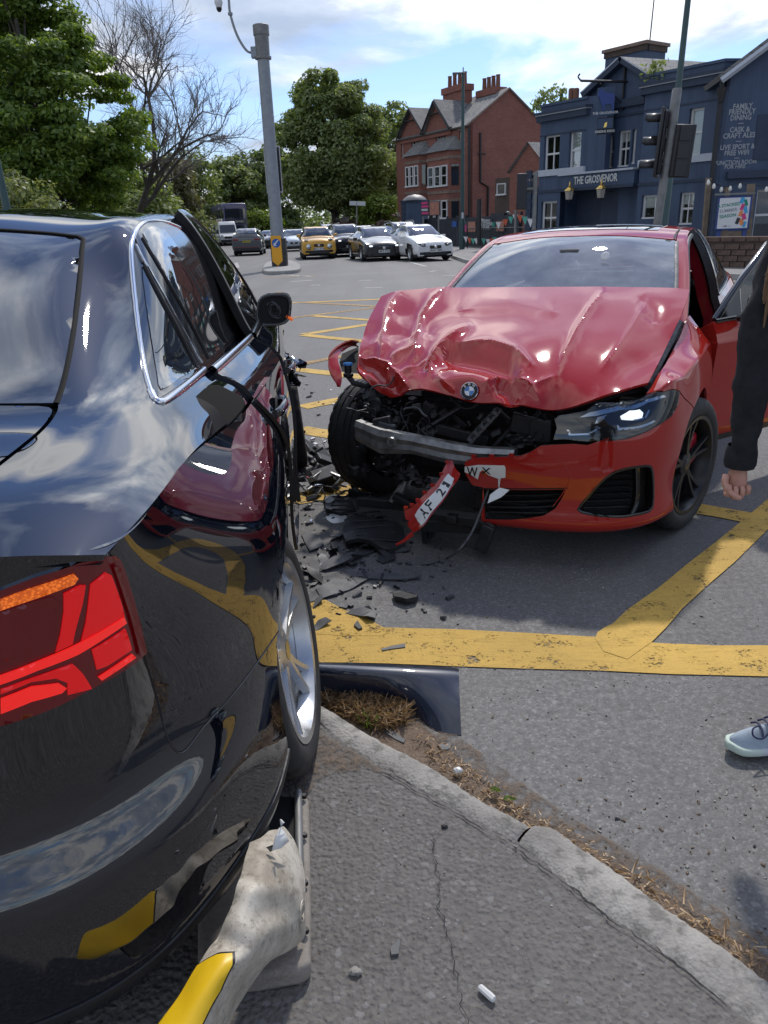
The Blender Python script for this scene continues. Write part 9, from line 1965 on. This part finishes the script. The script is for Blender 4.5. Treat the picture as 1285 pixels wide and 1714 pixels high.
# dry grass clump in the gutter
def stems(name, pts, n, L, mat, label, seed, z=0.0, flat=.35):
 rnd = random.Random(seed); mb = MB(); P = [gz(u, v, z)[:2] for u, v in pts]; X = np.array(P); lo, hi = X.min(0), X.max(0); k = 0
 while k < n:
  a, b = rnd.uniform(lo[0], hi[0]), rnd.uniform(lo[1], hi[1])
  if not inpoly(np.array([a]), np.array([b]), P)[0]: continue
  k += 1; d = Vector((rnd.uniform(-1, 1), rnd.uniform(-1, 1), rnd.uniform(-.1, flat*2))).normalized()*L*rnd.uniform(.4, 1.2); p = Vector((a, b, z+.004+rnd.random()**2*.035)); s = d.cross(Vector((0, 0, 1))).normalized()*.0022; q = p+d*.5+Vector((0, 0, L*.15*rnd.random())); e = p+d; e.z = max(z+.003, e.z); mb.add([p-s, p+s, q+s*.8, e, q-s*.8], [(0, 1, 2, 3, 4)])
 o = mb.build(name, mat, fixn=False); tag(o, label, 'grass', kind='stuff'); return o
stems('dry_grass', [(535, 1160), (600, 1158), (650, 1166), (690, 1195), (680, 1215), (640, 1225), (590, 1210), (548, 1190)], 2600, .05, 'straw', 'matted dry grass cuttings beside the detached wing', 1)
stems('green_grass', [(595, 1210), (625, 1210), (640, 1226), (610, 1224)], 45, .035, 'leaf_bright', 'few green grass blades in the dry clump', 2, flat=.7)
stems('gutter_straw', [(690, 1230), (760, 1262), (900, 1372), (1000, 1425), (1285, 1610), (1285, 1660), (1000, 1460), (860, 1392), (740, 1300)], 420, .025, 'straw', 'bits of straw lying in the gutter', 3, flat=.1)
stems('gutter_twigs', [(960, 1420), (1100, 1480), (1260, 1590), (1240, 1600), (1080, 1500)], 14, .06, 'straw', 'thin twigs in the gutter', 5, flat=.06)
# single finds
def stone(name, u, v, z, r, mat, label, seed, cat='stone', sq=(1, .7, .6), rz=0):
 bm = bmesh.new(); bmesh.ops.create_icosphere(bm, subdivisions=3, radius=r)
 for q in bm.verts: n = mnoise.noise(q.co*(1.6/r)+Vector((seed, 0, 0))); q.co *= 1+.35*n; q.co.x *= sq[0]; q.co.y *= sq[1]; q.co.z *= sq[2]
 me = bpy.data.meshes.new(name); bm.to_mesh(me); bm.free(); p = gz(u, v, z); o = link(name, me, mat, None, 60); o.location = (p[0], p[1], z+r*sq[2]*.75); o.rotation_euler = (0, 0, rz); return tag(o, label, cat)
stone('pale_stone', 595, 1630, PAVE_Z, .013, 'kerbstone', 'small pale stone on the pavement', 2)
stone('white_stone', 766, 1292, .02, .014, 'plate_white', 'white lump of stone in the gutter beside the kerb', 6)
stone('dark_lump', 744, 1385, PAVE_Z, .008, 'black_plastic', 'tiny dark lump on the pavement near the kerb', 7)
p = gz(814, 1668, PAVE_Z); mb = MB(); mb.tube([(-.020, 0, 0), (-.017, 0, 0), (.010, 0, 0), (.019, 0, 0), (.021, 0, 0)], [.004, .008, .009, .008, .003], 7); o = mb.build('broken_plastic', 'plate_white', smooth=30); o.location = (p[0], p[1], PAVE_Z+.010); o.rotation_euler = (0, 0, R_(-48)); o.scale = (1, .8, .9); tag(o, 'white splinter of plastic lying on the pavement', 'debris')
def leaf_(u, v, rz, L, label):
 p = gz(u, v, .02); mb = MB(); n = 10; V = []; F = []
 for i in range(n+1):
  t = i/n; w = math.sin(PI*t**.8)*L*.32; V += [((t-.5)*L, -w, .006+.004*math.sin(3*t)), ((t-.5)*L, 0, .001), ((t-.5)*L, w, .006)]
 for i in range(n): F += [(3*i, 3*i+1, 3*i+4, 3*i+3), (3*i+1, 3*i+2, 3*i+5, 3*i+4)]
 mb.add(V, F); o = mb.build('fallen_leaf', 'leaf_bright', smooth=60); o.location = (p[0], p[1], .022); o.rotation_euler = (0.1, 0, rz); tag(o, label, 'leaf', 'fresh leaves by the kerb')
leaf_(829, 1325, R_(-25), .032, 'upper of two fresh green leaves by the kerb'); leaf_(853, 1340, R_(-5), .036, 'lower of two fresh green leaves by the kerb')
# ---------------------------------------------------------------- crushed bollard and its base under the dark car
bb0 = gz(505, 1330, PAVE_Z)
base_px = [(498, 1330), (516, 1332), (519, 1480), (519, 1612), (500, 1622), (430, 1634), (330, 1645), (330, 1330)]
Pb = [gz(u, v, PAVE_Z+.05) for u, v in base_px]; cbx = Pb[2]
bas = empty('bollard_base', (cbx[0], cbx[1], PAVE_Z), 0, 'concrete bollard base with a metal rail beside the rear wheel', 'bollard base')
mb = MB(); mb.prism([(p[0]-cbx[0], p[1]-cbx[1]) for p in Pb], 0.0, .05); mb.build('concrete_block', 'concrete', bas, bevel=.012, seg=3)
rp = [Vector(gz(u, v, PAVE_Z+.065))-Vector(bas.location) for u, v in ((499, 1325), (500, 1400), (502, 1470))]; mb = MB(); mb.tube(rp, .010, 8); mb.build('metal_rail', 'galv', bas, smooth=60)
rp = [Vector(gz(u, v, PAVE_Z+.058))-Vector(bas.location) for u, v in ((509, 1335), (510, 1400), (511, 1480), (512, 1560))]
for q in rp: mb = MB(); mb.lathe([(.001, .01), (.006, .01), (.007, 0)], c=q, n=8); mb.build('bolt', 'dark_metal', bas)
Pk = [(gz(u, v, PAVE_Z+.06)-cbx) for u, v in ((445, 1330), (492, 1330), (492, 1420), (455, 1420))]; mb = MB(); mb.add([(p[0], p[1], .053) for p in Pk], [(0, 1, 2, 3)]); mb.build('dark_recess', 'dark', bas)
# shell: control rows run along the bollard from its torn top down to the lower left, measured with heights
bol = empty('crushed_bollard', (cbx[0], cbx[1], PAVE_Z), 0, 'crushed white plastic traffic bollard with a yellow panel under the black car', 'bollard')
def bw(u, v, z): p = gz(u, v, z); return (p[0]-cbx[0], p[1]-cbx[1], p[2]-PAVE_Z)
BNT = Net([[bw(*q) for q in r] for r in (
 [(418, 1410, .32), (440, 1395, .31), (462, 1382, .29), (480, 1388, .26), (492, 1405, .23)],
 [(408, 1445, .33), (440, 1430, .33), (470, 1420, .30), (492, 1425, .25), (505, 1440, .20)],
 [(396, 1490, .33), (425, 1485, .34), (462, 1478, .31), (495, 1475, .25), (511, 1490, .18)],
 [(378, 1535, .32), (410, 1535, .34), (455, 1525, .30), (492, 1530, .23), (511, 1545, .14)],
 [(352, 1580, .30), (390, 1582, .33), (430, 1575, .31), (470, 1578, .21), (505, 1572, .12)],
 [(310, 1650, .28), (345, 1650, .31), (385, 1640, .29), (425, 1628, .20), (460, 1600, .12)],
 [(255, 1730, .26), (300, 1728, .29), (345, 1718, .27), (380, 1700, .20), (405, 1672, .12)],
 [(190, 1830, .24), (240, 1830, .27), (290, 1820, .25), (330, 1800, .18), (350, 1770, .12)])])
BNT.disp = lambda u, v, P: P+np.array([0, -.3, 1.])*((-.022*np.exp(-((u-2.9)/.5-(v-2.0)*.5)**2)*np.exp(-((v-2.3)/1.1)**2))+.010*np.exp(-((u-2.2)/.35-(v-1.6)*.4)**2)-.012*np.exp(-((u-4.3)/.35-(v-3)*.6)**2)+np.array([.006*mnoise.noise(Vector((p[0]*18, p[1]*18, 3)))-.012*abs(mnoise.noise(Vector((p[0]*9+4, p[1]*9, 1)))) for p in P]))[:, None]
flb_ = BNT.nrm(3, 2)[0]@np.array([0, -.5, 1]) < 0
bout = [(0, 0), (.12, .8), (-.0, 1.4), (.15, 2), (0, 2.6), (.05, 3.3), (0, 4)]+[(u, 4) for u in (1, 2, 3, 4, 5, 6, 7)]+[(7, 2), (7, 0)]+[(u, 0) for u in (6, 5, 4, 3, 2, 1)]
bout = [(max(0, a), b) for a, b in bout]
bso = panel(BNT, bout, 'shell', 'bollard_white', bol, step=.008, skirt=.006, flip=flb_, maxpts=12000)
yl = [(4.55, 0.02), (4.25, .55), (4.15, 1.05), (4.5, 1.45), (5.2, 1.75), (6.0, 1.7), (7, 1.5), (7, .02)]
panel(BNT, [(4.5, .02), (4.18, .55), (4.07, 1.07), (4.46, 1.52), (5.2, 1.84), (6.0, 1.80), (7, 1.6), (7, .02)], 'black_border', 'ink', bso, step=.01, off=.0012, skirt=.001, flip=flb_)
panel(BNT, yl, 'yellow_panel', 'bollard_yellow', bso, step=.01, off=.0022, skirt=.001, flip=flb_)
tr_ = [Vector(bw(u, v, z)) for u, v, z in ((455, 1424, .34), (470, 1420, .34), (484, 1408, .33), (478, 1395, .35), (470, 1385, .37), (468, 1372, .39))]
mb = MB(); mb.add([tr_[0], tr_[1], tr_[2], tr_[3], tr_[4], tr_[5], Vector(bw(474, 1378, .39)), Vector(bw(462, 1400, .36))], [(0, 1, 7), (1, 2, 3, 7), (7, 3, 4), (4, 6, 5)]); o_ = mb.build('torn_curl', 'plate_white', bso, smooth=60); o_.modifiers.new('s', 'SOLIDIFY').thickness = .003
mb = MB(); mb.add([bw(445, 1418, .335), bw(462, 1412, .335), (bw(466, 1420, .33)), bw(452, 1426, .335)], [(0, 1, 2, 3)]); mb.build('tear_hole', 'dark', bso)
c_ = BNT.ev(2.75, 3.55)[0]; nn = Vector(BNT.nrm(2.75, 3.55)[0])*(-1 if flb_ else 1); Mq = Matrix.Translation(Vector(c_)+nn*.001)@nn.to_track_quat('Z', 'Y').to_matrix().to_4x4()
for r in (.012, .020): mb = MB(); mb.lathe([(r-.0012, .0), (r-.0008, .002), (r+.0008, .002), (r+.0012, 0)], n=28, M=Mq); mb.build('moulded_ring', 'bollard_white', bso, smooth=60)
# ---------------------------------------------------------------- person at the right edge
def sk(name, chain, mat, parent, levels=2, branches=()):
 """one continuous skinned figure from joint positions and radii"""
 me = bpy.data.meshes.new(name); V = [c[0] for c in chain]; E = [(i, i+1) for i in range(len(chain)-1)]; R = [c[1] for c in chain]
 for at_, br in branches:
  prev = at_
  for p, r in br: V.append(p); R.append(r); E.append((prev, len(V)-1)); prev = len(V)-1
 me.from_pydata([tuple(map(float, v)) for v in V], E, []); o = bpy.data.objects.new(name, me); COL.objects.link(o); o.parent = parent
 m = o.modifiers.new('skin', 'SKIN'); m.use_smooth_shade = True
 for i, s in enumerate(me.skin_vertices[0].data): s.radius = R[i] if isinstance(R[i], tuple) else (R[i], R[i])
 me.skin_vertices[0].data[0].use_root = True
 s = o.modifiers.new('sub', 'SUBSURF'); s.levels = s.render_levels = levels; me.materials.append(MAT[mat]); return o
sh = gz(1262, 1262, 0)
PY = 2.0                                   # distance of the hanging arm
def ap_(u, v, y=PY): return Vector(gy(u, v, y))
O_ = Vector((1.2, 2.0, 0)); per = empty('person', O_, 0, 'person in a black jacket at the right edge, arm hanging with a loose fist', 'person')
def L3(p): return Vector(p)-O_
wr = ap_(1237, 778); el = ap_(1272, 560); shd = ap_(1335, 330)
tor = Vector((shd.x+.25, shd.y+.02, 1.36))
chain = [(L3((tor.x, tor.y, .80)), (.175, .135)), (L3((tor.x, tor.y, .98)), (.165, .13)), (L3((tor.x, tor.y, 1.15)), (.17, .12)), (L3((tor.x, tor.y, 1.36)), (.16, .10)), (L3((tor.x, tor.y, 1.46)), (.07, .07))]
arm_ = [(L3(shd+Vector((.04, 0, 0))), .064), (L3(shd*.5+el*.5), .058), (L3(el), .053), (L3(el*.6+wr*.4), .048), (L3(el*.25+wr*.75), .041), (L3(wr), .036)]
jac = sk('jacket', chain, 'black_cloth', per, 2, [(3, arm_), (3, [(L3((tor.x+.20, tor.y, 1.34)), .07), (L3((tor.x+.26, tor.y+.02, 1.10)), .058), (L3((tor.x+.27, tor.y-.05, .85)), .045)])])
tx_ = bpy.data.textures.new('folds', 'CLOUDS'); tx_.noise_scale = .07; dm = jac.modifiers.new('folds', 'DISPLACE'); dm.texture = tx_; dm.strength = .034; dm.mid_level = .5
hipx = tor.x
leg = [(L3((hipx, tor.y, .95)), (.15, .115)), (L3((hipx, tor.y, .84)), (.15, .115))]
fo = gz(1275, 1262, .03)
trs = sk('trousers', leg, 'black_cloth', per, 2, [(1, [(L3((hipx-.085, tor.y-.01, .72)), .088), (L3(((hipx-.085+fo[0]+.13)/2, (tor.y+fo[1])/2-.02, .47)), .062), (L3((fo[0]+.13, fo[1]+.02, .26)), .052), (L3((fo[0]+.128, fo[1], .10)), .046)]), (1, [(L3((hipx+.085, tor.y, .72)), .088), (L3((hipx+.10, tor.y, .47)), .062), (L3((fo[0]+.378, fo[1]+.17, .26)), .052), (L3((fo[0]+.378, fo[1]+.16, .10)), .046)])])
hd_ = sk('head', [(L3((tor.x, tor.y, 1.46)), .05), (L3((tor.x, tor.y, 1.53)), .055), (L3((tor.x-.01, tor.y-.01, 1.62)), (.075, .092)), (L3((tor.x-.01, tor.y-.01, 1.70)), (.078, .098)), (L3((tor.x, tor.y, 1.77)), (.055, .07))], 'skin', per)
for sx_ in (-.032, .032): mb = MB(); mb.lathe([(.001, .012), (.010, .008), (.013, 0)], c=L3((tor.x-.01+sx_, tor.y-.098, 1.655)), n=10, M=Matrix.Translation(L3((tor.x-.01+sx_, tor.y-.098, 1.655)))@Matrix.Rotation(PI/2, 4, 'X')); mb.build('eye', 'ink', hd_)
mb = MB(); mb.tube([L3((tor.x-.01, tor.y-.10, 1.66)), L3((tor.x-.01, tor.y-.122, 1.62)), L3((tor.x-.01, tor.y-.105, 1.61))], [.008, .013, .008], 8); mb.build('nose', 'skin', hd_, smooth=60)
mb = MB(); mb.tube([L3((tor.x-.035, tor.y-.095, 1.575)), L3((tor.x-.01, tor.y-.103, 1.572)), L3((tor.x+.015, tor.y-.095, 1.575))], .006, 8); mb.build('mouth', 'skin', hd_, smooth=60)
# long brown hair hanging over the shoulder
mb = MB(); rnd = random.Random(3)
for k in range(240):
 a = rnd.uniform(0, 2*PI); r0 = .095; top = L3((tor.x+r0*.8*math.cos(a), tor.y+r0*math.sin(a)*.9+.02, 1.74+rnd.uniform(-.06, .05))); 
 if math.sin(a) < -.55: continue
 end = top+Vector((rnd.uniform(-.05, .06)*1.2, rnd.uniform(-.06, .08), -rnd.uniform(.34, .56))); m1 = top*.6+end*.4+Vector((math.cos(a)*.035, math.sin(a)*.03, .02)); mb.tube(smooth_poly([L3((tor.x, tor.y, 1.80)), top, m1, end], 3, False), [.005]*9+[.002], 4)
for k in range(46):
 s0 = ap_(1318+rnd.uniform(-10, 16), 330, PY-.04); q = [L3(s0+Vector((.02, 0, .16))), L3(s0), L3(ap_(1300+rnd.uniform(-8, 14), 420, PY-.07)), L3(ap_(1288+rnd.uniform(-12, 16), 500+rnd.uniform(-40, 50), PY-.075))]; mb.tube(smooth_poly(q, 4, False), [.003]*12+[.001], 4)
mb.build('hair', 'hair', per, smooth=60)
# hand: palm, four curled fingers, thumb across
hx = L3(wr); dn_ = Vector((-.02, -.02, -1)).normalized(); rt = Vector((1, -.15, 0)).normalized(); fw = rt.cross(dn_).normalized()
if fw.y > 0: fw = -fw
palm = [(Vector((0, 0, 0))+Vector((0, 0, .03)), (.026, .022)), (Vector((0, 0, 0))+dn_*.015, (.027, .022)), (Vector((0, 0, 0))+dn_*.045, (.036, .022)), (Vector((0, 0, 0))+dn_*.075, (.038, .021)), (Vector((0, 0, 0))+dn_*.092, (.034, .018))]
hand = sk('hand', palm, 'skin', per, 2); hand.location = hx; hand.scale = (.86, .86, .86)
for i, (off, ln) in enumerate(((-.030, .92), (-.010, 1.0), (.011, .95), (.030, .80))):
 b = Vector((0, 0, 0))+dn_*(.082-.006*abs(i-1.3))+rt*off; f = [(b, .0105), (b+(dn_*.024+fw*.012)*ln, .0105), (b+(dn_*.020+fw*.034)*ln, .0098), (b+(dn_*-.002+fw*.040)*ln, .0092), (b+(dn_*-.016+fw*.026)*ln, .0085)]
 sk('finger', f, 'skin', hand, 2)
tb = Vector((0, 0, 0))+dn_*.03-rt*.034; sk('thumb', [(tb, .0125), (tb+dn_*.026-rt*.008+fw*.014, .0125), (tb+dn_*.050+rt*.004+fw*.034, .0115), (tb+dn_*.066+rt*.028+fw*.046, .0105), (tb+dn_*.070+rt*.044+fw*.046, .009)], 'skin', hand, 2)
h2_ = copy_tree(hand, per); h2_.location = L3((tor.x+.275, tor.y-.055, .84)); h2_.scale = (-.86, .86, .86)
# cuff
mb = MB(); mb.lathe([(.039, -.012), (.043, 0), (.042, .03), (.038, .05)], n=24, M=Matrix.Translation(hx+Vector((.003, .004, .005)))@Vector(L3(el)-L3(wr)).to_track_quat('Z', 'Y').to_matrix().to_4x4()); mb.build('cuff', 'black_cloth', per, smooth=60)
# running shoe pointing left
S0 = L3(gz(1262, 1258, 0)); S0.z = 0
shoe = empty('shoe', S0, R_(6)); shoe.parent = per
secs = [(-.085, .006, .030, .055), (-.078, .024, .032, .062), (-.06, .036, .034, .072), (-.03, .043, .034, .082), (.01, .045, .033, .092), (.05, .043, .034, .100), (.09, .040, .036, .108), (.13, .037, .040, .118), (.165, .034, .042, .125), (.185, .02, .044, .120)]
rings = []
for x, w, zs_, zt in secs:
 r = []
 for k in range(20):
  a = 2*PI*k/20; c, s_ = math.cos(a), math.sin(a); z = zs_+max(0, s_)*(zt-zs_)*(1-.12*abs(c)); r.append((x, w*c*(1-.25*max(0, s_)), z if s_ > 0 else zs_-.004))
 rings.append(r)
loft('upper', rings, 'shoe_mesh', shoe, closed=True, smooth=70, sub=1)
rings = []
for x, w, zs_, zt in [(-.095, .010, .026, 0)]+[(x-.004 if x < 0 else x, w+.006, z, t) for x, w, z, t in secs]:
 rings.append([(x, (w)*np.sign(math.cos(a))*abs(math.cos(a))**.5, .018+.5*(zs_-.010)+(.5*zs_-.002)*np.sign(math.sin(a))*abs(math.sin(a))**.5+(.010 if x < -.08 else 0)) for a in np.linspace(0, 2*PI, 20, endpoint=False)])
loft('sole', rings, 'shoe_sole', shoe, closed=True, smooth=60, sub=1)
mb = MB()
for k, x in enumerate((-.005, .015, .035, .055)): mb.tube(smooth_poly([(x, -.034, .078+k*.006), (x+.006, -.015, .092+k*.008), (x+.010, .015, .092+k*.008), (x+.004, .034, .078+k*.006)], 3, False), .003, 6)
mb.tube(smooth_poly([(.0, -.005, .097), (-.03, -.02, .10), (-.035, -.035, .085), (-.01, -.04, .078), (.02, -.03, .092), (.05, -.03, .10)], 4, False), .0028, 6); mb.build('laces', 'shoe_navy', shoe, smooth=60)
mb = MB(); mb.tube(smooth_poly([(.02, -.046, .055), (.05, -.049, .075), (.08, -.047, .06), (.12, -.044, .085)], 4, False), .0018, 5); mb.tube(smooth_poly([(.03, -.047, .042), (.07, -.048, .055), (.10, -.045, .045)], 4, False), .0018, 5); mb.build('stripe', 'plate_white', shoe, smooth=60)
loft('sock', [[(.13+.035*math.cos(a), .035*math.sin(a), z) for a in np.linspace(0, 2*PI, 14, endpoint=False)] for z in (.08, .13, .20)], 'black_cloth', shoe, closed=True, smooth=60)
s2_ = copy_tree(shoe, per); s2_.location = S0+Vector((.25, .17, 0)); s2_.rotation_euler = (0, 0, R_(-4))
# small figure in a helmet on the far pavement
pf = gz(848, 416, .12); fp_ = empty('person', (pf[0], pf[1], .12), R_(20), 'distant person in dark clothes and a helmet on the far pavement', 'person')
fig = sk('body', [(Vector((0, 0, .92)), (.15, .11)), (Vector((0, 0, 1.15)), (.16, .11)), (Vector((0, 0, 1.38)), (.17, .10)), (Vector((0, -.02, 1.50)), .06), (Vector((0, -.03, 1.62)), (.08, .10)), (Vector((0, -.03, 1.72)), .07)], 'black_cloth', fp_, 2, [(2, [(Vector((.20, 0, 1.36)), .06), (Vector((.25, .02, 1.10)), .05), (Vector((.22, -.10, .90)), .04)]), (2, [(Vector((-.20, 0, 1.36)), .06), (Vector((-.25, .02, 1.10)), .05), (Vector((-.22, -.10, .90)), .04)]), (0, [(Vector((.10, 0, .80)), .085), (Vector((.11, 0, .48)), .06), (Vector((.11, .02, .06)), .045), (Vector((.11, -.12, .03)), .035)]), (0, [(Vector((-.10, 0, .80)), .085), (Vector((-.11, -.03, .48)), .06), (Vector((-.11, .02, .06)), .045), (Vector((-.11, -.12, .03)), .035)])])
mb = MB(); mb.lathe([(.125, -.03), (.13, .03), (.10, .10), (.05, .13), (.001, .14)], c=(0, -.02, 1.70), n=16); mb.build('helmet', 'galv', fp_, smooth=60)
